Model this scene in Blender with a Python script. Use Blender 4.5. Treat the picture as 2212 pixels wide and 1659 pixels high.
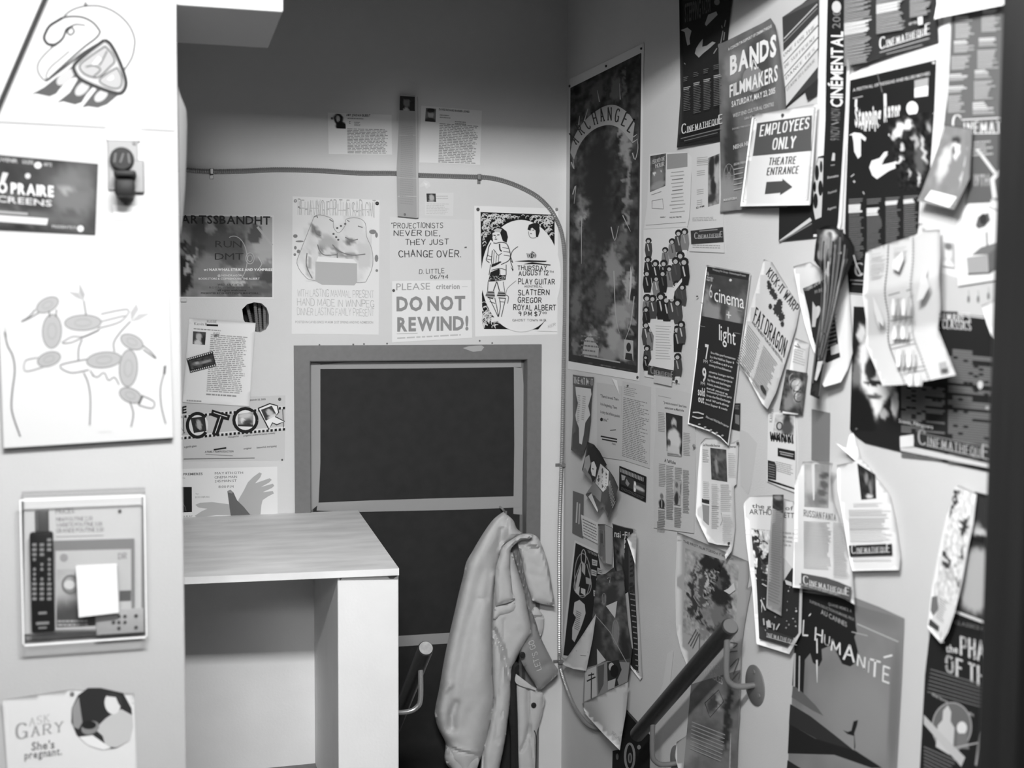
import bpy, bmesh, math, random
from mathutils import Vector, Matrix, noise
from mathutils.geometry import delaunay_2d_cdt, tessellate_polygon, intersect_line_line_2d

for o in list(bpy.data.objects):
    bpy.data.objects.remove(o)
S = bpy.context.scene
COL = S.collection

# ------------------------------------------------------------------ camera
W, H, F = 2212, 1659, 2623.9
YAW, PITCH, ROLL = 0.27665, -0.0704, 0.005515
CAM = Vector((-1.3915, -4.2, 1.5))
_f = Vector((math.sin(YAW)*math.cos(PITCH), math.cos(YAW)*math.cos(PITCH), math.sin(PITCH)))
_r0 = Vector((math.cos(YAW), -math.sin(YAW), 0))
_u0 = _r0.cross(_f)
_r = _r0*math.cos(ROLL) + _u0*math.sin(ROLL)
_u = -_r0*math.sin(ROLL) + _u0*math.cos(ROLL)
cd = bpy.data.cameras.new('camera')
cam = bpy.data.objects.new('camera', cd)
COL.objects.link(cam)
cam.matrix_world = Matrix(((_r.x, _u.x, -_f.x, CAM.x), (_r.y, _u.y, -_f.y, CAM.y), (_r.z, _u.z, -_f.z, CAM.z), (0, 0, 0, 1)))
cd.sensor_width = 36
cd.lens = F/W*36
cd.clip_start = 0.05
cd.dof.use_dof = True
cd.dof.focus_distance = 3.75
cd.dof.aperture_fstop = 2.8
S.camera = cam

# ------------------------------------------------------------------ world, lights, exposure
S.view_settings.view_transform = 'Standard'
S.view_settings.look = 'None'
S.view_settings.gamma = 1
S.view_settings.exposure = -0.12
wd = bpy.data.worlds.new('world')
S.world = wd
wd.use_nodes = True
wd.node_tree.nodes['Background'].inputs[0].default_value = (1, 1, 1, 1)
wd.node_tree.nodes['Background'].inputs[1].default_value = 0.03


def area_light(name, loc, sx, sy, power, rot=(0, 0, 0)):
    ld = bpy.data.lights.new(name, 'AREA')
    ld.shape = 'RECTANGLE'
    ld.size, ld.size_y, ld.energy = sx, sy, power
    lo = bpy.data.objects.new(name, ld)
    lo.location = loc
    lo.rotation_euler = rot
    COL.objects.link(lo)
    return lo


area_light('fluorescent_and_fill', (-1.27, -3.45, 2.42), 0.7, 0.15, 100, (math.radians(72), 0, math.radians(-4)))
area_light('fluorescent_and_fill', (-1.9, -4.9, 2.44), 0.7, 0.7, 70, (math.radians(35), math.radians(-35), 0))  # added fill lamp, lifts the low right wall and the left wall end


# ------------------------------------------------------------------ materials
def lin(v):
    v = max(0.0, min(255.0, v))/255.0
    return v/12.92 if v <= 0.04045 else ((v+0.055)/1.055)**2.4


def ink(v):
    """printed grey (0-255) -> reflectance; blacks of the prints are deeper than they photograph"""
    return lin(v-20*(1-v/120) if v < 120 else v)


def mat(name, v, rough=0.6, spec=0.4, metal=0.0, nscale=None, namt=0.0, bump=0.0, bscale=120.0, stretch=(1, 1, 1)):
    m = bpy.data.materials.new(name)
    m.use_nodes = True
    nt = m.node_tree
    b = nt.nodes['Principled BSDF']
    c = lin(v)
    b.inputs['Base Color'].default_value = (c, c, c, 1)
    b.inputs['Roughness'].default_value = rough
    b.inputs['Specular IOR Level'].default_value = spec
    b.inputs['Metallic'].default_value = metal
    tc = nt.nodes.new('ShaderNodeTexCoord')
    mp = nt.nodes.new('ShaderNodeMapping')
    mp.inputs['Scale'].default_value = stretch
    nt.links.new(tc.outputs['Object'], mp.inputs['Vector'])
    if nscale:
        n = nt.nodes.new('ShaderNodeTexNoise')
        n.inputs['Scale'].default_value = nscale
        n.inputs['Detail'].default_value = 5
        nt.links.new(mp.outputs['Vector'], n.inputs['Vector'])
        r = nt.nodes.new('ShaderNodeMapRange')
        r.inputs['From Min'].default_value = 0.3
        r.inputs['From Max'].default_value = 0.7
        r.inputs['To Min'].default_value = max(0, c*(1-namt))
        r.inputs['To Max'].default_value = min(1, c*(1+namt))
        nt.links.new(n.outputs['Fac'], r.inputs['Value'])
        nt.links.new(r.outputs['Result'], b.inputs['Base Color'])
    if bump:
        n2 = nt.nodes.new('ShaderNodeTexNoise')
        n2.inputs['Scale'].default_value = bscale
        n2.inputs['Detail'].default_value = 3
        nt.links.new(mp.outputs['Vector'], n2.inputs['Vector'])
        bp = nt.nodes.new('ShaderNodeBump')
        bp.inputs['Strength'].default_value = bump
        bp.inputs['Distance'].default_value = 0.002
        nt.links.new(n2.outputs['Fac'], bp.inputs['Height'])
        nt.links.new(bp.outputs['Normal'], b.inputs['Normal'])
    return m


def print_mat(name, rough, spec):
    m = bpy.data.materials.new(name)
    m.use_nodes = True
    nt = m.node_tree
    b = nt.nodes['Principled BSDF']
    a = nt.nodes.new('ShaderNodeAttribute')
    a.attribute_name = 'ink'
    nt.links.new(a.outputs['Color'], b.inputs['Base Color'])
    b.inputs['Roughness'].default_value = rough
    b.inputs['Specular IOR Level'].default_value = spec
    return m


M = {}
M['wall'] = mat('painted_wall', 208, 0.75, 0.25, nscale=3, namt=0.03, bump=0.25, bscale=260)
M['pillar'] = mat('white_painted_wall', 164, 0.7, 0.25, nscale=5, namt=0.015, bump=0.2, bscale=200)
M['ceil'] = mat('ceiling_paint', 200, 0.8, 0.2, bump=0.2)
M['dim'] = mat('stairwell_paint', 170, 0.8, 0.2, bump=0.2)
M['floor'] = mat('floor_vinyl', 110, 0.6, 0.3, nscale=30, namt=0.2)
M['print'] = print_mat('printed_paper', 0.7, 0.12)
M['gloss'] = print_mat('glossy_printed_paper', 0.38, 0.45)
M['paper'] = mat('plain_paper', 228, 0.7, 0.2)


# ------------------------------------------------------------------ object helpers
def tag(o, label=None, cat=None, group=None, kind=None):
    if label: o['label'] = label
    if cat: o['category'] = cat
    if group: o['group'] = group
    if kind: o['kind'] = kind
    return o


def empty(name, loc, label=None, cat=None, group=None, kind=None):
    o = bpy.data.objects.new(name, None)
    o.location = loc
    o.empty_display_size = 0.05
    COL.objects.link(o)
    return tag(o, label, cat, group, kind)


def link(name, verts, faces, m, parent=None, smooth=False, ink=None):
    me = bpy.data.meshes.new(name)
    me.from_pydata([tuple(v) for v in verts], [], faces)
    me.validate()
    if ink is not None and len(ink) == len(me.vertices):
        at = me.color_attributes.new('ink', 'FLOAT_COLOR', 'POINT')
        buf = []
        for g in ink:
            buf += [g, g, g, 1.0]
        at.data.foreach_set('color', buf)
    for mm in (m if isinstance(m, (list, tuple)) else [m]):
        me.materials.append(mm)
    if smooth:
        me.polygons.foreach_set('use_smooth', [True]*len(me.polygons))
    me.update()
    o = bpy.data.objects.new(name, me)
    COL.objects.link(o)
    if parent:
        o.parent = parent
        o.matrix_parent_inverse = Matrix.Translation(-Vector(parent.location)) if parent.parent is None else Matrix()
    return o


class MB:
    """collects shapes into one mesh"""
    def __init__(s):
        s.v, s.f = [], []

    def add(s, v, f):
        n = len(s.v)
        s.v += [Vector(p) for p in v]
        s.f += [tuple(i+n for i in q) for q in f]
        return s

    def box(s, x0, x1, y0, y1, z0, z1, bev=0.0):
        bm = bmesh.new()
        bmesh.ops.create_cube(bm, size=1)
        for v in bm.verts:
            v.co = Vector(((x0+x1)/2+v.co.x*(x1-x0), (y0+y1)/2+v.co.y*(y1-y0), (z0+z1)/2+v.co.z*(z1-z0)))
        if bev:
            bmesh.ops.bevel(bm, geom=list(bm.edges), offset=bev, segments=2, affect='EDGES', profile=0.5)
        return s.bm(bm)

    def bm(s, bm):
        bm.verts.ensure_lookup_table()
        bm.verts.index_update()
        s.add([v.co.copy() for v in bm.verts], [[v.index for v in f.verts] for f in bm.faces])
        bm.free()
        return s

    def tube(s, pts, r, n=12, cap=True):
        pts = [Vector(p) for p in pts]
        rings = []
        t0 = (pts[1]-pts[0]).normalized()
        a = Vector((0, 0, 1)) if abs(t0.z) < 0.9 else Vector((1, 0, 0))
        nrm = t0.cross(a).normalized()
        for i, p in enumerate(pts):
            t = (pts[min(i+1, len(pts)-1)]-pts[max(i-1, 0)]).normalized()
            nrm = (nrm-t*nrm.dot(t)).normalized()
            b = t.cross(nrm)
            rr = r[i] if isinstance(r, (list, tuple)) else r
            rings.append([p+(nrm*math.cos(2*math.pi*k/n)+b*math.sin(2*math.pi*k/n))*rr for k in range(n)])
        v = [q for rg in rings for q in rg]
        f = []
        for i in range(len(pts)-1):
            for k in range(n):
                f.append((i*n+k, i*n+(k+1) % n, (i+1)*n+(k+1) % n, (i+1)*n+k))
        if cap:
            f.append(tuple(range(n-1, -1, -1)))
            f.append(tuple((len(pts)-1)*n+k for k in range(n)))
        return s.add(v, f)

    def disc(s, c, axis, r, h, n=24, bev=0.0):
        c, axis = Vector(c), Vector(axis).normalized()
        if bev:
            return s.tube([c, c+axis*(h-bev), c+axis*h], [r, r, r-bev], n)
        return s.tube([c, c+axis*h], r, n)

    def prism(s, poly, depth, holes=()):
        """poly/holes: 3d loops in one plane, extruded by the vector depth"""
        loops = [[Vector(p) for p in poly]]+[[Vector(p) for p in h] for h in holes]
        flat = [p for l in loops for p in l]
        tris = tessellate_polygon(loops)
        n = len(flat)
        d = Vector(depth)
        v = flat+[p+d for p in flat]
        f = [tuple(t) for t in tris]+[tuple(i+n for i in reversed(t)) for t in tris]
        k = 0
        for l in loops:
            m = len(l)
            for i in range(m):
                f.append((k+i, k+(i+1) % m, n+k+(i+1) % m, n+k+i))
            k += m
        return s.add(v, f)

    def build(s, name, m, parent=None, smooth=False):
        o = link(name, s.v, s.f, m, parent, smooth)
        bm = bmesh.new()
        bm.from_mesh(o.data)
        bmesh.ops.recalc_face_normals(bm, faces=bm.faces)
        bm.to_mesh(o.data)
        bm.free()
        if smooth:
            o.data.set_sharp_from_angle(angle=math.radians(40))
        return o


def catmull(pts, n=8):
    pts = [Vector(p) for p in pts]
    out = []
    for i in range(len(pts)-1):
        p0, p1, p2, p3 = pts[max(i-1, 0)], pts[i], pts[i+1], pts[min(i+2, len(pts)-1)]
        for k in range(n):
            t = k/n
            out.append(0.5*((2*p1)+(p2-p0)*t+(2*p0-5*p1+4*p2-p3)*t*t+(3*p1-p0-3*p2+p3)*t**3))
    out.append(pts[-1])
    return out


# ------------------------------------------------------------------ picking a point on a wall of the room
def ray(px, py):
    return _r*(px-W/2)+_u*(H/2-py)+_f*F


PLANES = {}                      # key -> (axis, value, sign towards the room)
PLANES['B'] = (1, 0.0, -1)       # back wall
PLANES['R'] = (0, 0.0, -1)       # right wall
PLANES['P'] = (1, -1.8, -1)      # end of the left wall
PLANES['D'] = (1, 0.03, -1)      # door leaf


def at(px, py, pl, off=0.0):
    ax, val, sg = PLANES[pl]
    v = ray(px, py)
    return CAM+v*((val+sg*off-CAM[ax])/v[ax])


# ------------------------------------------------------------------ lettering
_gl = {}


def glyph(ch, bold):
    key = (ch, bold)
    if key not in _gl:
        cu = bpy.data.curves.new('g', 'FONT')
        cu.body = ch
        cu.resolution_u = 2
        cu.offset = 0.022 if bold == 1 else (0.04 if bold == 2 else 0.0)
        ob = bpy.data.objects.new('g', cu)
        COL.objects.link(ob)
        dg = bpy.context.evaluated_depsgraph_get()
        me = bpy.data.meshes.new_from_object(ob.evaluated_get(dg))
        me.calc_loop_triangles()
        v = [(p.co.x, p.co.y) for p in me.vertices]
        t = [tuple(l.vertices) for l in me.loop_triangles]
        bpy.data.objects.remove(ob)
        bpy.data.curves.remove(cu)
        bpy.data.meshes.remove(me)
        if v:
            x0 = min(p[0] for p in v)
            v = [(p[0]-x0, p[1]) for p in v]
            w = max(p[0] for p in v)
        else:
            w = 0.25
        _gl[key] = (v, t, w)
    return _gl[key]


CAPH = None
STROKES = {
 'A': "0,0 2,6 4,0|.8,2.2 3.2,2.2", 'B': "0,0 0,6|~0,6 2.4,6 3.5,5.4 3.4,3.7 2.2,3.2 0,3.2|~0,3.2 2.8,3.2 4,2.5 3.8,.6 2.6,0 0,0",
 'C': "~3.8,5 3,5.9 1.2,6 0,4.6 0,1.6 1.2,0 3,.1 3.9,1", 'D': "0,0 0,6|~0,6 2.4,6 4,4.8 4,1.2 2.4,0 0,0",
 'E': "3.5,6 0,6 0,0 3.6,0|0,3.1 2.9,3.1", 'F': "3.5,6 0,6 0,0|0,3.1 2.8,3.1",
 'G': "~3.8,5 3,5.9 1.2,6 0,4.6 0,1.6 1.2,0 3,.1 3.9,1.2|2.4,2.6 3.9,2.6 3.9,.2", 'H': "0,0 0,6|4,0 4,6|0,3.1 4,3.1",
 'I': "0,0 0,6", 'J': "~2.4,6 2.4,1.5 1.6,0 .6,0 0,1", 'K': "0,0 0,6|3.6,6 0,2.6|1.2,3.5 3.8,0", 'L': "0,6 0,0 3.2,0",
 'M': "0,0 .4,6 2.4,1 4.4,6 4.8,0", 'N': "0,0 0,6 4,0 4,6", 'O': "~2,6 .6,5.6 0,4.2 0,1.8 .6,.4 2,0 3.4,.4 4,1.8 4,4.2 3.4,5.6 2,6",
 'P': "0,0 0,6|~0,6 2.6,6 3.8,5.2 3.6,3.2 2.4,2.7 0,2.7", 'Q': "~2,6 .6,5.6 0,4.2 0,1.8 .6,.4 2,0 3.4,.4 4,1.8 4,4.2 3.4,5.6 2,6|2.4,1.4 4.2,-.8",
 'R': "0,0 0,6|~0,6 2.6,6 3.8,5.3 3.6,3.4 2.4,2.9 0,2.9|1.8,2.9 4,0", 'S': "~3.5,5.2 2.8,6 .9,6 .1,5 .3,3.6 3.2,2.6 3.8,1.2 3,.1 .9,0 0,.9",
 'T': "0,6 4,6|2,6 2,0", 'U': "~0,6 0,1.6 .8,.2 2,0 3.2,.2 4,1.6 4,6", 'V': "0,6 2,0 4,6", 'W': "0,6 1.3,0 2.7,5 4.1,0 5.4,6",
 'X': "0,0 4,6|0,6 4,0", 'Y': "0,6 2,3 4,6|2,3 2,0", 'Z': "0,6 4,6 0,0 4,0",
 '0': "~1.7,6 .4,5.4 0,3 .4,.6 1.7,0 3,.6 3.4,3 3,5.4 1.7,6", '1': "0,4.8 1,6 1,0", '2': "~0,4.8 .6,6 2.6,6 3.4,4.8 2.8,3.2 0,0|0,0 3.6,0",
 '3': "~0,5.4 1.4,6 3,5.6 3,3.8 1.2,3.2|~1.2,3.2 3.2,3 3.4,.9 1.6,0 0,.7", '4': "2.6,0 2.6,6 0,2 3.6,2", '5': "3.2,6 .3,6 .1,3.3|~.1,3.3 2,3.9 3.4,2.8 3.2,.6 1.6,0 0,.6",
 '6': "~3,6 1,4.6 0,2 .6,.2 2.4,0 3.4,1.2 3,2.9 1.2,3.2 .1,2", '7': "0,6 3.4,6 1.2,0", '8': "~1.7,3.2 .3,4 .4,5.6 1.7,6 3,5.6 3.1,4 1.7,3.2 .2,2.4 .1,.6 1.7,0 3.3,.6 3.2,2.4 1.7,3.2",
 '9': "~3.3,4.4 2,3 .3,3.6 .2,5.4 1.6,6 3.2,5.4 3.3,3 2.4,0", '/': "0,-.5 2.6,6.4", '.': "0,0 0,.5", ',': "0,.4 -.4,-.9", '-': "0,2.8 1.8,2.8", "'": "0,6.4 -.2,5",
 '"': "0,6.4 -.2,5.2|1,6.4 .8,5.2", '!': "0,6 0,1.8|0,0 0,.4", '$': "~3.5,5 2.8,5.8 .9,5.8 .1,4.9 .3,3.6 3.2,2.6 3.8,1.2 3,.3 .9,.3 0,1|1.9,6.8 1.9,-.7", ':': "0,.8 0,1.3|0,3.6 0,4.1", '+': "0,3 3,3|1.5,1.5 1.5,4.5",
}


def chaikin(p, k=2):
    for _ in range(k):
        q = [p[0]]
        for a, b in zip(p, p[1:]):
            q += [(a[0]*.75+b[0]*.25, a[1]*.75+b[1]*.25), (a[0]*.25+b[0]*.75, a[1]*.25+b[1]*.75)]
        q.append(p[-1])
        p = q
    return p


def stroke_glyph(ch, font):
    key = (ch, font)
    if key in _gl:
        return _gl[key]
    spec = STROKES.get(ch.upper())
    if not spec:
        _gl[key] = ([], [], 0.3)
        return _gl[key]
    wv, wh = {'serif': (1.05, .42), 'bserif': (1.45, .6), 'hand': (.8, .7), 'thin': (.4, .36), 'marker': (1.0, .85), 'fat': (1.5, .75)}[font]
    V, T = [], []

    def quad(a, b, w):
        dx, dy = b[0]-a[0], b[1]-a[1]
        l = math.hypot(dx, dy) or 1
        nx, ny = -dy/l*w/2, dx/l*w/2
        n = len(V)
        V.extend([(a[0]+nx, a[1]+ny), (a[0]-nx, a[1]-ny), (b[0]-nx, b[1]-ny), (b[0]+nx, b[1]+ny)])
        T.extend([(n, n+1, n+2), (n, n+2, n+3)])
    for st in spec.split('|'):
        sm = st[0] == '~'
        p = [tuple(float(c) for c in q.split(',')) for q in st.lstrip('~').split()]
        raw = p
        if sm:
            p = chaikin(p)
        for i, (a, b) in enumerate(zip(p, p[1:])):
            dx, dy = b[0]-a[0], b[1]-a[1]
            l = math.hypot(dx, dy) or 1
            w = wh+(wv-wh)*(abs(dy)/l)**1.5
            e = w*.25 if 'serif' not in font else .05
            ux, uy = dx/l*e, dy/l*e
            quad((a[0]-ux, a[1]-uy), (b[0]+ux, b[1]+uy), w)
        if font in ('serif', 'bserif', 'fat') and not sm:
            for e, nb in ((raw[0], raw[1]), (raw[-1], raw[-2])):
                if abs(nb[1]-e[1]) > 1.5 and (abs(e[1]) < .01 or abs(e[1]-6) < .01):
                    dy = wh/2 if e[1] < 1 else -wh/2
                    quad((e[0]-.85, e[1]+dy), (e[0]+.85, e[1]+dy), wh)
    x0 = min(p[0] for p in V)
    V = [((p[0]-x0)/6, p[1]/6) for p in V]
    _gl[key] = (V, T, max(p[0] for p in V))
    return _gl[key]


def layout(s, font, gap=None, rnd=None):
    """-> verts, tris normalised so the text is 1 wide and its capital height is 1"""
    global CAPH
    V, T, x = [], [], 0.0
    if font in ('sans', 'bold', 'black'):
        if CAPH is None:
            CAPH = max(p[1] for p in glyph('H', 0)[0])
        bold = {'sans': 0, 'bold': 1, 'black': 2}[font]
        gp = 0.11 if gap is None else gap
        for ch in s:
            if ch == ' ':
                x += 0.32
                continue
            v, t, w = glyph(ch, bold)
            n = len(V)
            V += [(x+p[0]/CAPH, p[1]/CAPH) for p in v]
            T += [tuple(i+n for i in q) for q in t]
            x += w/CAPH+gp
    else:
        gp = 0.17 if gap is None else gap
        for ch in s:
            if ch == ' ':
                x += 0.4
                continue
            v, t, w = stroke_glyph(ch, font)
            n = len(V)
            j, k = (rnd.uniform(-.05, .05), rnd.uniform(-.08, .08)) if rnd else (0, 0)
            V += [(x+p[0]+k*p[1], p[1]*(1+j)+j) for p in v]
            T += [tuple(i+n for i in q) for q in t]
            x += w+gp
    x = max(x-gp, 1e-3)
    return [(p[0]/x, p[1]) for p in V], T


def solve8(src, dst):
    """homography coefficients taking src -> dst (4 points)"""
    A = []
    for (x, y), (u, v) in zip(src, dst):
        A.append([x, y, 1, 0, 0, 0, -u*x, -u*y, u])
        A.append([0, 0, 0, x, y, 1, -v*x, -v*y, v])
    n = 8
    for i in range(n):
        p = max(range(i, n), key=lambda r: abs(A[r][i]))
        A[i], A[p] = A[p], A[i]
        for r in range(n):
            if r != i:
                k = A[r][i]/A[i][i]
                if k:
                    A[r] = [a-k*b for a, b in zip(A[r], A[i])]
    return [A[i][8]/A[i][i] for i in range(n)]


def fbm(x, y, s):
    return noise.fractal(Vector((x, y, s*7.31)), 1.0, 2.0, 4)


class Paper:
    """a sheet on a wall. Points are either pixels of the photograph (looked up on the sheet) or (u, v) in 0..1 of its quad, v downwards."""
    def __init__(s, name, pl, outline, label, cat='poster', group=None, g=225, off=0.0015, curl=None, quad=None, gloss=False, step=None, seed=1, th=0.0004, k=1.0):
        s.name, s.pl, s.out, s.label, s.cat, s.group = name, pl, outline, label, cat, group
        s.off, s.curl, s.gloss = off, curl, gloss
        q = quad or outline[:4]
        s.h = solve8([(0, 0), (1, 0), (1, 1), (0, 1)], q)
        s.hi = solve8(q, [(0, 0), (1, 0), (1, 1), (0, 1)])
        s.rnd = random.Random(seed)
        s.v, s.f, s.k = [], [], []
        s.layer = 0
        s.eps0, s.eps = (0.0004, 0.00012) if curl else (0.00015, 0.00002)
        s.g = g
        s.th = th
        s.km = k
        s.step = step or (10 if curl else None)
        s.parts = []

    def px(s, p):
        x, y = p
        if -1 < x < 2 and -1 < y < 2:
            a = s.h
            w = a[6]*x+a[7]*y+1
            return ((a[0]*x+a[1]*y+a[2])/w, (a[3]*x+a[4]*y+a[5])/w)
        return (x, y)

    def uv(s, p):
        a = s.hi
        w = a[6]*p[0]+a[7]*p[1]+1
        return ((a[0]*p[0]+a[1]*p[1]+a[2])/w, (a[3]*p[0]+a[4]*p[1]+a[5])/w)

    def w(s, p):
        return s.off+(s.curl(*s.uv(p)) if s.curl else 0.0)

    def p3(s, p, e=0.0):
        return at(p[0], p[1], s.pl, s.w(p)+e)

    def raw(s, pts, tris, g):
        s.layer += 1
        n = len(s.v)
        e = s.eps0+s.eps*s.layer
        for i, p in enumerate(pts):
            s.v.append(s.p3(p, e))
            s.k.append(s.km*ink(g[i] if isinstance(g, list) else g))
        s.f += [tuple(i+n for i in t) for t in tris]
        return s

    def same(s):
        return s

    def tess(s, pts):
        if not s.step:
            t = tessellate_polygon([[Vector((p[0], p[1], 0)) for p in pts]])
            return pts, [tuple(q) for q in t]
        st = s.step
        b = []
        for i in range(len(pts)):
            a, c = pts[i], pts[(i+1) % len(pts)]
            n = max(1, int(math.hypot(c[0]-a[0], c[1]-a[1])/st))
            b += [(a[0]+(c[0]-a[0])*k/n, a[1]+(c[1]-a[1])*k/n) for k in range(n)]
        x0, x1 = min(p[0] for p in b), max(p[0] for p in b)
        y0, y1 = min(p[1] for p in b), max(p[1] for p in b)
        if x1-x0 < st*1.3 and y1-y0 < st*1.3:
            t = tessellate_polygon([[Vector((p[0], p[1], 0)) for p in pts]])
            return pts, [tuple(q) for q in t]
        inner = []

        def inside(x, y):
            c = False
            for i in range(len(pts)):
                (ax, ay), (bx, by) = pts[i], pts[i-1]
                if (ay > y) != (by > y) and x < (bx-ax)*(y-ay)/(by-ay)+ax:
                    c = not c
            return c
        y = y0+st/2
        while y < y1:
            x = x0+st/2
            while x < x1:
                if inside(x, y) and min((x-q[0])**2+(y-q[1])**2 for q in b) > (st*.45)**2:
                    inner.append((x, y))
                x += st
            y += st
        vs = [Vector(p) for p in b+inner]
        r = delaunay_2d_cdt(vs, [(i, (i+1) % len(b)) for i in range(len(b))], [], 1, 1e-4)
        return [(p.x, p.y) for p in r[0]], [tuple(q) for q in r[2]]

    def poly(s, pts, g):
        pts = [s.px(p) for p in pts]
        a, t = s.tess(pts)
        return s.raw(a, t, g)

    def rect(s, u0, v0, u1, v1, g):
        return s.poly([(u0, v0), (u1, v0), (u1, v1), (u0, v1)], g)

    def ell(s, cx, cy, rx, ry, g, n=20, a0=0, a1=360, rot=0):
        """filled ellipse (uv radii when the centre is uv)"""
        c, sn = math.cos(math.radians(rot)), math.sin(math.radians(rot))
        pts = []
        for k in range(n+(0 if a1-a0 == 360 else 1)):
            a = math.radians(a0+(a1-a0)*k/n)
            x, y = rx*math.cos(a), ry*math.sin(a)
            pts.append((cx+x*c-y*sn, cy+x*sn+y*c))
        return s.poly(pts, g)

    def line(s, pts, w, g, smooth=0, closed=False):
        """stroke of width w pixels"""
        pts = [s.px(p) for p in pts]
        if closed:
            pts = pts+[pts[0]]
        if smooth:
            pts = [(q.x, q.y) for q in catmull([Vector((p[0], p[1], 0)) for p in pts], smooth)]
        V, T = [], []
        n = len(pts)
        for i, p in enumerate(pts):
            a, b = pts[max(i-1, 0)], pts[min(i+1, n-1)]
            dx, dy = b[0]-a[0], b[1]-a[1]
            l = math.hypot(dx, dy) or 1
            ww = w if not isinstance(w, tuple) else w[0]+(w[1]-w[0])*i/max(1, n-1)
            V += [(p[0]-dy/l*ww/2, p[1]+dx/l*ww/2), (p[0]+dy/l*ww/2, p[1]-dx/l*ww/2)]
            if i:
                T += [(2*i-2, 2*i-1, 2*i+1), (2*i-2, 2*i+1, 2*i)]
        return s.raw(V, T, g)

    def ring(s, cx, cy, rx, ry, w, g, a0=0, a1=360, n=20):
        if -1 < cx < 2 and -1 < cy < 2:
            return s.line([(cx+rx*math.cos(math.radians(a0+(a1-a0)*k/n)), cy+ry*math.sin(math.radians(a0+(a1-a0)*k/n))) for k in range(n+1)], w, g)
        return s.line([(cx+rx*math.cos(math.radians(a0+(a1-a0)*k/n)), cy+ry*math.sin(math.radians(a0+(a1-a0)*k/n))) for k in range(n+1)], w, g)

    def text(s, t, a, b, h, g, font='sans', up=None, h2=None, gap=None, jit=False, slant=0.0):
        """baseline a -> b, capital height h pixels (h2 at the right end)"""
        a, b = s.px(a), s.px(b)
        V, T = layout(t, font, gap, s.rnd if jit else None)
        ux, uy = up or (0, -1)
        l = math.hypot(ux, uy)
        ux, uy = ux/l, uy/l
        h2 = h if h2 is None else h2
        pts = []
        for x, y in V:
            hh = h+(h2-h)*x
            sx = slant*y*hh/math.hypot(b[0]-a[0], b[1]-a[1])
            x += sx
            pts.append((a[0]+(b[0]-a[0])*x+ux*hh*y, a[1]+(b[1]-a[1])*x+uy*hh*y))
        return s.raw(pts, T, g)

    def logo(s, a, b, h, g):
        """cinema word mark: big initial, small capitals, big last letter"""
        a, b = s.px(a), s.px(b)
        def m(t): return (a[0]+(b[0]-a[0])*t, a[1]+(b[1]-a[1])*t)
        s.text('C', m(0), m(.115), h*1.35, g, 'serif')
        s.same().text('INEMATHEQU', m(.135), m(.885), h*.85, g, 'serif', gap=.22)
        s.same().text('E', m(.905), m(1), h*1.25, g, 'serif')
        s.same().line([m(.12), m(.9)], max(1.0, h*.06), g)
        return s

    def lines(s, u0, v0, u1, v1, n, g, fill=.5, rag=.25, words=True, ind=0.0):
        """n rows of small print"""
        pts, tris = [], []
        dv = (v1-v0)/n
        for i in range(n):
            y0 = v0+dv*(i+.5-fill/2)
            y1 = y0+dv*fill
            end = u1-(u1-u0)*(s.rnd.random()*rag)
            x = u0+(ind*(u1-u0) if i == 0 else 0)
            while x < end-1e-6:
                wl = (u1-u0)*(s.rnd.uniform(.05, .16) if words else 1.0)
                e = min(x+wl, end)
                k = len(pts)
                pts += [s.px(p) for p in ((x, y0), (e, y0), (e, y1), (x, y1))]
                tris += [(k, k+1, k+2), (k, k+2, k+3)]
                x = e+(u1-u0)*.022
        return s.raw(pts, tris, g)

    def photo(s, q, base, blobs=(), nz=0, nsc=6.0, n=(16, 20), seed=None, thr=None, grad=0, warp=None):
        """a printed picture: soft ellipses (u, v, ru, rv, grey[, softness[, rotation]]) and mottling on a grid"""
        q = [s.px(p) for p in q]
        hh = solve8([(0, 0), (1, 0), (1, 1), (0, 1)], q)
        hb = solve8(q, [(0, 0), (1, 0), (1, 1), (0, 1)])
        qw = (math.dist(q[0], q[1])+math.dist(q[3], q[2]))/2
        qh = (math.dist(q[0], q[3])+math.dist(q[1], q[2]))/2
        bb = []
        for b in blobs:
            if abs(b[0]) > 2 or abs(b[1]) > 2:
                w = hb[6]*b[0]+hb[7]*b[1]+1
                b = ((hb[0]*b[0]+hb[1]*b[1]+hb[2])/w, (hb[3]*b[0]+hb[4]*b[1]+hb[5])/w, b[2]/qw, b[3]/qh)+tuple(b[4:])
            bb.append(b)
        blobs = bb
        wp = warp if warp is not None else min(qw, qh)*.06
        nx, ny = n
        sd = seed if seed is not None else s.rnd.random()*50
        pts, cols = [], []
        for j in range(ny+1):
            for i in range(nx+1):
                u, v = i/nx, j/ny
                w = hh[6]*u+hh[7]*v+1
                pts.append(((hh[0]*u+hh[1]*v+hh[2])/w, (hh[3]*u+hh[4]*v+hh[5])/w))
                g = base+grad*(v-.5)
                if nz:
                    f = fbm(u*nsc, v*nsc*ny/nx, sd)
                    if thr is not None:
                        g = g+nz*max(0, min(1, (f-thr)*5))
                    else:
                        g = g+nz*f
                wu = fbm(u*qw/14, v*qh/14, sd+9)*wp/qw
                wv_ = fbm(u*qw/14, v*qh/14, sd+17)*wp/qh
                for bl in blobs:
                    bu, bv, ru, rv, bg = bl[:5]
                    so = bl[5] if len(bl) > 5 else .35
                    du, dv = u-bu+wu, v-bv+wv_
                    if len(bl) > 6:
                        c, sn = math.cos(math.radians(bl[6])), math.sin(math.radians(bl[6]))
                        du, dv = du*c+dv*sn, -du*sn+dv*c
                    r = math.hypot(du/ru, dv/rv)
                    t = max(0, min(1, (1-r)/so+.5))
                    t = t*t*(3-2*t)
                    g = g+(bg-g)*t
                cols.append(g)
        tr = []
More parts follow.
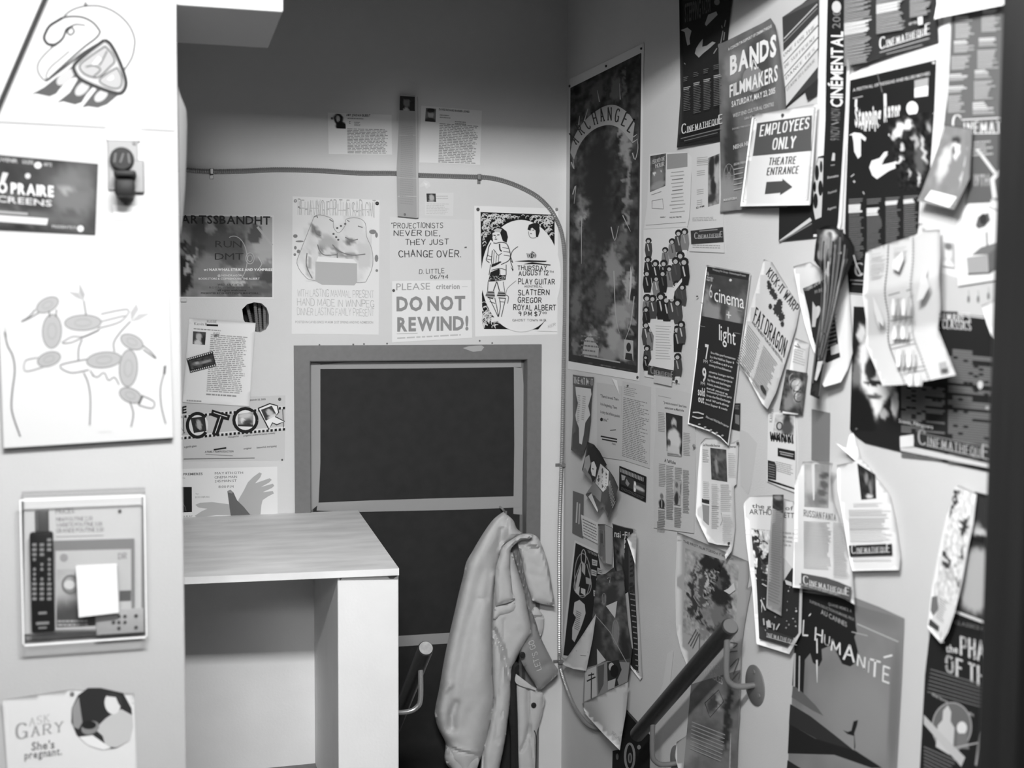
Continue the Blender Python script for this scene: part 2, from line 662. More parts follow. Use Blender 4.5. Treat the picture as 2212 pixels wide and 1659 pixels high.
        for j in range(ny):
            for i in range(nx):
                a = j*(nx+1)+i
                tr.append((a, a+1, a+nx+2, a+nx+1))
        return s.raw(pts, tr, cols)

    def pins(s, *ps, g=60, r=5, part='push_pin'):
        for p in ps:
            s.parts.append((part, s.px(p), r, g))
        return s

    def tape(s, pts, g=205):
        s.parts.append(('tape', [s.px(p) for p in pts], 0, g))
        return s

    def build(s):
        out = [s.px(p) for p in s.out]
        a, t = s.tess(out)
        n = len(a)
        th = s.th
        V = [s.p3(p) for p in a]+[s.p3(p, -th) for p in a]
        edge = {}
        for q in t:
            for i in range(len(q)):
                e = (q[i], q[(i+1) % len(q)])
                edge[e] = 1
        Fc = list(t)+[tuple(i+n for i in reversed(q)) for q in t]
        for (i, j) in edge:
            if (j, i) not in edge:
                Fc.append((i, j, j+n, i+n))
        K = [s.km*ink(s.g)]*(2*n)
        m = len(V)
        V += s.v
        K += s.k
        Fc += [tuple(i+m for i in q) for q in s.f]
        o = link(s.name, V, Fc, M['gloss' if s.gloss else 'print'], smooth=bool(s.curl), ink=K)
        c = sum(V[:n], Vector())/n
        o.data.transform(Matrix.Translation(-c))
        o.location = c
        tag(o, s.label, s.cat, s.group)
        for part, p, r, g in s.parts:
            if part == 'tape':
                aa, tt = s.tess(p)
                ee = s.eps0+s.eps*s.layer+.0004
                VV = [s.p3(x, ee) for x in aa]
                x = link('tape', VV, tt, M['tape'], o)
            else:
                c3 = s.p3(p, .0005)
                nr = Vector((0, 0, 0))
                nr[PLANES[s.pl][0]] = PLANES[s.pl][2]
                rr = (at(p[0]+r, p[1], s.pl, s.w(p))-c3).length if PLANES[s.pl][0] == 1 else (at(p[0], p[1]+r, s.pl, s.w(p))-c3).length
                mb = MB()
                mb.tube([c3-nr*.001, c3+nr*.003, c3+nr*.0045], [rr*.8, rr, rr*.55], 10)
                x = mb.build(part, pinmat(g), o)
        return o


_pm = {}


def pinmat(g):
    if g not in _pm:
        _pm[g] = mat('pin_%d' % g, g, 0.35, 0.5)
    return _pm[g]


M['tape'] = mat('masking_tape', 200, 0.6, 0.3)
# ================================================================== the room
def st(o):
    o['kind'] = 'structure'
    return o


X0 = -1.367      # right face of the left wall
hole = [(523, 668), (534, 657), (549, 653), (565, 655), (576, 665), (581, 680), (581, 700), (574, 712), (562, 718), (548, 716), (534, 705), (526, 690)]
DX0, DX1, DZ1 = -0.922, -0.146, 1.281        # clear opening inside the door frame
bw = MB().prism([(-2.2, 0, -0.7), (0.0, 0, -0.7), (0.0, 0, 3.0), (-2.2, 0, 3.0)], (0, 0.14, 0),
                holes=[[at(x, y, 'B') for x, y in hole],
                       [(DX0, 0, -0.699), (DX1, 0, -0.699), (DX1, 0, DZ1), (DX0, 0, DZ1)]])
st(bw.build('wall_back', M['wall']))
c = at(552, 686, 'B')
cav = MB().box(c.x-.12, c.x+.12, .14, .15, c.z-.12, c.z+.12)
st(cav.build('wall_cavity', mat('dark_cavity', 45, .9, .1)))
st(MB().box(0, .14, -2.95, .14, -.7, 3.0).build('wall_right', M['wall']))
st(MB().box(-3.4, X0, -1.8, 0.0, -.7, 3.0, .004).build('wall_left', M['pillar']))
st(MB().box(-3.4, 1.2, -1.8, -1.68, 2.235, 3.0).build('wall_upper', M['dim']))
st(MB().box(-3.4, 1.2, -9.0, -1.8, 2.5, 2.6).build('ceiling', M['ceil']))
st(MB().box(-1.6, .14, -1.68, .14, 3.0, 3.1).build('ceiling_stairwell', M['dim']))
fl = MB().box(-3.4, 1.2, -7.0, -1.65, -.75, 0).box(X0, -.79, -1.65, 0, -.75, 0)
st(fl.build('floor', M['floor']))
lo = MB().box(-.79, 0, -1.65, .2, -.75, -.7)
for i in range(4):
    lo.box(-.79, 0, -1.65, -1.425+.225*i, -.7, -.14*(i+1))
st(lo.build('stairs', M['floor']))
M['soffit'] = mat('soffit_paint', 190, .75, .25, bump=.2)
# box soffit fixed to the left wall under the header
st(MB().box(X0, -1.165, -1.75, -1.387, 2.056, 2.4, .003).build('soffit', M['soffit']))
# dark door post at the right edge
jm = mat('dark_door_paint', 26, .35, .4, nscale=40, namt=.25, stretch=(1, 1, .05))
jb = MB().box(-.21, .14, -2.82, -2.70, 0, 2.5, .006).box(-.262, -.21, -2.80, -2.72, 0, 2.5, .004)
st(jb.build('trim_1', jm))

# ------------------------------------------------------------------ door in the back wall
M['grey'] = mat('grey_frame_paint', 110, .45, .4, nscale=60, namt=.06)
M['black'] = mat('matt_black_board', 43, .7, .2, nscale=25, namt=.12)
M['duct'] = mat('grey_cloth_tape', 152, .5, .4, bump=.5, bscale=900)
door = empty('door_1', (-.535, 0, -.7), kind='structure')
fw = .054
fr = MB().prism([(DX0-fw, -.012, -.7), (DX0, -.012, -.7), (DX0, -.012, DZ1), (DX1, -.012, DZ1), (DX1, -.012, -.7), (DX1+fw, -.012, -.7),
                 (DX1+fw, -.012, DZ1+fw), (DX0-fw, -.012, DZ1+fw)], (0, .012, 0))
fr.box(DX0-.001, DX0+.001, -.012, .05, -.7, DZ1).box(DX1-.001, DX1+.001, -.012, .05, -.7, DZ1).box(DX0, DX1, -.012, .05, DZ1-.001, DZ1+.001)
fr.box(DX0, DX0+.012, .032, .05, -.7, DZ1-.012).box(DX1-.012, DX1, .032, .05, -.7, DZ1-.012).box(DX0, DX1, .032, .05, DZ1-.012, DZ1)
fr.build('door_frame', M['grey'], door)
MB().box(DX0+.012, DX1-.012, .032, .07, -.7, DZ1-.012).build('door_leaf', M['black'], door)


def strip(pts, m, off, par, name='tape', th=.0006, pl='D'):
    q = [at(x, y, pl, off) for x, y in pts]
    ax, _, sg = PLANES[pl]
    n = Vector((0, 0, 0))
    n[ax] = -sg*th
    return MB().prism(q, n).build(name, m, par)


strip([(672, 783), (692, 786), (692, 1000), (688, 1090), (672, 1103), (669, 960)], M['duct'], .000, door)
strip([(690, 788), (760, 781), (900, 781), (1126, 777), (1126, 793), (1110, 793), (900, 796), (691, 797)], M['duct'], .0012, door)
strip([(1110, 793), (1128, 795), (1131, 830), (1130, 960), (1128, 1086), (1128, 1112), (1109, 1110), (1111, 960)], M['duct'], .0006, door)
strip([(686, 1086), (800, 1081), (960, 1076), (1112, 1072), (1128, 1082), (1124, 1096), (1000, 1101), (860, 1104), (770, 1106), (684, 1103)], M['duct'], .002, door)
strip([(840, 1375), (1000, 1365), (1000, 1388), (840, 1398)], M['duct'], .001, door)
strip([(1000, 752), (1012, 748), (1040, 746), (1046, 750), (1040, 758), (1022, 760)], mat('peeling_paint', 165), .0128, door, 'paint_chip', pl='B')
# ================================================================== counter by the stairs
M['ply'] = mat('scuffed_white_plywood', 226, .5, .35, nscale=5, namt=.13, stretch=(1, 3.4, 1))
M['plyedge'] = mat('painted_board', 226, .6, .3, nscale=8, namt=.03, bump=.2)
M['raw'] = mat('chipped_edge', 110, .8, .2)
desk = empty('counter', (-1.07, -.5, 0), 'white painted plywood counter with scuffed top standing beside the stairs', 'counter')
zt = .757
MB().prism([(X0+.001, -.905, zt-.019), (-.787, -.943, zt-.019), (-.758, -.001, zt-.019), (X0+.001, -.001, zt-.019)], (0, 0, .019)).build('top', M['ply'], desk)
sp = MB().box(-.952, -.783, -.915, -.30, 0, zt-.019, .003)
sp.build('side_panel', M['plyedge'], desk)
for pts in ([(837, 1245), (858, 1244), (850, 1250), (842, 1250)], [(733, 1249), (739, 1249), (735, 1254)]):
    MB().prism([CAM+ray(x, y)*((-.9158-CAM.y)/ray(x, y).y) for x, y in pts], (0, .0005, 0)).build('chipped_corner', M['raw'], desk)
MB().box(X0+.001, -.952, -.35, -.33, 0, zt-.019).build('back_panel', M['plyedge'], desk)

# ================================================================== handrails
M['rail'] = mat('dark_varnished_wood', 42, .35, .5, nscale=40, namt=.25, stretch=(8, 1, 1))
M['railend'] = mat('pale_rail_end', 150, .35, .5, nscale=60, namt=.2)  # end disc paler than the rail, mottled by noise
M['steel'] = mat('painted_steel_bracket', 120, .35, .5, metal=.3)
M['chrome'] = mat('bright_steel_bracket', 190, .22, .5, metal=.8)


def handrail(label, top, low, r, brs, wallx, mend, mbr, sgn):
    t = empty('handrail', ((top[0]+low[0])/2, (top[1]+low[1])/2, (top[2]+low[2])/2), label, 'handrail', None)
    a, b = Vector(top), Vector(low)
    d = (b-a).normalized()
    MB().tube([a+d*.001, a+d*.004, b-d*.003, b], [r-.003, r, r, r-.003], 28).build('rail', M['rail'], t, True)
    MB().disc(a-d*.0004, d, r-.003, .0012, 28).build('rail_end', mend, t, True)
    for k in brs:
        p = a.lerp(b, k)
        bot = p.z-.145
        pts = [p-Vector((0, 0, r*.8)), Vector((p.x, p.y, bot+.035)), Vector((p.x+sgn*.012, p.y, bot+.010)), Vector((p.x+sgn*.035, p.y, bot)), Vector((wallx-sgn*.004, p.y, bot))]
        br = MB().tube(catmull(pts, 6), .0075, 14).build('bracket', mbr, t, True)
        fl = MB().tube([Vector((wallx-sgn*.0005, p.y, bot)), Vector((wallx-sgn*.003, p.y, bot)), Vector((wallx-sgn*.005, p.y, bot))], [.05, .05, .047], 32).build('flange', mbr, t, True)
        for q in range(3):
            an = math.radians(90+120*q)
            c = Vector((wallx-sgn*.005, p.y+.034*math.cos(an), bot+.034*math.sin(an)))
            MB().disc(c, (-sgn, 0, 0), .005, .002, 10).build('screw', M['raw'], fl)
    return t


handrail('dark wooden handrail with steel brackets fixed to the right wall', (-.08, -1.544, .706), (-.08, -.945, .222), .0215, (.03, .80), 0.0, mat('dark_rail_end', 105, .4, .5), M['steel'], 1)
handrail('dark wooden handrail with a pale end behind the white counter', (-.70, -.888, .512), (-.70, -.30, .04), .0225, (.13, .85), -.783, M['railend'], M['chrome'], -1)

# ================================================================== armoured cable along the back wall
M['cable'] = mat('flexible_steel_conduit', 150, .35, .5, metal=.55)
pb = [(374, 367), (400, 367), (455, 370), (520, 369), (600, 366), (690, 368), (770, 373), (855, 374), (905, 378), (1000, 381), (1060, 384), (1110, 398), (1156, 421), (1183, 445), (1199, 468),
      (1213, 502), (1219, 543), (1220.5, 584), (1220, 680), (1218, 760), (1214.5, 951), (1208.5, 1150), (1208.5, 1300), (1208.5, 1400)]
path = [at(x, y, 'B', .009) for x, y in pb]+[at(1211, 1445, 'B', .012)]+[at(x, y, 'R', .010) for x, y in ((1235, 1515), (1256, 1550), (1275, 1569), (1300, 1577), (1340, 1590))]
path = catmull(path, 6)
fine = []
acc = 0
for a, b in zip(path, path[1:]):
    l = (b-a).length
    n = max(1, round(l/.0034))
    for k in range(n):
        fine.append(a.lerp(b, k/n))
conduit = empty('armoured_cable', path[60], 'ribbed steel armoured cable running across the back wall and down the corner', 'cable')
MB().tube(fine, [.0082 if i % 2 else .0066 for i in range(len(fine))], 8).build('sheath', M['cable'], conduit, False)
for x, y, hor in ((457, 371, 1), (1034, 383, 1), (1214, 1004, 0), (1209, 1428, 0)):
    c = at(x, y, 'B', 0)
    mb = MB()
    if hor:
        mb.box(c.x-.006, c.x+.006, -.0195, -.0005, c.z-.010, c.z+.010, .002).box(c.x-.006, c.x+.006, -.003, -.0004, c.z-.024, c.z-.008, .001)
    else:
        mb.box(c.x-.010, c.x+.010, -.0215, -.0005, c.z-.006, c.z+.006, .002).box(c.x-.026, c.x-.008, -.003, -.0004, c.z-.006, c.z+.006, .001)
    mb.build('clip', M['steel'], conduit)

# cables seen through the hole in the back wall
c0 = at(552, 686, 'B')
for i, (xa, xb, yy, zz) in enumerate(((-.030, .004, .085, 0), (.000, .012, .055, 0), (.016, .024, .07, 0), (.032, .036, .05, 0))):
    fine = [Vector((c0.x+xa+(xb-xa)*k/40*1.0, yy, c0.z+.075-.15*k/40)) for k in range(41)]
    o = MB().tube(fine, [.0062 if q % 2 else .005 for q in range(41)], 8).build('armoured_cable', M['cable'], None)
    tag(o, ('thickest', 'second', 'third', 'fourth')[i]+' armoured cable from the left inside the hole in the back wall' if i else 'leftmost leaning armoured cable inside the hole in the back wall', 'cable', 'cables inside the wall hole')

# ================================================================== jacket on the door
M['cloth'] = mat('light_cotton_twill', 196, .85, .15, nscale=30, namt=.04, bump=.35, bscale=1400)
M['lining'] = mat('jacket_lining', 138, .85, .15, bump=.3, bscale=1200)
M['strap'] = mat('black_webbing', 40, .7, .2)
M['whiteprint'] = mat('white_lettering', 235, .7, .2)


def seg_dist(p, a, b):
    dx, dy = b[0]-a[0], b[1]-a[1]
    l = dx*dx+dy*dy
    t = 0 if l == 0 else max(0, min(1, ((p[0]-a[0])*dx+(p[1]-a[1])*dy)/l))
    return math.hypot(p[0]-a[0]-dx*t, p[1]-a[1]-dy*t)


def cloth_depth(out, base, bulge, R, folds, tilt=None):
    def f(p):
        dm = min(seg_dist(p, out[i-1], out[i]) for i in range(len(out)))
        t = min(1.0, dm/R)
        d = base+bulge*math.sqrt(max(0, 1-(1-t)**2))
        for pl, amp, wd in folds:
            q = min(seg_dist(p, pl[i], pl[i+1]) for i in range(len(pl)-1))
            d += amp*math.exp(-(q/wd)**2)*min(1, t*2+.35)
        if tilt:
            d += tilt(p)
        d += .0016*noise.noise(Vector((p[0]*.06, p[1]*.03, base*40)))
        return d
    return f


def cloth(name, out, m, par, base, bulge, R=18, folds=(), step=6, back=.012, tilt=None, smooth_out=True):
    if smooth_out:
        o2 = [(q.x, q.y) for q in catmull([Vector((p[0], p[1], 0)) for p in out+[out[0]]], 4)][:-1]
    else:
        o2 = out
    f = cloth_depth(out, base, bulge, R, folds, tilt)
    pp = Paper('x', 'B', [(0, 0), (10, 0), (10, 10), (0, 10)], '', step=step)
    a, t = pp.tess(o2)
    n = len(a)
    V = [at(p[0], p[1], 'B', f(p)) for p in a]
    edge = {(q[i], q[(i+1) % 3]) for q in t for i in range(3)}
    V += [v+Vector((0, back, 0)) for v in V]
    Fc = list(t)+[tuple(i+n for i in reversed(q)) for q in t]+[(i, j, j+n, i+n) for (i, j) in edge if (j, i) not in edge]
    mb = MB()
    mb.add(V, Fc)
    o = mb.build(name, m, par, True)
    return f


coat = empty('jacket', at(1089, 1108, 'B', .06), 'pale cotton jacket with a wide collar hanging on the dark door', 'jacket')
sl = [(1089, 1107), (1072, 1119), (1058, 1135), (1040, 1162), (1023, 1191), (1009, 1216), (1002, 1247), (993, 1282), (983, 1326), (972, 1374), (961, 1427), (950.5, 1488), (941, 1537), (943, 1558), (950.5, 1581), (964, 1609),
      (962, 1645), (980, 1668), (1005, 1706), (1025, 1700), (1031, 1659), (1044, 1623), (1055, 1579), (1067, 1516), (1064, 1457), (1063, 1387), (1063, 1352), (1066, 1300), (1069, 1265), (1074, 1230), (1080, 1198), (1091, 1177), (1112, 1166), (1129, 1155), (1116, 1141), (1108, 1123)]
cloth('sleeve', sl, M['cloth'], coat, .050, .075, 34, [
    ([(1090, 1112), (1075, 1150), (1050, 1215), (1033, 1265), (1028, 1300), (1015, 1340), (1003, 1385), (990, 1450), (980, 1510), (975, 1570)], -.022, 15),
    ([(1088, 1130), (1072, 1180), (1060, 1230), (1052, 1290)], -.012, 9),
    ([(1084, 1145), (1078, 1190), (1070, 1230)], -.022, 6),
    ([(1096, 1120), (1092, 1150), (1088, 1170)], -.016, 5),
    ([(1030, 1292), (1048, 1294), (1064, 1300)], -.003, 2),
    ([(972, 1480), (955, 1495), (948, 1500)], .014, 7),
    ([(985, 1520), (975, 1545), (976, 1572)], -.018, 8),
    ([(968, 1612), (992, 1624), (1030, 1632)], -.008, 3),
    ([(968, 1606), (992, 1617), (1030, 1625)], .004, 4),
    ([(1010, 1540), (1005, 1575)], -.004, 8),
    ([(940, 1560), (1000, 1480), (1060, 1420)], .010, 40)], 4)
cloth('cuff', [(965, 1613), (992, 1625), (1031, 1634), (1030, 1662), (1016, 1702), (990, 1695), (975, 1660), (963, 1644)], M['cloth'], coat, .088, .030, 22, (), 6)
body = [(1080, 1232), (1103, 1192), (1113, 1216), (1126, 1256), (1136, 1292), (1140, 1315), (1148, 1358), (1146, 1371), (1138, 1383), (1123, 1408), (1114, 1427), (1105, 1443), (1103, 1474), (1102, 1509), (1097, 1555), (1090, 1605), (1079, 1659), (1070, 1705), (1040, 1705), (1044, 1623), (1055, 1579),
        (1067, 1516), (1064, 1457), (1063, 1387), (1063, 1352), (1066, 1300), (1070, 1262)]
cloth('front_panel', body, M['cloth'], coat, .052, .040, 16, [
    ([(1067, 1362), (1080, 1390), (1086, 1402), (1093, 1432), (1100, 1470)], -.026, 5),
    ([(1089, 1340), (1088, 1400), (1082, 1480), (1070, 1600)], -.006, 3.5),
    ([(1090, 1481), (1091, 1492)], -.006, 2.5), ([(1084, 1538), (1083, 1550)], -.006, 2.5), ([(1078, 1593), (1077, 1605)], -.006, 2.5),
    ([(1112, 1250), (1120, 1300), (1125, 1345)], .008, 14)], 4)
flap = [(1066, 1336), (1068, 1318), (1072, 1310), (1095, 1304), (1109, 1297), (1114, 1304), (1112, 1316), (1104, 1322), (1092, 1326), (1080, 1329), (1071, 1337)]
cloth('pocket_flap', flap, M['cloth'], coat, .092, .012, 8, (), 5, back=.008)
lining = [(1102, 1192), (1110, 1177), (1121, 1168), (1140, 1170), (1150, 1230), (1158, 1330), (1150, 1338), (1138, 1310), (1124, 1256), (1112, 1215)]
cloth('lining', lining, M['lining'], coat, .028, .014, 14, [([(1120, 1185), (1128, 1230), (1142, 1290), (1150, 1325)], -.014, 5), ([(1112, 1195), (1122, 1235), (1136, 1290)], .012, 5)], 4)
piece = [(1150, 1318), (1158, 1311), (1171, 1326), (1175, 1336), (1170, 1370), (1160, 1372), (1146, 1340)]
cloth('back_panel', piece, M['cloth'], coat, .030, .014, 10, [([(1152, 1333), (1174, 1333)], -.012, 2.5)], 5)
low = [(1112, 1474), (1140, 1478), (1175, 1500), (1173, 1534), (1165, 1566), (1159, 1590), (1158, 1659), (1152, 1705), (1118, 1705), (1116, 1640), (1116, 1560)]
cloth('back_panel', low, M['cloth'], coat, .028, .022, 14, [([(1141, 1486), (1141, 1540), (1143, 1570), (1136, 1600), (1126, 1622)], -.016, 4), ([(1143, 1570), (1150, 1630), (1154, 1659)], -.012, 4)], 4)
facing = [(1139, 1306), (1149, 1322), (1158, 1345), (1168, 1377), (1194, 1429), (1206, 1452), (1182, 1478), (1165, 1490), (1154, 1475), (1132, 1440), (1124, 1412), (1146, 1372), (1146, 1345)]
ff = cloth('facing', facing, M['lining'], coat, .062, .018, 12, [([(1172, 1440), (1192, 1432), (1200, 1448)], -.007, 8), ([(1150, 1330), (1160, 1352), (1172, 1380), (1196, 1432)], .006, 3)], 6, back=.008)
strapo = [(1105, 1443), (1114, 1430), (1122, 1440), (1116, 1475), (1118, 1540), (1120, 1640), (1122, 1705), (1106, 1705), (1104, 1600), (1100, 1540), (1102, 1474)]
cloth('strap', strapo, M['strap'], coat, .050, .010, 8, (), 8)
cloth('hang_loop', [(1115, 1456), (1119, 1459), (1156, 1488), (1146, 1488), (1115, 1476)], M['cloth'], coat, .062, .004, 5, (), 6, back=.004)
cl = [(1072, 1309), (1071, 1265), (1073, 1230), (1080, 1204), (1089, 1181), (1110, 1165), (1128, 1156), (1149, 1156), (1144, 1164), (1121, 1169), (1109, 1179), (1103, 1190), (1102, 1226), (1104, 1247), (1107, 1279), (1111, 1296)]
cloth('collar', cl, M['cloth'], coat, .104, .024, 11, [([(1100, 1230), (1104, 1255)], -.008, 5)], 5, back=.012)
cr = [(1126, 1154), (1149, 1154), (1163, 1163), (1173, 1184), (1184, 1219), (1191, 1261), (1198, 1305), (1192, 1308), (1155, 1300), (1148, 1289), (1135, 1247), (1129, 1212), (1122, 1188), (1121, 1172), (1143, 1166), (1150, 1161)]
cloth('collar', cr, M['cloth'], coat, .060, .022, 14, [([(1134, 1180), (1150, 1186), (1158, 1186)], -.020, 6), ([(1146, 1172), (1160, 1180)], .010, 5), ([(1142, 1168), (1130, 1178)], -.012, 7),
     ([(1145, 1215), (1165, 1228)], -.004, 6), ([(1148, 1240), (1170, 1246)], -.004, 6), ([(1158, 1170), (1172, 1200), (1184, 1240), (1192, 1300)], .006, 3)], 5, back=.008)
for x, y, r, off in ((1152.5, 1523, 6.5, .052), (1128, 1414, 7, .10)):
    c = at(x, y, 'B', off)
    MB().tube([c, c+Vector((0, -.004, 0)), c+Vector((0, -.007, 0))], [r*.0015, r*.0015, r*.001], 16).build('button', M['strap'], coat, True)
pts = [at(x, y, 'B', .052) for x, y in ((1154, 1578), (1158, 1590), (1158, 1620), (1157, 1659), (1156, 1700))]
MB().tube(catmull(pts, 4), .0016, 6).build('drawcord', M['strap'], coat, True)
# white handwriting on the facing
wv, wt = layout("LET'S GO", 'thin', .22, random.Random(3))
V = []
for x, y in wv:
    p = (1158+(1142-1158)*x-11*y*.97, 1450+(1386-1450)*x+11*y*.35)
    V.append(at(p[0]+11, p[1]-4, 'B', ff((p[0]+11, p[1]-4))+.003))
link('handwriting', V, wt, M['whiteprint'], coat)
c = at(1089, 1112, 'B', .03)
hk = MB().tube(catmull([(c.x, .032, c.z+.02), (c.x, -.02, c.z+.015), (c.x, -.05, c.z+.005), (c.x, -.055, c.z+.018)], 5), .004, 10)
hk.build('coat_hook', M['chrome'], door, True)
# ================================================================== things on the white wall end
def zt_(ox, oy, sc):
    return lambda pts: [(ox+sc*x, oy+sc*y) for x, y in pts]


K = zt_(0, 0, .2893)
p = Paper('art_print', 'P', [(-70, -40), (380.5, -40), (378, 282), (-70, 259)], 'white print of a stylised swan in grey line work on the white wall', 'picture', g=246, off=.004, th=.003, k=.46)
p.poly(K([(550, 485), (575, 570), (500, 610), (450, 660), (420, 700), (370, 722), (270, 700), (225, 708), (330, 650), (430, 570)]), 96)
p.same().poly(K([(580, 590), (695, 650), (650, 700), (610, 765), (560, 782), (470, 758), (420, 770), (520, 690)]), 96)
p.same().poly(K([(720, 665), (850, 690), (890, 705), (800, 780), (730, 806), (660, 795), (610, 805), (660, 740)]), 100)
p.poly(K([(780, 298), (825, 330), (880, 430), (930, 560), (940, 640), (905, 695), (840, 690), (700, 640), (600, 590), (560, 540), (552, 490), (610, 430), (690, 365), (750, 315)]), 208)
p.ell(*K([(490, 575)])[0], 24, 12, 205, rot=-40).same().ell(*K([(615, 660)])[0], 20, 11, 208, rot=-45).same().ell(*K([(755, 715)])[0], 17, 10, 214, rot=-40)
p.poly(K([(780, 350), (830, 400), (850, 460), (815, 500), (750, 565), (700, 575), (630, 545), (600, 490), (660, 430), (740, 370)]), 192)
p.same().poly(K([(875, 505), (905, 570), (905, 640), (870, 660), (790, 640), (745, 600), (800, 550)]), 192)
p.poly(K([(735, 420), (760, 445), (720, 480), (680, 490)]), 245).same().poly(K([(840, 560), (850, 585), (825, 600), (800, 592)]), 245)
for pts, w, g in (([(470, 135), (500, 100), (560, 65), (640, 45), (740, 45), (830, 75), (910, 130), (970, 200), (1003, 280), (1005, 340), (985, 430), (930, 520)], 2.6, 130),
                  ([(420, 335), (360, 330), (330, 290), (338, 250), (370, 195), (430, 155), (470, 132)], 4.5, 92), ([(470, 132), (540, 122), (620, 130), (690, 165), (735, 215), (745, 245), (710, 290), (600, 375), (350, 600)], 3.2, 120),
                  ([(380, 350), (440, 315), (475, 275), (495, 220), (535, 195), (570, 182), (640, 190)], (4.5, 2), 92), ([(400, 345), (340, 400), (295, 455), (280, 500), (288, 545), (315, 585), (345, 608)], 2.4, 150),
                  ([(350, 605), (345, 560), (380, 500), (450, 440), (520, 380)], 2.2, 150), ([(345, 605), (480, 505), (620, 395), (770, 305)], 3.4, 110),
                  ([(780, 298), (825, 330), (880, 430), (930, 560), (940, 640), (905, 695), (840, 690), (700, 640), (600, 590), (560, 540), (552, 490), (610, 430), (690, 365), (780, 298)], 5.5, 100),
                  ([(785, 345), (835, 400), (855, 460), (815, 505), (750, 568), (700, 578), (625, 548), (595, 490), (660, 430), (785, 345)], 2.2, 130), ([(740, 490), (760, 460), (800, 380)], 2, 140), ([(640, 500), (700, 490), (750, 520), (700, 570)], 2, 140),
                  ([(875, 505), (908, 570), (905, 640), (865, 662), (790, 642), (742, 600), (800, 548), (875, 505)], 2, 135), ([(500, 240), (525, 262), (555, 235), (530, 205), (500, 240)], 2.6, 100)):
    p.line(K(pts), (w[0]*1.5, w[1]*1.5) if isinstance(w, tuple) else w*1.5, g*.72, 4)
p.text('ANDREW', K([(705, 858)])[0], K([(800, 858)])[0], 4, 225, 'thin').same().text('SWAN PRINT', K([(880, 858)])[0], K([(1080, 856)])[0], 4, 225, 'thin')
p.pins(K([(640, 25)])[0], g=70, r=4)
p.build()
ln = [at(99, -6, 'P', .022), at(66, 70, 'P', .022), at(-8, 243, 'P', .022)]
tag(MB().tube([at(120, -55, 'P', .022)]+ln+[at(-40, 317, 'P', .022)], .0042, 10).build('hanging_cable', M['strap'], None, True), 'taut black cord running diagonally across the corner of the swan print', 'cord')

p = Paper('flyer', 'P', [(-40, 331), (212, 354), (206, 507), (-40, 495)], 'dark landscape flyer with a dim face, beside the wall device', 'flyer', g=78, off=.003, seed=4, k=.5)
p.photo([(-38, 333), (211, 355), (205, 505), (-38, 493)], 72, [(.78, .45, .2, .42, 118, .9), (.72, .38, .05, .05, 165, .9), (.86, .36, .05, .06, 110, .9), (.78, .72, .1, .05, 95, .9), (.3, .82, .4, .1, 105, .8)], 26, 4, (24, 16), 3)
p.text('TIO PRAIRE', (-30, 413), (116, 425), 22, 248, 'black').same().text('SCREENS', (-24, 434), (112, 446), 13, 215, 'bold')
p.same().text('SOUVENIR', (-22, 346), (38, 352), 8, 190, 'bold').same().text('GALERIE', (48, 353), (72, 355), 8, 190, 'bold').same().text('ARTS', (94, 358), (112, 360), 7, 200, 'bold')
p.same().ell(82, 357, 8, 7, 240).same().ell(60, 380, 6, 6, 220).same().poly([(6, 372), (18, 374), (8, 398), (-2, 400)], 225)
p.poly([(-38, 462), (104, 472), (101, 486), (-38, 476)], 232).same().line([(-38, 455), (60, 462)], 5, 180).same().text('PRESENTE PAR', (112, 492), (178, 496), 6, 190, 'bold').same().ell(174, 494, 7, 7, 235)
p.build()

# device on a grey plate
M['plate'] = mat('grey_metal_plate', 105, .45, .4, metal=.1)
M['darkpl'] = mat('black_plastic', 22, .55, .2)
M['white'] = mat('white_card', 205, .7, .2)
dev = empty('wall_device', at(268, 360, 'P', .0), 'black plug-in device with a round dial on a grey plate at the white wall', 'device')


def pbox(x0, y0, x1, y1, o0, o1, bev=.001, skew=0):
    a, b = at(x0, y0, 'P', o1), at(x1, y1, 'P', o1)
    return MB().box(a.x, b.x, -1.8-o1, -1.8-o0, b.z, a.z, bev)


pbox(232, 300, 299, 412, .0005, .006, .001).build('plate', M['plate'], dev)
pbox(262, 345, 312, 416, .0005, .012, .002).build('mounting_box', M['plate'], dev)
c = at(264, 345, 'P', .006)
ydir = Vector((0, -1, 0))
MB().tube([c, c+ydir*.014, c+ydir*.018], [.0215, .0215, .019], 28).build('dial', M['darkpl'], dev, True)
mb = MB()
for dx, a in ((-.012, 8), (0, 18), (.012, -6)):
    q = c+ydir*.0182+Vector((dx, 0, .001))
    t = Vector((math.sin(math.radians(a)), 0, math.cos(math.radians(a))))*.009
    mb.tube([q-t, q+t], .0022, 8)
mb.build('prongs', M['chrome'], dev, True)
pbox(245, 366, 294, 382, .006, .055, .004).build('body', M['darkpl'], dev, True)
pbox(247, 385, 291, 424, .006, .065, .006).build('body', M['darkpl'], dev, True)
for x, y in ((290, 309), (304, 378), (271, 440)):
    q = at(x, y, 'P', .006 if y < 400 else .002)
    MB().disc(q, ydir, .0035, .003, 10).build('screw', M['raw'], dev)
p = Paper('paper_label', 'P', [(228, 276), (305, 280), (303, 304), (231, 302)], 'white paper strip taped above the grey device plate', 'label', g=190, off=.008)
p.build()
p = Paper('paper_label', 'P', [(244, 443), (333, 447), (331, 476), (247, 474)], 'small white label below the wall device', 'label', g=196, off=.002)
p.line([(285, 444), (297, 447), (295, 455)], 2, 170).build()

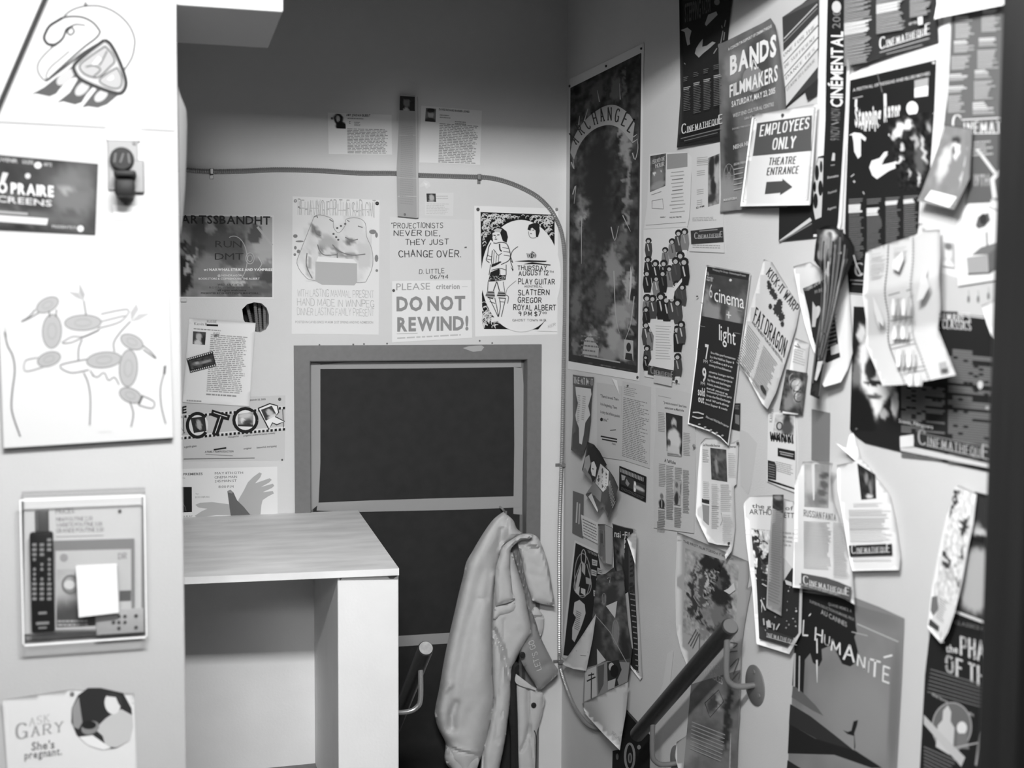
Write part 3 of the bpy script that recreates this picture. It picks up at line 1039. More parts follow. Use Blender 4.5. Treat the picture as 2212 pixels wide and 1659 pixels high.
# canvas with two birds
K = zt_(0, 460, .32558)
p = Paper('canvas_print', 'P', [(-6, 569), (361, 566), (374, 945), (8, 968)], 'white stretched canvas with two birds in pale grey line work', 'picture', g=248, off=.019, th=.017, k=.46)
G1, G2 = 196, 150
for c_, rx, ry, rot in (((315, 610), 26, 15, -28), ((345, 785), 21, 37, 2), ((550, 728), 40, 17, -2), ((325, 970), 26, 15, -18), ((875, 855), 26, 15, 25), ((690, 975), 38, 17, -6), ((852, 1030), 20, 40, 3), ((865, 1210), 25, 15, 22)):
    x, y = K([c_])[0]
    p.ell(x, y, rx, ry, G1, 24, rot=rot)
    p.same()
p.poly(K([(450, 520), (520, 530), (550, 580), (500, 560)]), 198).same().poly(K([(525, 460), (565, 540), (552, 580), (525, 530)]), 190)
p.same().poly(K([(905, 600), (920, 640), (870, 720), (865, 660)]), 200).same().poly(K([(1000, 665), (920, 712), (870, 722), (920, 670)]), 206)
p.same().poly(K([(30, 740), (50, 830), (30, 800)]), 190)
p.same()
for c_, rx, ry, rot in (((315, 610), 26, 15, -28), ((345, 785), 21, 37, 2), ((550, 728), 40, 17, -2), ((325, 970), 26, 15, -18), ((875, 855), 26, 15, 25), ((690, 975), 38, 17, -6), ((852, 1030), 20, 40, 3), ((865, 1210), 25, 15, 22)):
    x, y = K([c_])[0]
    for f in (1, .45):
        pts = []
        for k in range(21):
            a = 2*math.pi*k/20
            u, v = rx*f*math.cos(a), ry*f*math.sin(a)
            cr_, sr_ = math.cos(math.radians(rot)), math.sin(math.radians(rot))
            pts.append((x+u*cr_-v*sr_, y+u*sr_+v*cr_))
        p.same().line(pts, 2.4 if f == 1 else 1.6, 160 if f == 1 else 178)
for pts, w, g in (([(235, 640), (190, 690), (140, 722), (200, 695), (260, 660)], 2.2, 165), ([(325, 650), (330, 690)], 2, 150), ([(375, 640), (372, 690)], 2, 150), ([(555, 580), (572, 680)], 2, 160),
                  ([(545, 840), (522, 900), (520, 980)], 2, 160), ([(555, 1060), (585, 1130), (600, 1240), (595, 1410)], 2, 165), ([(30, 790), (50, 880), (85, 950), (98, 1050), (80, 1200), (80, 1320), (135, 1485)], 2.2, 140),
                  ([(865, 720), (800, 790), (755, 860), (760, 920)], 2, 165), ([(860, 1250), (885, 1330), (870, 1420)], 2, 165), ([(1100, 1010), (1090, 1060), (1065, 1160), (1070, 1280), (1100, 1400)], 2, 175), ([(1095, 1015), (1090, 1070)], 4, 150),
                  ([(670, 670), (850, 640), (800, 720), (650, 765)], 1.8, 190), ([(670, 720), (830, 680)], 1.6, 190), ([(410, 860), (480, 820), (560, 820), (660, 775), (600, 800), (540, 830), (470, 860), (415, 865)], 1.8, 195),
                  ([(575, 970), (400, 1010), (470, 1060), (590, 1040)], 1.8, 180), ([(600, 1050), (640, 1090), (690, 1060), (720, 1110), (760, 1090), (790, 1140)], 1.8, 190), ([(600, 1045), (620, 1085)], 1.8, 190),
                  ([(950, 880), (1000, 920), (1035, 965), (950, 905)], 2, 175), ([(250, 960), (170, 980), (170, 1050), (290, 1020)], 1.8, 205), ([(940, 1210), (1020, 1250), (1010, 1295), (920, 1275)], 1.8, 195), ([(945, 1215), (920, 1270)], 3, 120)):
    p.line(K(pts), w*1.5, g*.85, 4)
p.text('MARTIN', K([(655, 1460)])[0], K([(740, 1458)])[0], 4, 228, 'thin')
p.build()

# acrylic holder and the things in it
ac = bpy.data.materials.new('clear_acrylic')
ac.use_nodes = True
nt = ac.node_tree
nt.nodes.clear()
out = nt.nodes.new('ShaderNodeOutputMaterial')
mx = nt.nodes.new('ShaderNodeMixShader')
tr = nt.nodes.new('ShaderNodeBsdfTransparent')
gl = nt.nodes.new('ShaderNodeBsdfGlossy')
tr.inputs[0].default_value = (.97, .97, .97, 1)
gl.inputs['Roughness'].default_value = .05
mx.inputs[0].default_value = .07
nt.links.new(tr.outputs[0], mx.inputs[1])
nt.links.new(gl.outputs[0], mx.inputs[2])
nt.links.new(mx.outputs[0], out.inputs[0])
M['acrylic'] = ac
M['edge'] = mat('polished_acrylic_edge', 225, .3, .5)
a, b = at(42, 1068, 'P', .036), at(318, 1378, 'P', .036)
hold = empty('leaflet_holder', ((a.x+b.x)/2, -1.8, b.z), 'clear acrylic wall holder with remote controls and a price list inside', 'holder')
yb, yf = -1.801, -1.836
MB().box(a.x, b.x, yb-.002, yb, b.z, a.z).build('back_sheet', M['acrylic'], hold)
MB().box(a.x, b.x, yf, yf+.002, b.z+.002, a.z-.012).build('front_sheet', M['acrylic'], hold)
MB().box(a.x, a.x+.002, yf+.002, yb-.002, b.z+.002, a.z-.006).build('side_sheet', M['acrylic'], hold)
MB().box(b.x-.002, b.x, yf+.002, yb-.002, b.z+.002, a.z-.006).build('side_sheet', M['acrylic'], hold)
MB().box(a.x, b.x, yf, yb-.002, b.z, b.z+.002).build('bottom_sheet', M['acrylic'], hold)
MB().box(a.x, b.x, yf-.0003, yf+.002, a.z-.0125, a.z-.010).build('rim', M['edge'], hold)
MB().box(a.x, a.x+.0022, yf-.0003, yf+.002, b.z, a.z-.012).build('rim', M['edge'], hold)
MB().box(b.x-.0022, b.x, yf-.0003, yf+.002, b.z, a.z-.012).build('rim', M['edge'], hold)
MB().box(a.x, b.x, yf-.0003, yf+.002, b.z, b.z+.003).build('rim', M['edge'], hold)

p = Paper('price_list', 'P', [(52, 1076), (306, 1068), (306, 1364), (52, 1370)], 'white price list sheet at the back of the clear wall holder', 'notice', g=240, off=.0055, seed=3, k=.62)
p.text('PRICES:', (120, 1111), (162, 1108), 11, 135, 'sans')
for i, (s_, x1) in enumerate((('MINI POUTINE 2.50', 200), ('VARIETE POUTINE 3.00', 221), ('GRANDE POUTINE 3.50', 224))):
    p.same().text(s_, (121, 1127+12*i), (x1, 1124+12*i), 9, 130, 'sans')
p.same().line([(121, 1160), (224, 1157)], 1.5, 150).pins((259, 1103), g=90, r=4).build()
p = Paper('plastic_case', 'P', [(116, 1168), (290, 1163), (291, 1362), (116, 1364)], 'grey plastic disc case with a printed cover inside the clear wall holder', 'case', g=150, off=.019, th=.013, seed=3, k=.7)
p.poly([(120, 1190), (283, 1186), (284, 1358), (120, 1360)], 218)
p.photo([(122, 1230), (206, 1228), (206, 1352), (122, 1356)], 205, [(.4, .95, .9, .4, 90, .9), (.5, .3, .3, .16, 150, .5)], 10, 5, (12, 14), 2)
p.text('DR', (255, 1208), (274, 1207), 13, 120, 'serif').same().ell(138, 1205, 9, 9, 175).same().ring(152, 1263, 17, 19, 4, 120).same().ell(150, 1263, 12, 10, 240)
p.same().poly([(258, 1276), (283, 1275), (283, 1298), (258, 1299)], 110).same().lines(.05, .87, .45, .95, 2, 200, .5)
p.build()


def remote(name, label, x0, y0, x1, y1, o0, o1, m, keys, bev=.004):
    t = empty(name, at((x0+x1)/2, y1, 'P', (o0+o1)/2), label, 'remote control')
    pbox(x0, y0, x1, y1, o0, o1, bev).build('case', m, t, True)
    for pn, km, ks in keys:
        mb = MB()
        for kx, ky, kw, kh in ks:
            q, q2 = at(kx-kw/2, ky-kh/2, 'P', o1), at(kx+kw/2, ky+kh/2, 'P', o1)
            if kw == kh:
                mb.disc(at(kx, ky, 'P', o1-.0005), (0, -1, 0), abs(q2.x-q.x)/2, .002, 12)
            else:
                mb.box(q.x, q2.x, -1.8-o1-.0012, -1.8-o1+.0005, q2.z, q.z)
        mb.build(pn, km, t)
    return t


M['keys'] = mat('grey_remote_keys', 135, .5, .3)
ks = []
for r in range(13):
    for c_ in range(3):
        if (r, c_) in ((0, 0), (0, 1), (3, 2), (4, 1), (5, 0), (7, 1)):
            continue
        ks.append((74.5+16*c_, 1166+10.6*r, 9 if r < 4 or r > 8 else 6, 5.5))
remote('remote_control', 'long black remote control with rows of grey keys in the clear wall holder', 63, 1152, 118, 1366, .012, .028, M['darkpl'], [('keys', M['keys'], ks), ('maker_plate', M['keys'], [(92, 1324, 18, 4), (92, 1346, 28, 4), (92, 1356, 18, 2)])])
remote('remote_control', 'grey topped black remote standing behind the long black one in the clear wall holder', 75, 1103, 107, 1200, .0055, .011, mat('dark_grey_plastic', 70, .4, .4), [('stripe', M['keys'], [(80, 1125, 2, 40)])], .002)
remote('remote_control', 'small flat grey card remote with round keys at the bottom of the clear wall holder', 207, 1320, 311, 1366, .0205, .026, mat('grey_card_plastic', 165, .5, .4),
       [('keys', mat('dark_round_keys', 75, .4, .4), [(257, 1331, 8, 8), (270, 1331, 8, 8), (294, 1330, 8.6, 8.6), (245, 1344, 8.6, 8.6), (257, 1344, 8, 8), (270, 1344, 8, 8), (257, 1357, 8.6, 8.6), (294, 1355, 8.6, 8.6)])], .002)
pad = empty('note_pad', at(212, 1330, 'P', .045), 'blank white note pad stuck on the front of the clear wall holder', 'note pad')
q = [at(x, y, 'P', .0365) for x, y in ((165, 1222), (252, 1218), (257, 1321), (171, 1331))]
MB().prism(q, (0, -.009, 0)).build('sheets', M['white'], pad)

p = Paper('leaflet', 'P', [(4, 1512), (152, 1489), (290, 1498), (300, 1720), (20, 1720)], 'pale leaflet with a round photograph of a person writing, on the white wall', 'leaflet', g=198, off=.003, quad=[(4, 1512), (285, 1490), (296, 1720), (20, 1720)], curl=lambda u, v: .008*(1-u)*(1-v)+.006*max(0, .3-v))
p.text('ASK', (62, 1569), (108, 1559), 17, 165, 'serif').same().text('G', (33, 1597), (60, 1594), 33, 140, 'serif').same().text('ary', (66, 1592), (138, 1580), 22, 140, 'serif')
p.same().text("She's", (68, 1621), (118, 1616), 17, 115, 'bold').same().text('pregnant.', (53, 1640), (134, 1630), 16, 115, 'bold')
p.lines(.14, .7, .6, .95, 4, 190, .4)
p.pins((156, 1497), g=110, r=5)
oct_ = [(190, 1486), (218, 1486), (266, 1497), (284, 1530), (288, 1570), (280, 1600), (252, 1616), (220, 1620), (190, 1610), (166, 1588), (154, 1560), (155, 1530), (168, 1502)]
p.poly(oct_, 52)
p.poly([(238, 1545), (262, 1532), (286, 1545), (288, 1570), (280, 1600), (252, 1615), (228, 1612), (222, 1590), (205, 1575), (228, 1552)], 172).same().ell(243, 1520, 17, 23, 196, rot=-10).same().poly([(228, 1500), (245, 1495), (262, 1505), (264, 1530), (256, 1520), (250, 1506), (232, 1504)], 60)
p.same().ell(195, 1572, 20, 14, 120, rot=-20).same().poly([(170, 1592), (200, 1588), (240, 1616), (222, 1620), (190, 1610)], 205).same().poly([(156, 1530), (170, 1505), (178, 1560), (170, 1575), (158, 1570)], 130).same().ell(192, 1566, 16, 9, 45)
p.build()

# sheet curling off the side of the wall end
V, Fc = [], []
prof = [(190, 4), (200, 14), (208, 19), (230, 20), (300, 18), (380, 14), (440, 9), (490, 3)]
cols_ = 7
for y, w_ in prof:
    for j in range(cols_):
        t = j/(cols_-1)
        b_ = at(383, y, 'P', -.03)
        V.append(Vector((X0+.0015+.00093*w_*math.sin(t*1.5), -1.79+.16*t, b_.z-.012*t)))
for i in range(len(prof)-1):
    for j in range(cols_-1):
        k = i*cols_+j
        Fc.append((k, k+1, k+cols_+1, k+cols_))
sd = MB()
n_ = len(V)
sd.add(V+[v+Vector((-.0005, .0, 0)) for v in V], Fc+[tuple(i+n_ for i in reversed(f)) for f in Fc])
tag(sd.build('loose_sheet', mat('pale_loose_paper', 205, .7, .2), None, True), 'pale sheet curling off the side edge of the white wall', 'paper')
# ================================================================== papers on the back wall
K4 = zt_(370, 400, .22905)
K5 = zt_(370, 640, .29546)
K6 = zt_(690, 190, .24864)
K7 = zt_(830, 420, .2049)


def k1(K, x, y):
    return K([(x, y)])[0]


# collage concert poster
p = Paper('concert_poster', 'B', [(381, 461), (592, 465), (592, 646), (381, 645)], 'grey collage concert poster with dark capitals along its top, partly behind the white wall', g=215, seed=5)
p.photo([(384, 466), (588, 469), (588, 642), (384, 641)], 118, [(.92, .25, .16, .3, 170, .7), (.33, .2, .2, .22, 84, .5), (.35, .12, .05, .12, 150, .6), (.48, .42, .22, .26, 92, .4), (.62, .33, .1, .1, 88, .5), (.8, .22, .06, .13, 92, .3), (.03, .72, .13, .25, 48, .3),
        (.2, .48, .1, .14, 78, .4), (.33, .68, .16, .22, 128, .7), (.62, .85, .1, .08, 185, .5), (.55, .72, .1, .1, 150, .6), (.8, .62, .12, .12, 120, .6), (.92, .5, .1, .06, 165, .5), (.95, .75, .12, .08, 80, .5, 20), (.72, .92, .3, .07, 92, .5), (.08, .38, .05, .06, 60, .4), (.14, .55, .02, .2, 160, .5, 20)], 26, 7, (40, 32), 3)
p.ring(505, 560, 29, 50, 1.6, 170, -110, 60).ring(540, 558, 9, 12, 1.6, 170).ring(540, 558, 5, 7, 1.2, 175).line([(558, 555), (566, 570), (560, 580)], 1.5, 185).line([(556, 490), (572, 510), (588, 530)], 5, 175)
p.text('ARTSSBANDHT', (391, 482), (584, 485), 17, 62, 'bold')
p.text('RUN', (465, 534), (522, 535), 14, 66, 'sans').text('DMT', (464, 561), (526, 561), 14, 62, 'sans')
p.text('w/ NARWHAL STRIKE AND VAMPIRES', (440, 585), (588, 585), 5, 225, 'black').text('@ MONDRAGON', (470, 597), (523, 597), 4, 205, 'bold').text('BOOKSTORE & COFFEEHOUSE, THE ALBERT', (429, 604), (561, 604), 4, 215, 'bold')
p.text('WED. JULY 18TH', (470, 617), (521, 617), 4, 70, 'bold').text('ROYAL 7PM / MAIN 8 PM', (452, 623), (540, 623), 4, 90, 'bold').text('all ages welcome', (470, 629), (532, 629), 4, 60, 'bold').text('PRESENTED BY GHOST TOWN, MANITOBA', (434, 635), (558, 635), 3.5, 60, 'bold')
p.build()

# two bears
p = Paper('event_poster', 'B', [(632, 424), (820, 432), (818, 723), (630, 721)], 'white poster of two pencil drawn bears hugging behind a grey box', g=224, off=.001, seed=6)
p.text('BEHAVING FOR THE SAD GUT', (643, 468), (812, 472), 36, 165, 'thin', gap=.05, jit=True)
p.text('HHIIIHHIIHHI', (646, 466), (808, 470), 30, 190, 'thin', gap=.12, jit=True)
bl = K4([(1345, 300), (1400, 280), (1520, 320), (1530, 400), (1580, 450), (1640, 380), (1650, 320), (1760, 310), (1830, 360), (1840, 480), (1890, 600), (1900, 750), (1850, 880), (1780, 920), (1360, 900), (1260, 860), (1185, 740), (1220, 620), (1290, 440)])
p.poly(bl, 208)
p.photo([k1(K4, 1190, 280), k1(K4, 1890, 290), k1(K4, 1890, 920), k1(K4, 1190, 910)], 212, [(.33, .15, .16, .15, 215), (.78, .25, .16, .2, 212), (.24, .25, .05, .1, 130, .6, -30), (.7, .38, .09, .04, 120, .6), (.33, .5, .04, .1, 140, .6), (.5, .5, .1, .04, 130, .7, 30), (.66, .6, .2, .03, 150, .8), (.15, .75, .02, .2, 160, .8), (.42, .4, .12, .1, 175, .8), (.9, .6, .1, .2, 200), (.06, .05, .12, .16, 224), (.52, .03, .08, .12, 224, .5), (.96, .05, .07, .2, 224, .5), (.02, .95, .14, .2, 224), (.0, .35, .09, .22, 224, .4), (1.0, .95, .1, .2, 224, .5)], 14, 8, (30, 28), 6)
p.line(bl, 1.2, 140, 3, closed=True)
for a in ([(1345, 300), (1370, 290), (1380, 310)], [(1490, 320), (1525, 345)], [(1660, 330), (1680, 345)], [(1760, 385), (1805, 400)], [(1345, 400), (1370, 460), (1410, 475)], [(1640, 490), (1700, 520), (1760, 510)], [(1380, 560), (1400, 620), (1450, 660), (1560, 655)], [(1520, 560), (1580, 620), (1700, 660), (1830, 650)], [(1280, 640), (1275, 760), (1330, 880)], [(1565, 640), (1565, 690)]):
    p.line(K4(a), 2.2, 120, 4)
for x, y in ((1565, 405), (1600, 385), (1640, 365), (1530, 460), (1555, 490), (1575, 515)):
    q = k1(K4, x, y)
    p.ell(q[0], q[1], 2.6, 2.2, 95, 8)
for x, y, a, b in ((1170, 480, 5, 4), (1200, 625, 4, 4), (1165, 655, 3, 3), (1935, 470, 3, 6), (1900, 440, 8, 5), (1935, 690, 4, 8), (1938, 805, 3, 3), (1170, 590, 3, 4), (1210, 530, 9, 2)):
    q = k1(K4, x, y)
    p.ell(q[0], q[1], a, b, 130, 10)
p.poly(K4([(1365, 725), (1385, 672), (1720, 700), (1752, 740)]), 228)
p.poly(K4([(1360, 720), (1752, 738), (1752, 915), (1725, 945), (1420, 938), (1358, 905)]), 176)
for i, t in enumerate(('WITH LASTING MAMMAL PRESENT', 'HAND MADE IN WINNIPEG', 'DINNER LASTING FAMILY PRESENT')):
    p.text(t, (642, 640+20*i), (808, 643+20*i), 15, 172, 'thin', gap=.1, jit=True)
p.text('POSTED IN CAVES SINCE WARM  21 ST SPRING AND NO ADMISSION', (638, 698), (806, 699), 5, 175, 'bold')
p.pins(k1(K4, 1170, 148), g=150, r=3.5).pins(k1(K4, 1940, 172), g=45, r=4)
p.build()

# two biographies either side of the long strip
p = Paper('biography_sheet', 'B', [(708, 243), (846, 248), (847, 334), (710, 333)], 'small landscape biography sheet with a dark haired portrait, left of the long grey strip', 'notice', g=226, off=.001, seed=7)
p.photo([(718, 245), (746, 247), (747, 278), (720, 277)], 225, [(.45, .35, .36, .4, 50, .3), (.4, .3, .16, .2, 190, .4), (.65, .85, .45, .3, 42, .4)], 0, 5, (12, 12))
p.text('AMY JORDAN GILBERT', (748, 250.5), (800, 252), 4.5, 85, 'black').lines(.3, .1, .56, .15, 1, 150, .5).lines(.4, .2, .5, .31, 4, 140, .5).text('C', (754, 267), (757, 267), 5, 60, 'black')
p.lines(.29, .36, .94, .98, 17, 150, .55, .1)
p.pins((717, 256), g=90, r=2.6)
p.build()
p = Paper('biography_sheet', 'B', [(910, 228), (1041, 239), (1037, 356), (906, 351)], 'larger biography sheet with a square portrait, right of the long grey strip', 'notice', g=226, off=.001, seed=8)
p.photo([(920, 233), (942, 235), (941, 264), (918, 262)], 120, [(.5, .45, .28, .34, 175, .3), (.5, .15, .4, .18, 60, .4), (.5, .95, .5, .25, 70, .5)], 10, 5, (10, 12))
p.text('DAVID RICHARD BARBER-JONES', (948, 238), (1014, 243.5), 4, 90, 'black').lines(.3, .12, .5, .2, 2, 150, .5).lines(.55, .22, .78, .29, 2, 140, .5)
p.lines(.3, .28, .95, .99, 24, 150, .55, .15)
p.build()
p = Paper('paper_strip', 'B', [(865, 203), (897, 206), (899, 330), (900, 471), (859, 467), (857, 364)], 'long grey paper strip with a small portrait at its top, hanging over the armoured cable', 'notice', g=160, off=.019, quad=[(865, 203), (897, 206), (900, 471), (859, 467)], seed=9)
p.photo([(864, 207), (896, 209), (896, 240), (863, 238)], 62, [(.45, .45, .22, .36, 120, .4), (.45, .95, .2, .14, 175, .4), (.45, .1, .25, .14, 60, .4)], 6, 4, (10, 12))
p.poly([(897, 207), (902, 210), (904, 470), (900, 471)], 182)
p.line([(862, 292), (899, 292)], 1, 190).line([(859, 384), (900, 385)], 1, 190).line([(859, 424), (900, 424)], 1.2, 195).lines(.1, .3, .85, .92, 40, 150, .4, .1)
p.pins((874, 463), g=110, r=2.4)
p.build()
p = Paper('clipping', 'B', [(919, 417), (980, 416), (979, 467), (918, 465)], 'tiny taped clipping with a portrait under the larger biography sheet', 'notice', g=214, off=.001, seed=10)
p.photo([(921, 418), (941, 418), (942, 436), (922, 436)], 70, [(.55, .5, .26, .38, 175, .35), (.5, .95, .3, .14, 150, .4)], 0, 4, (8, 8))
p.lines(.4, .1, .85, .3, 2, 185, .4).lines(.05, .45, .9, .95, 7, 190, .4)
p.build()
p = Paper('torn_tape', 'B', [(906, 401), (917, 389), (927, 393), (930, 402), (921, 408), (917, 402), (908, 404)], 'scrap of torn clear tape just under the armoured cable', 'tape', g=215, off=.001, quad=[(906, 389), (930, 389), (930, 408), (906, 408)])
p.poly([(915, 394), (924, 397), (920, 402)], 230).build()

# handwritten quotation and rewind notice
p = Paper('handwritten_note', 'B', [(842, 468), (1020, 475), (1019, 612), (842, 610)], 'yellowed handwritten quotation sheet above the rewind notice', 'notice', g=212, off=.0008, seed=11)
for t, a, b, h in (('"PROJECTIONISTS', (845, 493), (957, 492), 11), ('NEVER DIE,', (850, 509), (951, 509.5), 11), ('THEY JUST', (875, 529), (969, 528), 11), ('CHANGE OVER.', (861, 555), (996, 555), 14.5), ('"', (1003, 547), (1008, 547), 12), ('D. LITTLE', (905, 591), (960, 590), 9.5), ('06/94', (929, 602), (968, 602), 8)):
    p.text(t, a, b, h, 70, 'hand', jit=True)
p.build()
p = Paper('rewind_notice', 'B', [(847, 607), (1018, 605), (1020, 730), (847, 740)], 'white printed notice in bold grey capitals asking not to rewind', 'notice', g=228, off=.0016, seed=12)
p.text('PLEASE', (856, 627), (929, 625.5), 14.5, 160, 'sans').text('criterion', (942, 624.5), (993, 624), 11, 150, 'bold').line([(998, 619), (1010, 619)], 1, 190)
p.text('DO NOT', (856.5, 671), (1005, 669), 28.5, 142, 'black').text('REWIND!', (858, 715), (1012, 712), 28, 142, 'black')
p.line([(857, 721), (902, 720)], 1.4, 185).lines(.06, .92, .85, .95, 1, 190, .8, 0)
p.pins((850, 627.5), g=75, r=3)
p.build()

# armoured figure concert poster
p = Paper('concert_poster', 'B', [(1024.5, 444.5), (1206, 450.5), (1204, 722), (1026.5, 727)], 'black and white concert poster with a woman in armour inside a large oval', g=228, off=.0006, seed=13)
p.poly([(1038, 458), (1198, 464), (1198, 531), (1200, 640), (1168, 712), (1046, 711), (1042, 700)], 42)
rd = random.Random(5)
cx, cy, rx, ry = 1125.5, 596, 86, 121
n_ = 0
while n_ < 300:
    x, y, r = rd.uniform(1042, 1195), rd.uniform(464, 708), rd.uniform(2.5, 7)
    if ((x-cx)/(rx+r*.8))**2+((y-cy)/(ry+r*.8))**2 < 1 or x+r > 1198 or x-r < 1039 or y-r < 460+(x-1038)*.04 or y+r > 711 or (x > 1135 and y > 620):
        n_ += .05
        continue
    p.ring(x, y, r, r, rd.uniform(.9, 1.6), 215, rd.uniform(120, 200), rd.uniform(280, 360), 12)
    n_ += 1
p.ell(cx, cy, rx, ry, 228, 56)
p.poly([(1200, 600), (1204, 600), (1203, 716), (1160, 715), (1180, 690)], 228)
p.poly([(1039, 582), (1043, 575), (1043, 622), (1040, 640)], 228)
D_ = 48
# woman
p.poly(K7([(1125, 400), (1160, 350), (1240, 350), (1290, 390), (1305, 450), (1290, 510), (1250, 490), (1220, 400), (1170, 395), (1140, 450), (1150, 500), (1110, 470)]), D_)
p.poly(K7([(1150, 380), (1190, 355), (1240, 365), (1225, 400), (1170, 395)]), 190)
p.poly(K7([(1140, 410), (1170, 395), (1220, 405), (1225, 450), (1190, 495), (1150, 480)]), 226)
for a, w in (([(1150, 430), (1175, 432)], 2), ([(1190, 428), (1215, 426)], 2), ([(1180, 440), (1172, 460)], 1.2), ([(1165, 472), (1190, 472)], 1.8), ([(1125, 510), (1100, 560), (1090, 640), (1075, 690), (1110, 720)], 1.8), ([(1150, 510), (1180, 515), (1230, 505), (1290, 520), (1320, 590), (1330, 650), (1310, 700), (1230, 740)], 1.8),
             ([(1140, 590), (1130, 700), (1140, 740)], 1.8), ([(1215, 520), (1220, 580), (1240, 600)], 3), ([(1150, 580), (1170, 600), (1200, 640), (1240, 620)], 1.5), ([(1160, 600), (1150, 740)], 1.2), ([(1185, 640), (1175, 740)], 1.2), ([(1210, 640), (1200, 740)], 1.2), ([(1245, 560), (1310, 570)], 1.3), ([(1255, 600), (1325, 610)], 1.3), ([(1260, 640), (1325, 650)], 1.3),
             ([(1080, 640), (1140, 660)], 1.3), ([(1075, 680), (1130, 690)], 1.3), ([(1130, 800), (1220, 780), (1290, 800)], 1.5), ([(1285, 740), (1285, 850)], 1.5), ([(1120, 740), (1105, 850)], 1.5), ([(1220, 790), (1225, 850), (1285, 850)], 1.3),
             ([(1410, 550), (1350, 600), (1330, 690), (1350, 760), (1360, 800)], 1.6), ([(1340, 700), (1355, 720), (1330, 650)], 1.5), ([(1095, 920), (1090, 1020)], 1.6), ([(1185, 920), (1150, 1020)], 2), ([(1190, 925), (1215, 1020)], 2), ([(1255, 920), (1270, 1030)], 1.3), ([(1110, 1100), (1160, 1200), (1200, 1290)], 1.6), ([(1165, 1090), (1185, 1180), (1205, 1285)], 1.6),
             ([(1215, 1100), (1225, 1180), (1205, 1290)], 1.6), ([(1280, 1090), (1260, 1180), (1235, 1290)], 1.6), ([(1280, 1060), (1310, 1080), (1300, 1150)], 1.4), ([(1390, 910), (1300, 990), (1280, 1060)], .9), ([(1110, 1130), (1170, 1150)], 1.4), ([(1215, 1130), (1265, 1135)], 1.4)):
    p.line(K7(a), w, 60, 3)
p.poly(K7([(1130, 740), (1220, 705), (1240, 712), (1180, 750), (1130, 770)]), D_).poly(K7([(1120, 820), (1215, 780), (1215, 850), (1285, 855), (1280, 900), (1190, 915), (1095, 920)]), D_)
for k in range(60):
    q = k1(K7, rd.uniform(1105, 1275), rd.uniform(860, 910))
    p.ell(q[0], q[1], .8, .8, 200, 5)
p.poly(K7([(1085, 1020), (1160, 1018), (1168, 1080), (1130, 1100), (1065, 1070)]), 150).poly(K7([(1205, 1020), (1275, 1030), (1280, 1075), (1185, 1072)]), 150)
for a in ([(1090, 1030), (1160, 1035)], [(1070, 1060), (1165, 1065)], [(1090, 1085), (1150, 1100)], [(1200, 1040), (1275, 1045)], [(1190, 1065), (1280, 1068)], [(1205, 1090), (1275, 1095)]):
    p.line(K7(a), 2, D_)
p.poly(K7([(1130, 1300), (1200, 1290), (1230, 1310), (1200, 1335), (1130, 1350)]), 226).poly(K7([(1330, 750), (1360, 800), (1352, 810)]), D_)
# second head, crown, brush marks
p.poly(K7([(1510, 370), (1525, 320), (1580, 300), (1635, 320), (1640, 390), (1620, 450), (1600, 450), (1595, 380), (1560, 350), (1545, 360), (1535, 380)]), D_)
p.line(K7([(1520, 390), (1530, 440), (1560, 460), (1600, 455)]), 1.2, 110, 3).line(K7([(1535, 375), (1550, 372)]), 1.4, 70).line(K7([(1562, 378), (1580, 374)]), 1.4, 70).line(K7([(1540, 412), (1556, 414)]), 1.6, 70)
p.poly(K7([(1500, 620), (1530, 630), (1560, 600), (1590, 615), (1605, 640), (1595, 670), (1510, 670)]), 80).ring(*k1(K7, 1555, 645), 7, 6, 1.5, 200).ring(*k1(K7, 1525, 645), 4, 5, 1.2, 200).ring(*k1(K7, 1585, 645), 4, 5, 1.2, 200)
p.poly(K7([(1375, 705), (1520, 692), (1715, 700), (1700, 712), (1520, 712)]), D_).poly(K7([(1465, 735), (1560, 715), (1755, 740), (1750, 750), (1600, 735)]), D_)
for t, a, b, h in (('THURSDAY', (1118, 583), (1181.5, 584), 9.5), ('AUGUST 12', (1120, 595), (1185, 594), 9.5), ('TH', (1187, 589), (1196, 589), 4), ('PLAY GUITAR', (1119, 613.6), (1199, 613.6), 11), ('SLATTERN', (1119, 637), (1187, 637), 11), ('GREGOR', (1118, 653.6), (1170, 653.6), 11), ('ROYAL ALBERT', (1108.7, 669.6), (1201, 669.6), 11.5), ('9 PM $7', (1120, 682), (1169, 682), 9), ('00', (1172, 678), (1181, 678), 4)):
    p.text(t, a, b, h, 45, 'marker', jit=True)
p.text('MONTREAL', (1133, 621), (1172, 621), 4.5, 70, 'hand').text('GHOST TOWN M.B.', (1107, 694), (1181, 694), 4.5, 110, 'hand').text('KER', (1184, 709), (1200, 703), 6, 130, 'thin')
p.pins((1032, 452.4), g=70, r=3.6).pins((1202, 452.4), g=130, r=3.2)
p.build()

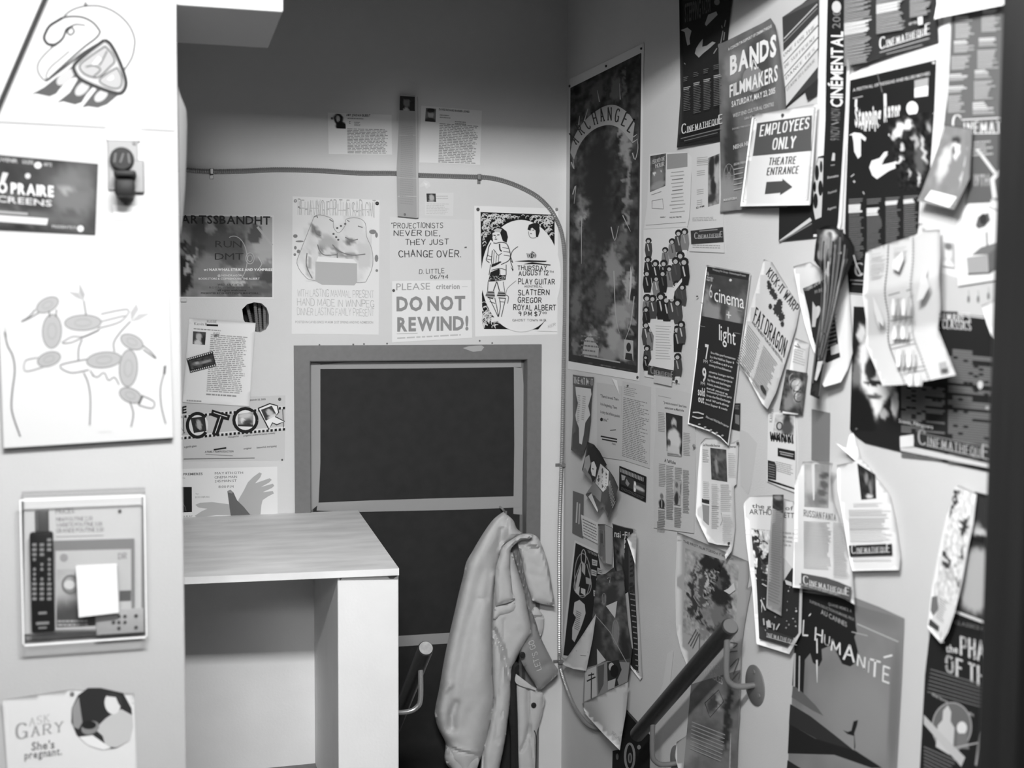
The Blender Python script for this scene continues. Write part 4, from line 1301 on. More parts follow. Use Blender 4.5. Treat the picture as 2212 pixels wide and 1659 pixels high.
# left column: letter, film strip, big titled poster, hands
p = Paper('flyer', 'B', [(381, 1013), (599, 1008), (600, 1122), (381, 1126)], 'pale flyer with two grey hands, just above the counter', g=226, off=.001, seed=14)
p.poly(K5([(175, 1525), (210, 1510), (300, 1505), (420, 1520), (440, 1600), (330, 1600), (260, 1610), (190, 1620), (172, 1605), (225, 1570), (265, 1553), (200, 1545)]), 178)
p.poly(K5([(490, 1490), (530, 1420), (560, 1360), (600, 1320), (645, 1288), (662, 1296), (650, 1325), (612, 1368), (720, 1330), (734, 1342), (715, 1362), (655, 1395), (742, 1370), (753, 1385), (735, 1402), (668, 1432), (742, 1424), (750, 1442), (710, 1462), (668, 1490), (658, 1530), (652, 1600), (560, 1602), (500, 1550)]), 172)
p.poly(K5([(410, 1425), (432, 1413), (455, 1435), (480, 1490), (530, 1540), (580, 1600), (435, 1606), (425, 1540)]), 105).poly(K5([(411, 1424), (432, 1413), (450, 1430), (445, 1442), (418, 1436)]), 140)
p.poly([(390, 1052), (414.3, 1052), (414.8, 1106), (390, 1107)], 46).line([(393, 1085), (400, 1095), (402, 1104)], 1, 110)
p.text('PREMIERES', (396, 1027), (437.5, 1026), 5, 95, 'bold').text('MAY 11TH 12TH', (464, 1025), (525, 1023.6), 5, 105, 'sans').text('CINEMA MAIN', (463.4, 1033.8), (512, 1032.4), 5, 105, 'sans').text('245 MAIN ST', (464, 1042), (511, 1040.7), 5, 105, 'sans').text('8:00 P.M', (472, 1054), (504.5, 1053.6), 5, 110, 'sans')
p.text('by', (423, 1068), (429, 1068), 3, 150, 'sans').text('ELEO HERAN', (422, 1076), (452, 1075), 3.5, 145, 'sans').text('A PLAY', (396, 1118), (416, 1117), 4, 120, 'sans').text('title', (392, 1034), (400, 1034), 3, 150, 'sans')
p.build()
p = Paper('festival_poster', 'B', [(381, 862), (616.5, 854), (615, 994.5), (381, 997)], 'grey poster with a film strip band and oversized outlined letters', g=198, off=.001, seed=15)
p.poly(K5([(60, 870), (832, 803), (832, 972), (60, 1040)]), 222).poly(K5([(60, 888), (832, 822), (832, 952), (60, 1020)]), 192)
for i in range(26):
    x = 65+30*i
    for yy in (-8, 148):
        y = 882-(x-60)*.087+yy
        p.poly(K5([(x, y), (x+17, y-1.5), (x+17, y+17), (x, y+18.5)]), 50)
p.text('E', k1(K5, 76, 858), k1(K5, 112, 850), 14, 50, 'black')
p.line(K5([(88, 870), (92, 1000)]), 1.6, 60).line(K5([(815, 825), (820, 960)]), 1.6, 60).line(K5([(60, 950), (100, 1000), (75, 1010)]), 2, 120)
q = k1(K5, 192, 943)
p.ell(q[0], q[1], 23, 27, 228).ring(q[0], q[1], 22, 25.5, 7, 46, 35, 320).photo([k1(K5, 140, 890), k1(K5, 245, 878), k1(K5, 258, 985), k1(K5, 165, 1000)], 60, [(.5, .5, .2, .34, 175, .35)], 8, 4, (10, 10))
p.poly(K5([(298, 828), (432, 870), (420, 908), (382, 900), (342, 1022), (296, 1010), (336, 890), (288, 872)]), 46).line(K5([(310, 850), (410, 882)]), 1.6, 222).line(K5([(362, 880), (322, 1000)]), 1.6, 222)
q = k1(K5, 542, 905)
p.ell(q[0], q[1], 27, 27, 230).ring(q[0], q[1], 25, 25, 7, 46).photo([k1(K5, 486, 862), k1(K5, 600, 845), k1(K5, 600, 955), k1(K5, 486, 950)], 150, [(.5, .2, .4, .2, 200, .5), (.35, .55, .16, .18, 225, .4), (.65, .7, .3, .2, 80, .5), (.5, .95, .6, .12, 60, .4)], 10, 5, (10, 10))
p.poly(K5([(635, 820), (720, 785), (775, 800), (785, 850), (760, 880), (828, 915), (780, 935), (745, 925), (715, 975)]), 232).line(K5([(635, 820), (720, 785), (775, 800), (785, 850), (760, 880), (828, 915), (770, 940), (740, 925), (715, 975), (635, 820)]), 2.6, 50)
p.photo([k1(K5, 655, 830), k1(K5, 735, 800), k1(K5, 772, 870), k1(K5, 690, 910)], 70, [(.55, .55, .22, .35, 190, .4), (.6, .95, .4, .2, 210, .5)], 10, 5, (8, 8))
for t, a, b, h in (('thoughtful', (415, 1035), (492, 1028), 3.5), ('poignant, powerful human comedy', (528, 1025), (760, 1005), 3.5), ('a gentle giant', (95, 1108), (185, 1100), 4), ('original', (528, 1120), (585, 1115), 3.5), ('beautiful, intriguing', (625, 1112), (770, 1100), 3.5), ('A FAMILY FILM PRODUCTION', (245, 1144), (455, 1140), 4), ('MARCH 25, 2005', (570, 766), (690, 758), 3.5)):
    p.text(t, k1(K5, *a), k1(K5, *b), h, 110, 'bold')
p.line(K5([(90, 1190), (610, 1182)]), 1.6, 110).line(K5([(250, 1156), (450, 1166)]), 1.2, 140).line(K5([(310, 1122), (402, 1108)]), 3.2, 50)
p.pins(k1(K5, 792, 752), g=90, r=3.4).pins(k1(K5, 810, 1195), g=80, r=2)
p.build()
p = Paper('letter', 'B', [(408.5, 686.5), (552.5, 697.5), (539, 878), (394, 869)], 'tilted white typed letter with a small portrait, left of the wall hole', 'notice', g=230, off=.0025, seed=16, curl=lambda u, v: .004*u*u*(1-v)+.003*v)
p.text('Kevin P', (419.5, 702), (447, 703.5), 6, 130, 'sans').line([(446, 702), (471, 703)], 4, 50).text('RUSSIE', (447, 697), (468, 697.5), 5, 110, 'hand').lines(.08, .115, .5, .135, 1, 150, .6, .1).text('RUSS', (461, 722), (475, 722), 4, 110, 'hand').line([(462, 724.5), (473, 724.5)], 4.5, 75)
p.photo([(417, 715.5), (445, 717.5), (443, 745), (416, 743)], 80, [(.5, .4, .22, .3, 185, .35), (.45, .9, .3, .25, 205, .5), (.85, .6, .2, .3, 60, .5)], 10, 5, (10, 10))
p.lines(.34, .17, .9, .86, 30, 165, .5, .12).lines(.34, .875, .8, .9, 1, 150, .7, .1).lines(.06, .965, .3, .985, 1, 160, .8, .1)
p.build()
p = Paper('film_strip', 'B', [(403, 774.5), (459, 758), (467.5, 791), (411, 805.5)], 'dark film frame with sprocket holes stuck on the tilted letter', 'picture', g=48, off=.008, seed=17)
for i in range(13):
    u = .03+.075*i
    p.rect(u, .03, u+.04, .13, 200).rect(u, .87, u+.04, .97, 200)
p.photo([(.06, .2), (.97, .2), (.97, .82), (.06, .82)], 70, [(.4, .5, .35, .2, 120, .8), (.3, .42, .1, .1, 170, .6), (.7, .55, .2, .14, 150, .7)], 30, 8, (14, 8), 4)
p.build()
# small clip at the wall end
a = at(398, 648, 'B', .004)
tag(MB().box(a.x-.012, a.x+.008, -.012, -.0003, a.z-.006, a.z+.006, .002).build('cable_clip', M['white'], None), 'small white clip under the collage concert poster', 'clip')

# old nail heads left above the door frame
for i, (x, y) in enumerate(((1036, 736), (1063, 741), (836, 742), (690, 745), (763, 744), (786, 743))):
    a = at(x, y, 'B', 0)
    tag(MB().tube([a+Vector((0, -.0002, 0)), a+Vector((0, -.003, .0)), a+Vector((0, -.004, 0))], [.003, .003, .002], 8).build('nail', M['raw'], None), 'small dark nail head in the wall just above the grey door frame', 'nail', 'nails above the door frame')
# ================================================================== papers on the right wall
KA, KB, KC, KD = zt_(1200, 0, .28935), zt_(1200, 460, .26525), zt_(1660, 0, .28931), zt_(1600, 440, .2773)
KE, KF, KG, KH = zt_(1200, 780, .2773), zt_(1600, 840, .28936), zt_(1180, 1140, .3129), zt_(1600, 1180, .28868)


def N(name, pts, label, cat='poster', g=225, off=.002, curl=None, quad=None, **kw):
    return Paper(name, 'R', pts, label, cat, None, g, off, curl, quad, **kw)


def mix(K, *pts):
    return K(list(pts))


def figures(p, spots, s=1.0, dark=48):
    """tiny standing people printed on a sheet: dark coat, pale face, dark hair"""
    for x, y, h in spots:
        h *= s
        w = h*.26
        g1 = p.rnd.choice((dark, dark, dark+30, 130))
        p.poly([(x-w*.6, y-h*.70), (x+w*.6, y-h*.72), (x+w*.75, y-h*.3), (x+w*.55, y), (x-w*.5, y), (x-w*.75, y-h*.35)], g1)
        p.ell(x, y-h*.84, w*.62, h*.15, dark, 10).ell(x-w*.05, y-h*.80, w*.34, h*.09, 190, 8)
        p.line([(x-w*.2, y-h*.66), (x+w*.1, y-h*.3)], max(.8, w*.2), p.rnd.choice((200, 170, 90)))


# --- tall film poster by the corner
p = N('film_poster', [(1230, 171), (1391, 93), (1381, 823), (1227, 797)], 'large dark film poster with an arched title banner, nearest the corner', g=228, off=.0015, seed=21)
q = [(1232, 190), (1385, 114), (1376, 806), (1228, 780)]
b = []
for x, y, rx, ry, g in ((1260, 440, 12, 26, 150), (1250, 480, 10, 40, 140), (1258, 470, 5, 14, 178), (1320, 560, 14, 40, 150), (1326, 590, 16, 34, 160), (1345, 520, 10, 30, 120), (1352, 330, 9, 40, 165), (1347, 290, 10, 30, 160), (1356, 400, 6, 60, 150), (1340, 680, 20, 30, 175), (1325, 730, 18, 40, 180),
                        (1276, 735, 16, 26, 170), (1275, 760, 18, 18, 178), (1310, 770, 22, 20, 160), (1245, 660, 14, 46, 120), (1242, 750, 8, 26, 130), (1358, 620, 8, 40, 185), (1362, 690, 5, 34, 160), (1300, 640, 20, 40, 110), (1290, 200, 16, 26, 110), (1330, 190, 8, 30, 125), (1350, 180, 5, 30, 125), (1270, 250, 8, 30, 120), (1240, 330, 8, 30, 110), (1300, 480, 30, 60, 66), (1290, 380, 34, 80, 58), (1345, 760, 14, 20, 170), (1350, 475, 4, 20, 160)):
    b.append((x, y, rx, ry, g, .9))
p.photo(q, 66, [t[:4]+(t[4]*.92-4, t[5]) for t in b], 34, 12, (56, 180), 5, warp=12)
p.line([(1228.3, 779), (1376, 805)], 2, 62).line([(1376, 805), (1384, 116)], 3, 66).line([(1229.5, 770), (1375, 795)], 10, 60)
arc = [(1232, 330), (1237, 305), (1247, 283), (1262, 262), (1283, 243), (1307, 229), (1328, 227), (1345, 235), (1360, 248), (1371, 266)]
arc2 = [(1240, 345), (1248, 322), (1258, 304), (1272, 288), (1290, 276), (1312, 270), (1330, 273), (1345, 283), (1357, 298), (1366, 308)]
p.poly([(q_.x, q_.y) for q_ in catmull([Vector((x, y, 0)) for x, y in arc], 4)]+[(q_.x, q_.y) for q_ in catmull([Vector((x, y, 0)) for x, y in arc2[::-1]], 4)], 158)
for ch, (x, y, h, a) in zip('ARCHANGEL', ((1248, 310, 28, 40), (1260, 290, 28, 32), (1273, 278, 28, 24), (1288, 269, 28, 14), (1302, 262, 28, 8), (1317, 260, 28, 0), (1331, 263, 28, -10), (1345, 271, 29, -22), (1357, 284, 30, -32))):
    t = math.radians(-a)
    w = 9.5
    p.text(ch, (x-w/2*math.cos(t), y-w/2*math.sin(t)), (x+w/2*math.cos(t), y+w/2*math.sin(t)), h, 60, 'bserif', up=(math.sin(t), -math.cos(t)))
for a in ([(1368, 296), (1376, 290)], [(1366, 308), (1378, 300)], [(1366, 330), (1372, 345), (1378, 320), (1376, 300)], [(1234, 350), (1240, 365), (1238, 345)], [(1237, 420), (1244, 400), (1240, 440)], [(1326, 585), (1330, 680), (1338, 720)], [(1320, 490), (1328, 520), (1336, 488)], [(1345, 465), (1362, 500)], [(1370, 640), (1362, 700), (1348, 740)], [(1250, 270), (1252, 250)], [(1262, 262), (1270, 235)], [(1295, 220), (1290, 195)], [(1340, 215), (1338, 180)], [(1256, 470), (1256, 570)]):
    p.line(a, (2.4, .8), 175, 3)
p.poly([(1365, 590), (1364, 620), (1358, 660), (1362, 575)], 200).poly([(1258, 765), (1262, 735), (1276, 720), (1284, 738), (1294, 750), (1292, 772)], 172).lines(.2, .87, .5, .95, 5, 110, .35, .3)
p.poly([(1348, 733), (1368, 736), (1368, 780), (1347, 777)], 178).ell(1358, 750, 5, 10, 60).poly([(1350, 776), (1352, 762), (1365, 764), (1367, 780)], 62)
p.line([(1262, 769), (1340, 783)], 3, 170)
for x, y in ((1310, 143), (1386, 105), (1378, 815), (1231, 186)):
    p.pins((x, y), g=50, r=3)
p.build()

# --- concert and programme posters, upper left
p = N('programme_poster', [(1466, -70), (1590, -110), (1572, 90), (1566, 180), (1562, 304), (1462, 319), (1470, 205)], 'black programme poster with white musicians, behind the concert poster of jagged white capitals', g=50, off=.004, quad=[(1466, -70), (1590, -110), (1562, 304), (1462, 319)], seed=22, curl=lambda u, v: .008*max(0, v-.7)*3*(1-u))
for pts in ([(935, 225), (985, 205), (1015, 230), (1000, 290), (1005, 330), (985, 340), (975, 300), (965, 240)], [(1040, 400), (1050, 360), (1075, 320), (1100, 290), (1095, 350), (1130, 340), (1170, 310), (1195, 318), (1150, 360), (1100, 400), (1070, 430), (1055, 415)], [(1115, 180), (1140, 110), (1200, 85), (1210, 110), (1160, 160), (1125, 195)]):
    p.poly(KA(pts), 175)
for a in ([(1180, 400), (1205, 360)], [(1230, 340), (1250, 230)], [(1255, 300), (1262, 240)], [(970, 480), (960, 470)], [(1260, 200), (1270, 150)], [(1240, 190), (1245, 210)]):
    p.line(KA(a), 2, 140)
p.text('STEPPING', k1(KA, 965, 165), k1(KA, 1085, 130), 38, 95, 'bold').text('RAZOR', k1(KA, 1095, 105), k1(KA, 1160, 85), 28, 95, 'bold').ell(*k1(KA, 1205, 15), 6, 7, 130)
for i, (x, y, w, n1) in enumerate(((955, 580, 52, 10), (1030, 545, 55, 13), (1105, 520, 58, 11), (1180, 490, 60, 12))):
    for r_ in range(24):
        yy = y+r_*13-w*.0
        if r_ < 3 or 5 < r_ < 24-(i == 0)*4:
            hw = w*(1 if r_ > 4 else .7)*p.rnd.uniform(.75, 1)
            p.line(KA([(x, yy), (x+hw, yy-hw*.22)]), 1.8 if 3 < r_ < 8 else 1.2, 175 if 3 < r_ < 8 else 112)
p.logo(k1(KA, 940, 1000), k1(KA, 1245, 918), 15, 225)
p.line(KA([(935, 1035), (1235, 960)]), 1.6, 130).line(KA([(960, 1052), (1210, 990)]), 1.4, 120)
p.build()

c_ = [(1550, 95.5), (1600, 78), (1664.5, 39), (1675, 55), (1682, 90), (1689, 145), (1696, 203), (1702, 330), (1700, 448), (1605, 452), (1555, 459), (1560, 380), (1563, 300), (1562, 145)]
p = N('concert_poster', c_, 'grey concert poster headed in jagged white capitals, partly behind the white exit sign', g=116, off=.010, quad=[(1550, 96), (1668, 38), (1704, 450), (1555, 459)], seed=23, curl=lambda u, v: .012*max(0, .25-v)*4*u+.004*math.sin(u*3.1))
p.label = 'grey concert poster headed in jagged white capitals, partly behind the employees sign'
p.photo([(1552, 97), (1664, 41), (1700, 446), (1558, 456)], 112, [(.2, .75, .12, .3, 70, .8), (.55, .3, .3, .15, 100, .8), (.75, .25, .2, .2, 82, .8), (.3, .2, .2, .1, 140, .8), (.1, .93, .2, .1, 150, .8), (.45, .95, .3, .06, 140, .8)], 14, 5, (20, 40), 4)
p.ell(*k1(KA, 1475, 590), 23, 28, 138).ring(*k1(KA, 1295, 1310), 11, 25, 1.2, 150).ring(*k1(KA, 1295, 1310), 3, 7, 1.2, 150)
for k in range(6):
    a = math.radians(60*k)
    p.line([(1574.7, 379), (1574.7+11*math.cos(a), 379+25*math.sin(a))], .9, 145)
p.text('A CONCERT IN SUPPORT OF CINEMATHEQUE', (1573, 110), (1667, 59), 6, 225, 'bold')
p.text('BANDS', (1577, 161), (1677, 118), 37, 240, 'black', h2=43).text('VS.', (1619.5, 153), (1638, 147.5), 21, 240, 'bold')
p.text('FILMMAKERS', (1576, 210), (1680, 173.5), 25, 232, 'bold', h2=33).text('SATURDAY, MAY 23, 2015', (1580.5, 231.5), (1674.5, 201), 12, 225, 'bold').text('WEST END CULTURAL CENTRE', (1583, 254.5), (1671.5, 228.5), 8, 190, 'bold').text('586 ELLICE', (1608, 259), (1640, 250), 5, 180, 'bold')
p.text('DOORS 7PM SHOW', (1582, 281), (1622, 272), 4, 170, 'bold').text('NISHA HILL', (1584, 323), (1622, 312), 9, 205, 'bold').text('GREG MACPHERSON', (1585, 358), (1612, 352), 5, 190, 'bold')
for r_ in range(5):
    p.line([(1585, 366+11*r_), (1606-r_, 362+11*r_)], 2, 180)
p.text('MANITOBA', (1563, 435), (1592, 430), 5, 210, 'bold').build()

p = N('striped_flyer', [(1690, 37), (1733, 8), (1770, -25), (1769, 100), (1766, 171), (1738, 196), (1696, 231), (1692, 100)], 'tilted flyer of broad white diagonal stripes above the employees sign', g=72, off=.008, quad=[(1690, 37), (1770, -25), (1766, 171), (1696, 231)], seed=24)
for i, (y0, y1) in enumerate(((395, 475), (480, 565), (570, 650), (655, 790))):
    p.poly(KC([(102+8*i, y0), (370, y0-285), (370, y1-292), (108+8*i, y1)]), 222 if i != 3 else 205)
p.line(KC([(115, 290), (365, 30)]), 2.2, 200).line(KC([(112, 320), (365, 60)]), 1.4, 150)
for i, t in enumerate(('ONE FOR THE', 'BE SUFFICIENT', 'DANCE TIES', 'LEARN TO LABOUR')):
    p.text(t, k1(KC, 112+8*i, 428+85*i), k1(KC, 345, 205+85*i), 7, 85, 'serif')
p.poly(KC([(100, 135), (370, 5), (370, -40), (200, 60)]), 90).poly(KC([(290, 750), (270, 680), (370, 585), (365, 700)]), 60)
p.build()

p = N('employees_sign', [(1625, 249), (1766.5, 223), (1750, 443), (1599, 446)], 'white employees only sign with a dark heading block and a right arrow', 'sign', g=236, off=.026, seed=25, curl=lambda u, v: .006*math.sin(u*3.1)+.004*v)
fr_ = [(.035, .045), (.965, .04), (.965, .955), (.035, .955)]
p.line(fr_, 1.6, 90, closed=True).line([(.055, .065), (.945, .06), (.945, .935), (.055, .935)], .9, 150, closed=True)
p.poly([(1635.5, 266), (1754, 249), (1752.5, 325.5), (1626, 337)], 92)
p.text('EMPLOYEES', (1640, 294), (1747, 276.5), 22, 242, 'fat', slant=.15).text('ONLY', (1667, 323), (1717, 318), 23, 242, 'fat', slant=.15)
p.text('THEATRE', (1660, 356.5), (1718, 353), 15, 84, 'bserif', slant=.18).text('ENTRANCE', (1655.5, 378), (1724, 374), 15, 84, 'bserif', slant=.18)
p.poly([(1655.7, 393), (1690, 391), (1690.4, 386), (1711.5, 403.6), (1684.6, 421), (1686, 415.6), (1652, 419)], 84)
p.pins((1692, 249), g=60, r=4).build()

# --- posters towards the door post
p = N('folded_poster', [(1683, 447), (1757, 440), (1757, 480), (1761, 514), (1682, 522)], 'black sheet with a pale diagonal fold, hanging below the employees sign', g=50, off=.004)
p.poly(KD([(293, 292), (540, 108), (556, 132), (335, 280)]), 205).line(KD([(300, 300), (560, 150)]), 3, 120).build()
p = N('festival_poster', [(1768, -60), (1835, -75), (1836, 150), (1828, 300), (1818, 480), (1812, 506), (1757, 512), (1758, 460), (1764, 300), (1767, 150)], 'narrow black festival poster with vertical white lettering and a film reel', g=228, off=.006, quad=[(1768, -60), (1835, -75), (1812, 506), (1757, 512)], seed=26)
p.poly(KC([(446, -200), (590, -240), (585, 480), (575, 800), (545, 1300), (520, 1659), (505, 1740), (330, 1750), (315, 1560), (335, 1300), (370, 1170), (412, 1160), (425, 900), (430, 500)]), 46)
p.poly(KC([(335, 1560), (335, 1300), (372, 1180), (410, 1180), (405, 1400), (395, 1620), (350, 1640)]), 200)
for x, y, a, b_ in ((362, 1290, 4.5, 17), (393, 1245, 3, 13), (345, 1395, 3, 12), (388, 1405, 5, 17), (352, 1500, 5, 17)):
    p.ell(*k1(KC, x, y), a, b_, 46, 14)
p.text('CINEMENTAL', k1(KC, 552, 800), k1(KC, 556, 235), 25, 235, 'bold', up=(-1, -.02)).line(KC([(458, 640), (445, 620)]), 4, 235)
p.text('2001', k1(KC, 535, 212), k1(KC, 540, 60), 17, 130, 'sans', up=(-1, 0)).ell(*k1(KC, 508, 52), 10, 13, 205).text('4 NOV', k1(KC, 535, 905), k1(KC, 537, 808), 20, 125, 'sans', up=(-1, 0)).text('9 NOV', k1(KC, 530, 1048), k1(KC, 533, 945), 20, 125, 'sans', up=(-1, 0)).line(KC([(470, 930), (525, 912)]), 2, 160)
p.text('Domaine', k1(KC, 440, 1335), k1(KC, 522, 1318), 5, 190, 'bold').text('Festival', k1(KC, 445, 1450), k1(KC, 508, 1430), 5, 170, 'bold').text('Agents', k1(KC, 440, 1570), k1(KC, 505, 1552), 5, 180, 'bold').poly(KC([(470, 1200), (480, 1140), (497, 1145), (495, 1200)]), 200).line(KC([(465, 1235), (495, 1230)]), 2, 150)
p.build()

p = N('programme_calendar', [(1826, -70), (2035, -110), (2023, 0), (2027, 90), (1930, 117), (1842, 146), (1828, 125), (1822, 60)], 'dark programme calendar of grey text columns at the top, above the reggae poster', g=60, off=.009, quad=[(1826, -70), (2035, -110), (2027, 90), (1826, 146)], seed=27, curl=lambda u, v: .008*v*(1-u))
for cx0, cx1, top, bot in ((560, 770, -100, 470), (800, 1025, -100, 230), (1050, 1215, -100, 115)):
    y = top
    while y < bot:
        hi = (150 < y < 240 and cx0 < 700) or (10 < y < 75 and 790 < cx0 < 810)
        w_ = (cx1-cx0)*p.rnd.uniform(.7, 1)
        p.line(KC([(cx0+5, y+(cx1-cx0)*.12), (cx0+w_, y-w_*.06+5)]), 2.1 if not hi else 2.8, 150 if not hi else 205)
        y += 11.5
p.logo(k1(KC, 828, 368), k1(KC, 1205, 250), 18, 236)
p.line(KC([(830, 392), (1200, 285)]), 2, 170).line(KC([(880, 405), (1150, 335)]), 1.8, 150).poly(KC([(1115, 130), (1150, 122), (1152, 180), (1118, 188)]), 225).text('arts', k1(KC, 1048, 188), k1(KC, 1110, 172), 7, 190, 'bold')
p.build()
p = N('blank_sheet', [(2022, -40), (2185, -60), (2180, 8), (2030, 38), (2018, 42), (2024, 8)], 'blank white sheet curling at the very top by the dark door post', 'notice', g=240, off=.014, quad=[(2022, -40), (2185, -60), (2180, 8), (2018, 42)], curl=lambda u, v: .012*v)
p.build()
p = N('programme_calendar', [(2056, 28), (2190, -2), (2185, 320), (2040, 300), (2040, 260), (2048, 200), (2052, 120)], 'grey programme calendar of pale text columns beside the dark door post', g=98, off=.004, quad=[(2056, 28), (2190, -2), (2185, 320), (2040, 300)], seed=28)
for x, y, w, n1 in ((1395, 130, 150, 3), (1395, 180, 150, 9), (1385, 310, 150, 7), (1365, 425, 150, 8), (1350, 560, 150, 4), (1345, 650, 140, 4), (1340, 720, 130, 10), (1600, 80, 110, 3), (1590, 130, 150, 9), (1570, 290, 140, 5), (1560, 380, 160, 11), (1540, 530, 130, 5), (1535, 610, 160, 11), (1525, 770, 120, 3), (1525, 800, 170, 5)):
    for r_ in range(n1):
        p.line(KC([(x, y+13*r_), (x+w*p.rnd.uniform(.6, 1), y+13*r_-6)]), 2.6, 200 if r_ < 2 and n1 < 8 else 160)
p.line(KC([(1440, 895), (1745, 880)]), 3, 200).logo(k1(KC, 1370, 1000), k1(KC, 2010, 990), 30, 225)
p.build()
p = N('dark_flyer', [(2100, 296), (2190, 290), (2175, 430), (2110, 455), (2085, 440), (2094, 380)], 'dark flyer with two pale crossing diagonals beside the door post', 'flyer', g=92, off=.005, quad=[(2100, 296), (2190, 290), (2175, 430), (2085, 440)], seed=29)
p.line(KC([(1555, 1110), (1690, 1290)]), 7, 200).line(KC([(1745, 1260), (1670, 1340), (1690, 1480)]), 10, 200).lines(.05, .06, .6, .3, 5, 170, .5, .5).text('19TH', k1(KC, 1535, 1385), k1(KC, 1645, 1385), 23, 150, 'black').line(KC([(1660, 1500), (1740, 1520)]), 9, 190)
p.build()
p = N('portrait_flyer', [(2042, 269), (2101, 278), (2097, 340), (2095, 385), (2078, 420), (2061, 453), (1981, 434), (2016, 361)], 'pale grey flyer with an oval portrait and white caption strip, right of the reggae poster', 'flyer', g=122, off=.018, quad=[(2042, 269), (2101, 278), (2061, 453), (1981, 434)], seed=30, curl=lambda u, v: .015*v*v)
p.photo([(2043, 272), (2099, 280), (2066, 445), (1986, 428)], 124, [(2064, 326, 10, 24, 222, .3), (2066, 302, 12, 9, 62, .5), (2057, 335, 4, 20, 90, .5), (2066, 372, 22, 30, 120, .5), (2090, 350, 5, 50, 200, .5, 12), (2040, 350, 12, 40, 188, .7)], 10, 5, (20, 30), 3)
p.poly(KC([(1215, 1420), (1405, 1470), (1350, 1550), (1165, 1490)]), 238)
p.build()
p = N('programme_poster', [(1828, 166), (2053, 48), (2040, 260), (2020, 350), (1990, 436), (1984, 560), (1966, 645), (1832, 633), (1824, 480), (1828, 330)], 'large black reggae festival poster with white musicians and a white border', g=232, off=.003, quad=[(1828, 166), (2053, 48), (1966, 645), (1832, 633)], seed=31)
p.poly(KC([(610, 600), (1255, 445), (1240, 830), (1210, 1230), (1130, 1500), (1110, 1950), (1060, 2220), (600, 2185), (570, 1700), (590, 1100)]), 44)
p.text('A FESTIVAL OF REGGAE AND BLUES MOVIES', k1(KC, 630, 685), k1(KC, 1205, 558), 6.5, 190, 'bold').poly(KC([(1090, 600), (1195, 578), (1192, 640), (1090, 660)]), 160).poly(KC([(1090, 660), (1192, 640), (1190, 715), (1090, 728)]), 238)
p.line(KC([(810, 540), (850, 690)]), 1.2, 130).line(KC([(630, 735), (705, 718)]), 2, 170)
p.text('Stepping', k1(KC, 645, 935), k1(KC, 840, 918), 38, 226, 'black').text('Razor', k1(KC, 862, 905), k1(KC, 985, 888), 42, 226, 'black')
for i in range(9):
    x = 655+20*i
    p.line(KC([(x, 920), (x+1, 950+p.rnd.uniform(0, 40))]), 2.2, 222)
p.line(KC([(870, 700), (872, 790)]), 6, 226).line(KC([(655, 740), (652, 800)]), 5, 226).ell(*k1(KC, 1073, 810), 12.5, 15.5, 244, 24)
for pts in ([(600, 1010), (640, 988), (690, 995), (730, 1030), (722, 1055), (690, 1030), (690, 1165), (668, 1185), (640, 1130), (635, 1060), (625, 1010)], [(893, 1010), (915, 960), (950, 925), (1000, 935), (1055, 905), (1072, 945), (1015, 985), (1005, 1005), (960, 1000), (930, 1040)],
            [(752, 1250), (770, 1200), (830, 1180), (865, 1135), (892, 1130), (845, 1232), (1000, 1195), (1026, 1220), (985, 1240), (900, 1275), (810, 1337), (775, 1310)], [(980, 1080), (1000, 1070), (1015, 1120), (990, 1110)]):
    p.poly(KC(pts), 228)
for a, w in (([(1145, 870), (1190, 870), (1235, 845)], 2.2), ([(1150, 1010), (1190, 1090), (1210, 1180)], 3.5), ([(1090, 1080), (1110, 1110)], 2.5), ([(1120, 1250), (1130, 1320), (1100, 1400)], 5), ([(1010, 1360), (1060, 1270)], 3), ([(1150, 1260), (1165, 1300)], 2.5), ([(830, 1230), (890, 1150)], 2), ([(615, 1320), (640, 1300)], 2), ([(635, 1350), (645, 1362)], 4), ([(705, 1430), (715, 1450)], 2), ([(1160, 1080), (1200, 1160)], 2), ([(1040, 1250), (1060, 1290)], 2)):
    p.line(KC(a), w, 190, 3)
p.photo(KC([(880, 880), (1230, 830), (1200, 1420), (980, 1420)]), 44, [k1(KC, 1130, 1200)+(12, 40, 90, .9), k1(KC, 1160, 1120)+(4, 30, 190, .6, -20), k1(KC, 1190, 950)+(6, 10, 150, .7), k1(KC, 1100, 1060)+(5, 14, 160, .6), k1(KC, 1120, 1340)+(4, 22, 200, .6, 10), k1(KC, 1050, 1300)+(3, 14, 170, .6, 20), k1(KC, 960, 985)+(16, 11, 225, .5, -25), k1(KC, 1035, 930)+(11, 8, 228, .5), k1(KC, 930, 1030)+(8, 6, 190, .6), k1(KC, 1000, 1100)+(5, 8, 200, .5), k1(KC, 960, 1215)+(20, 5, 230, .5, -18), k1(KC, 900, 1260)+(10, 14, 210, .5)], 26, 9, (40, 60), 3, warp=7)
for i, (x, n0) in enumerate(((600, 30), (735, 38), (875, 34), (1010, 26))):
    for r_ in range(n0):
        y = 1490+15.5*r_-(i == 3)*22-(i == 2)*10
        if r_ in (3, 4, 5, 6) and i in (0, 1):
            p.line(KC([(x-2, y+25*(i == 1)), (x+p.rnd.uniform(75, 100), y-6+25*(i == 1))]), 4, 215)
        elif r_ in (2, 3) and i in (2, 3):
            p.line(KC([(x-2, y), (x+p.rnd.uniform(70, 95), y-8)]), 4, 215)
        elif r_ < n0-6 or i == 0:
            p.line(KC([(x, y), (x+p.rnd.uniform(80, 112), y-6)]), 1.6, 125)
p.logo((1846, 596), (2010, 585), 20, 215).line([(1836, 605), (1960, 612)], 2.4, 150).line([(1840, 613), (1950, 620)], 2, 140).line([(1833, 571), (1865, 572)], 1.6, 90)
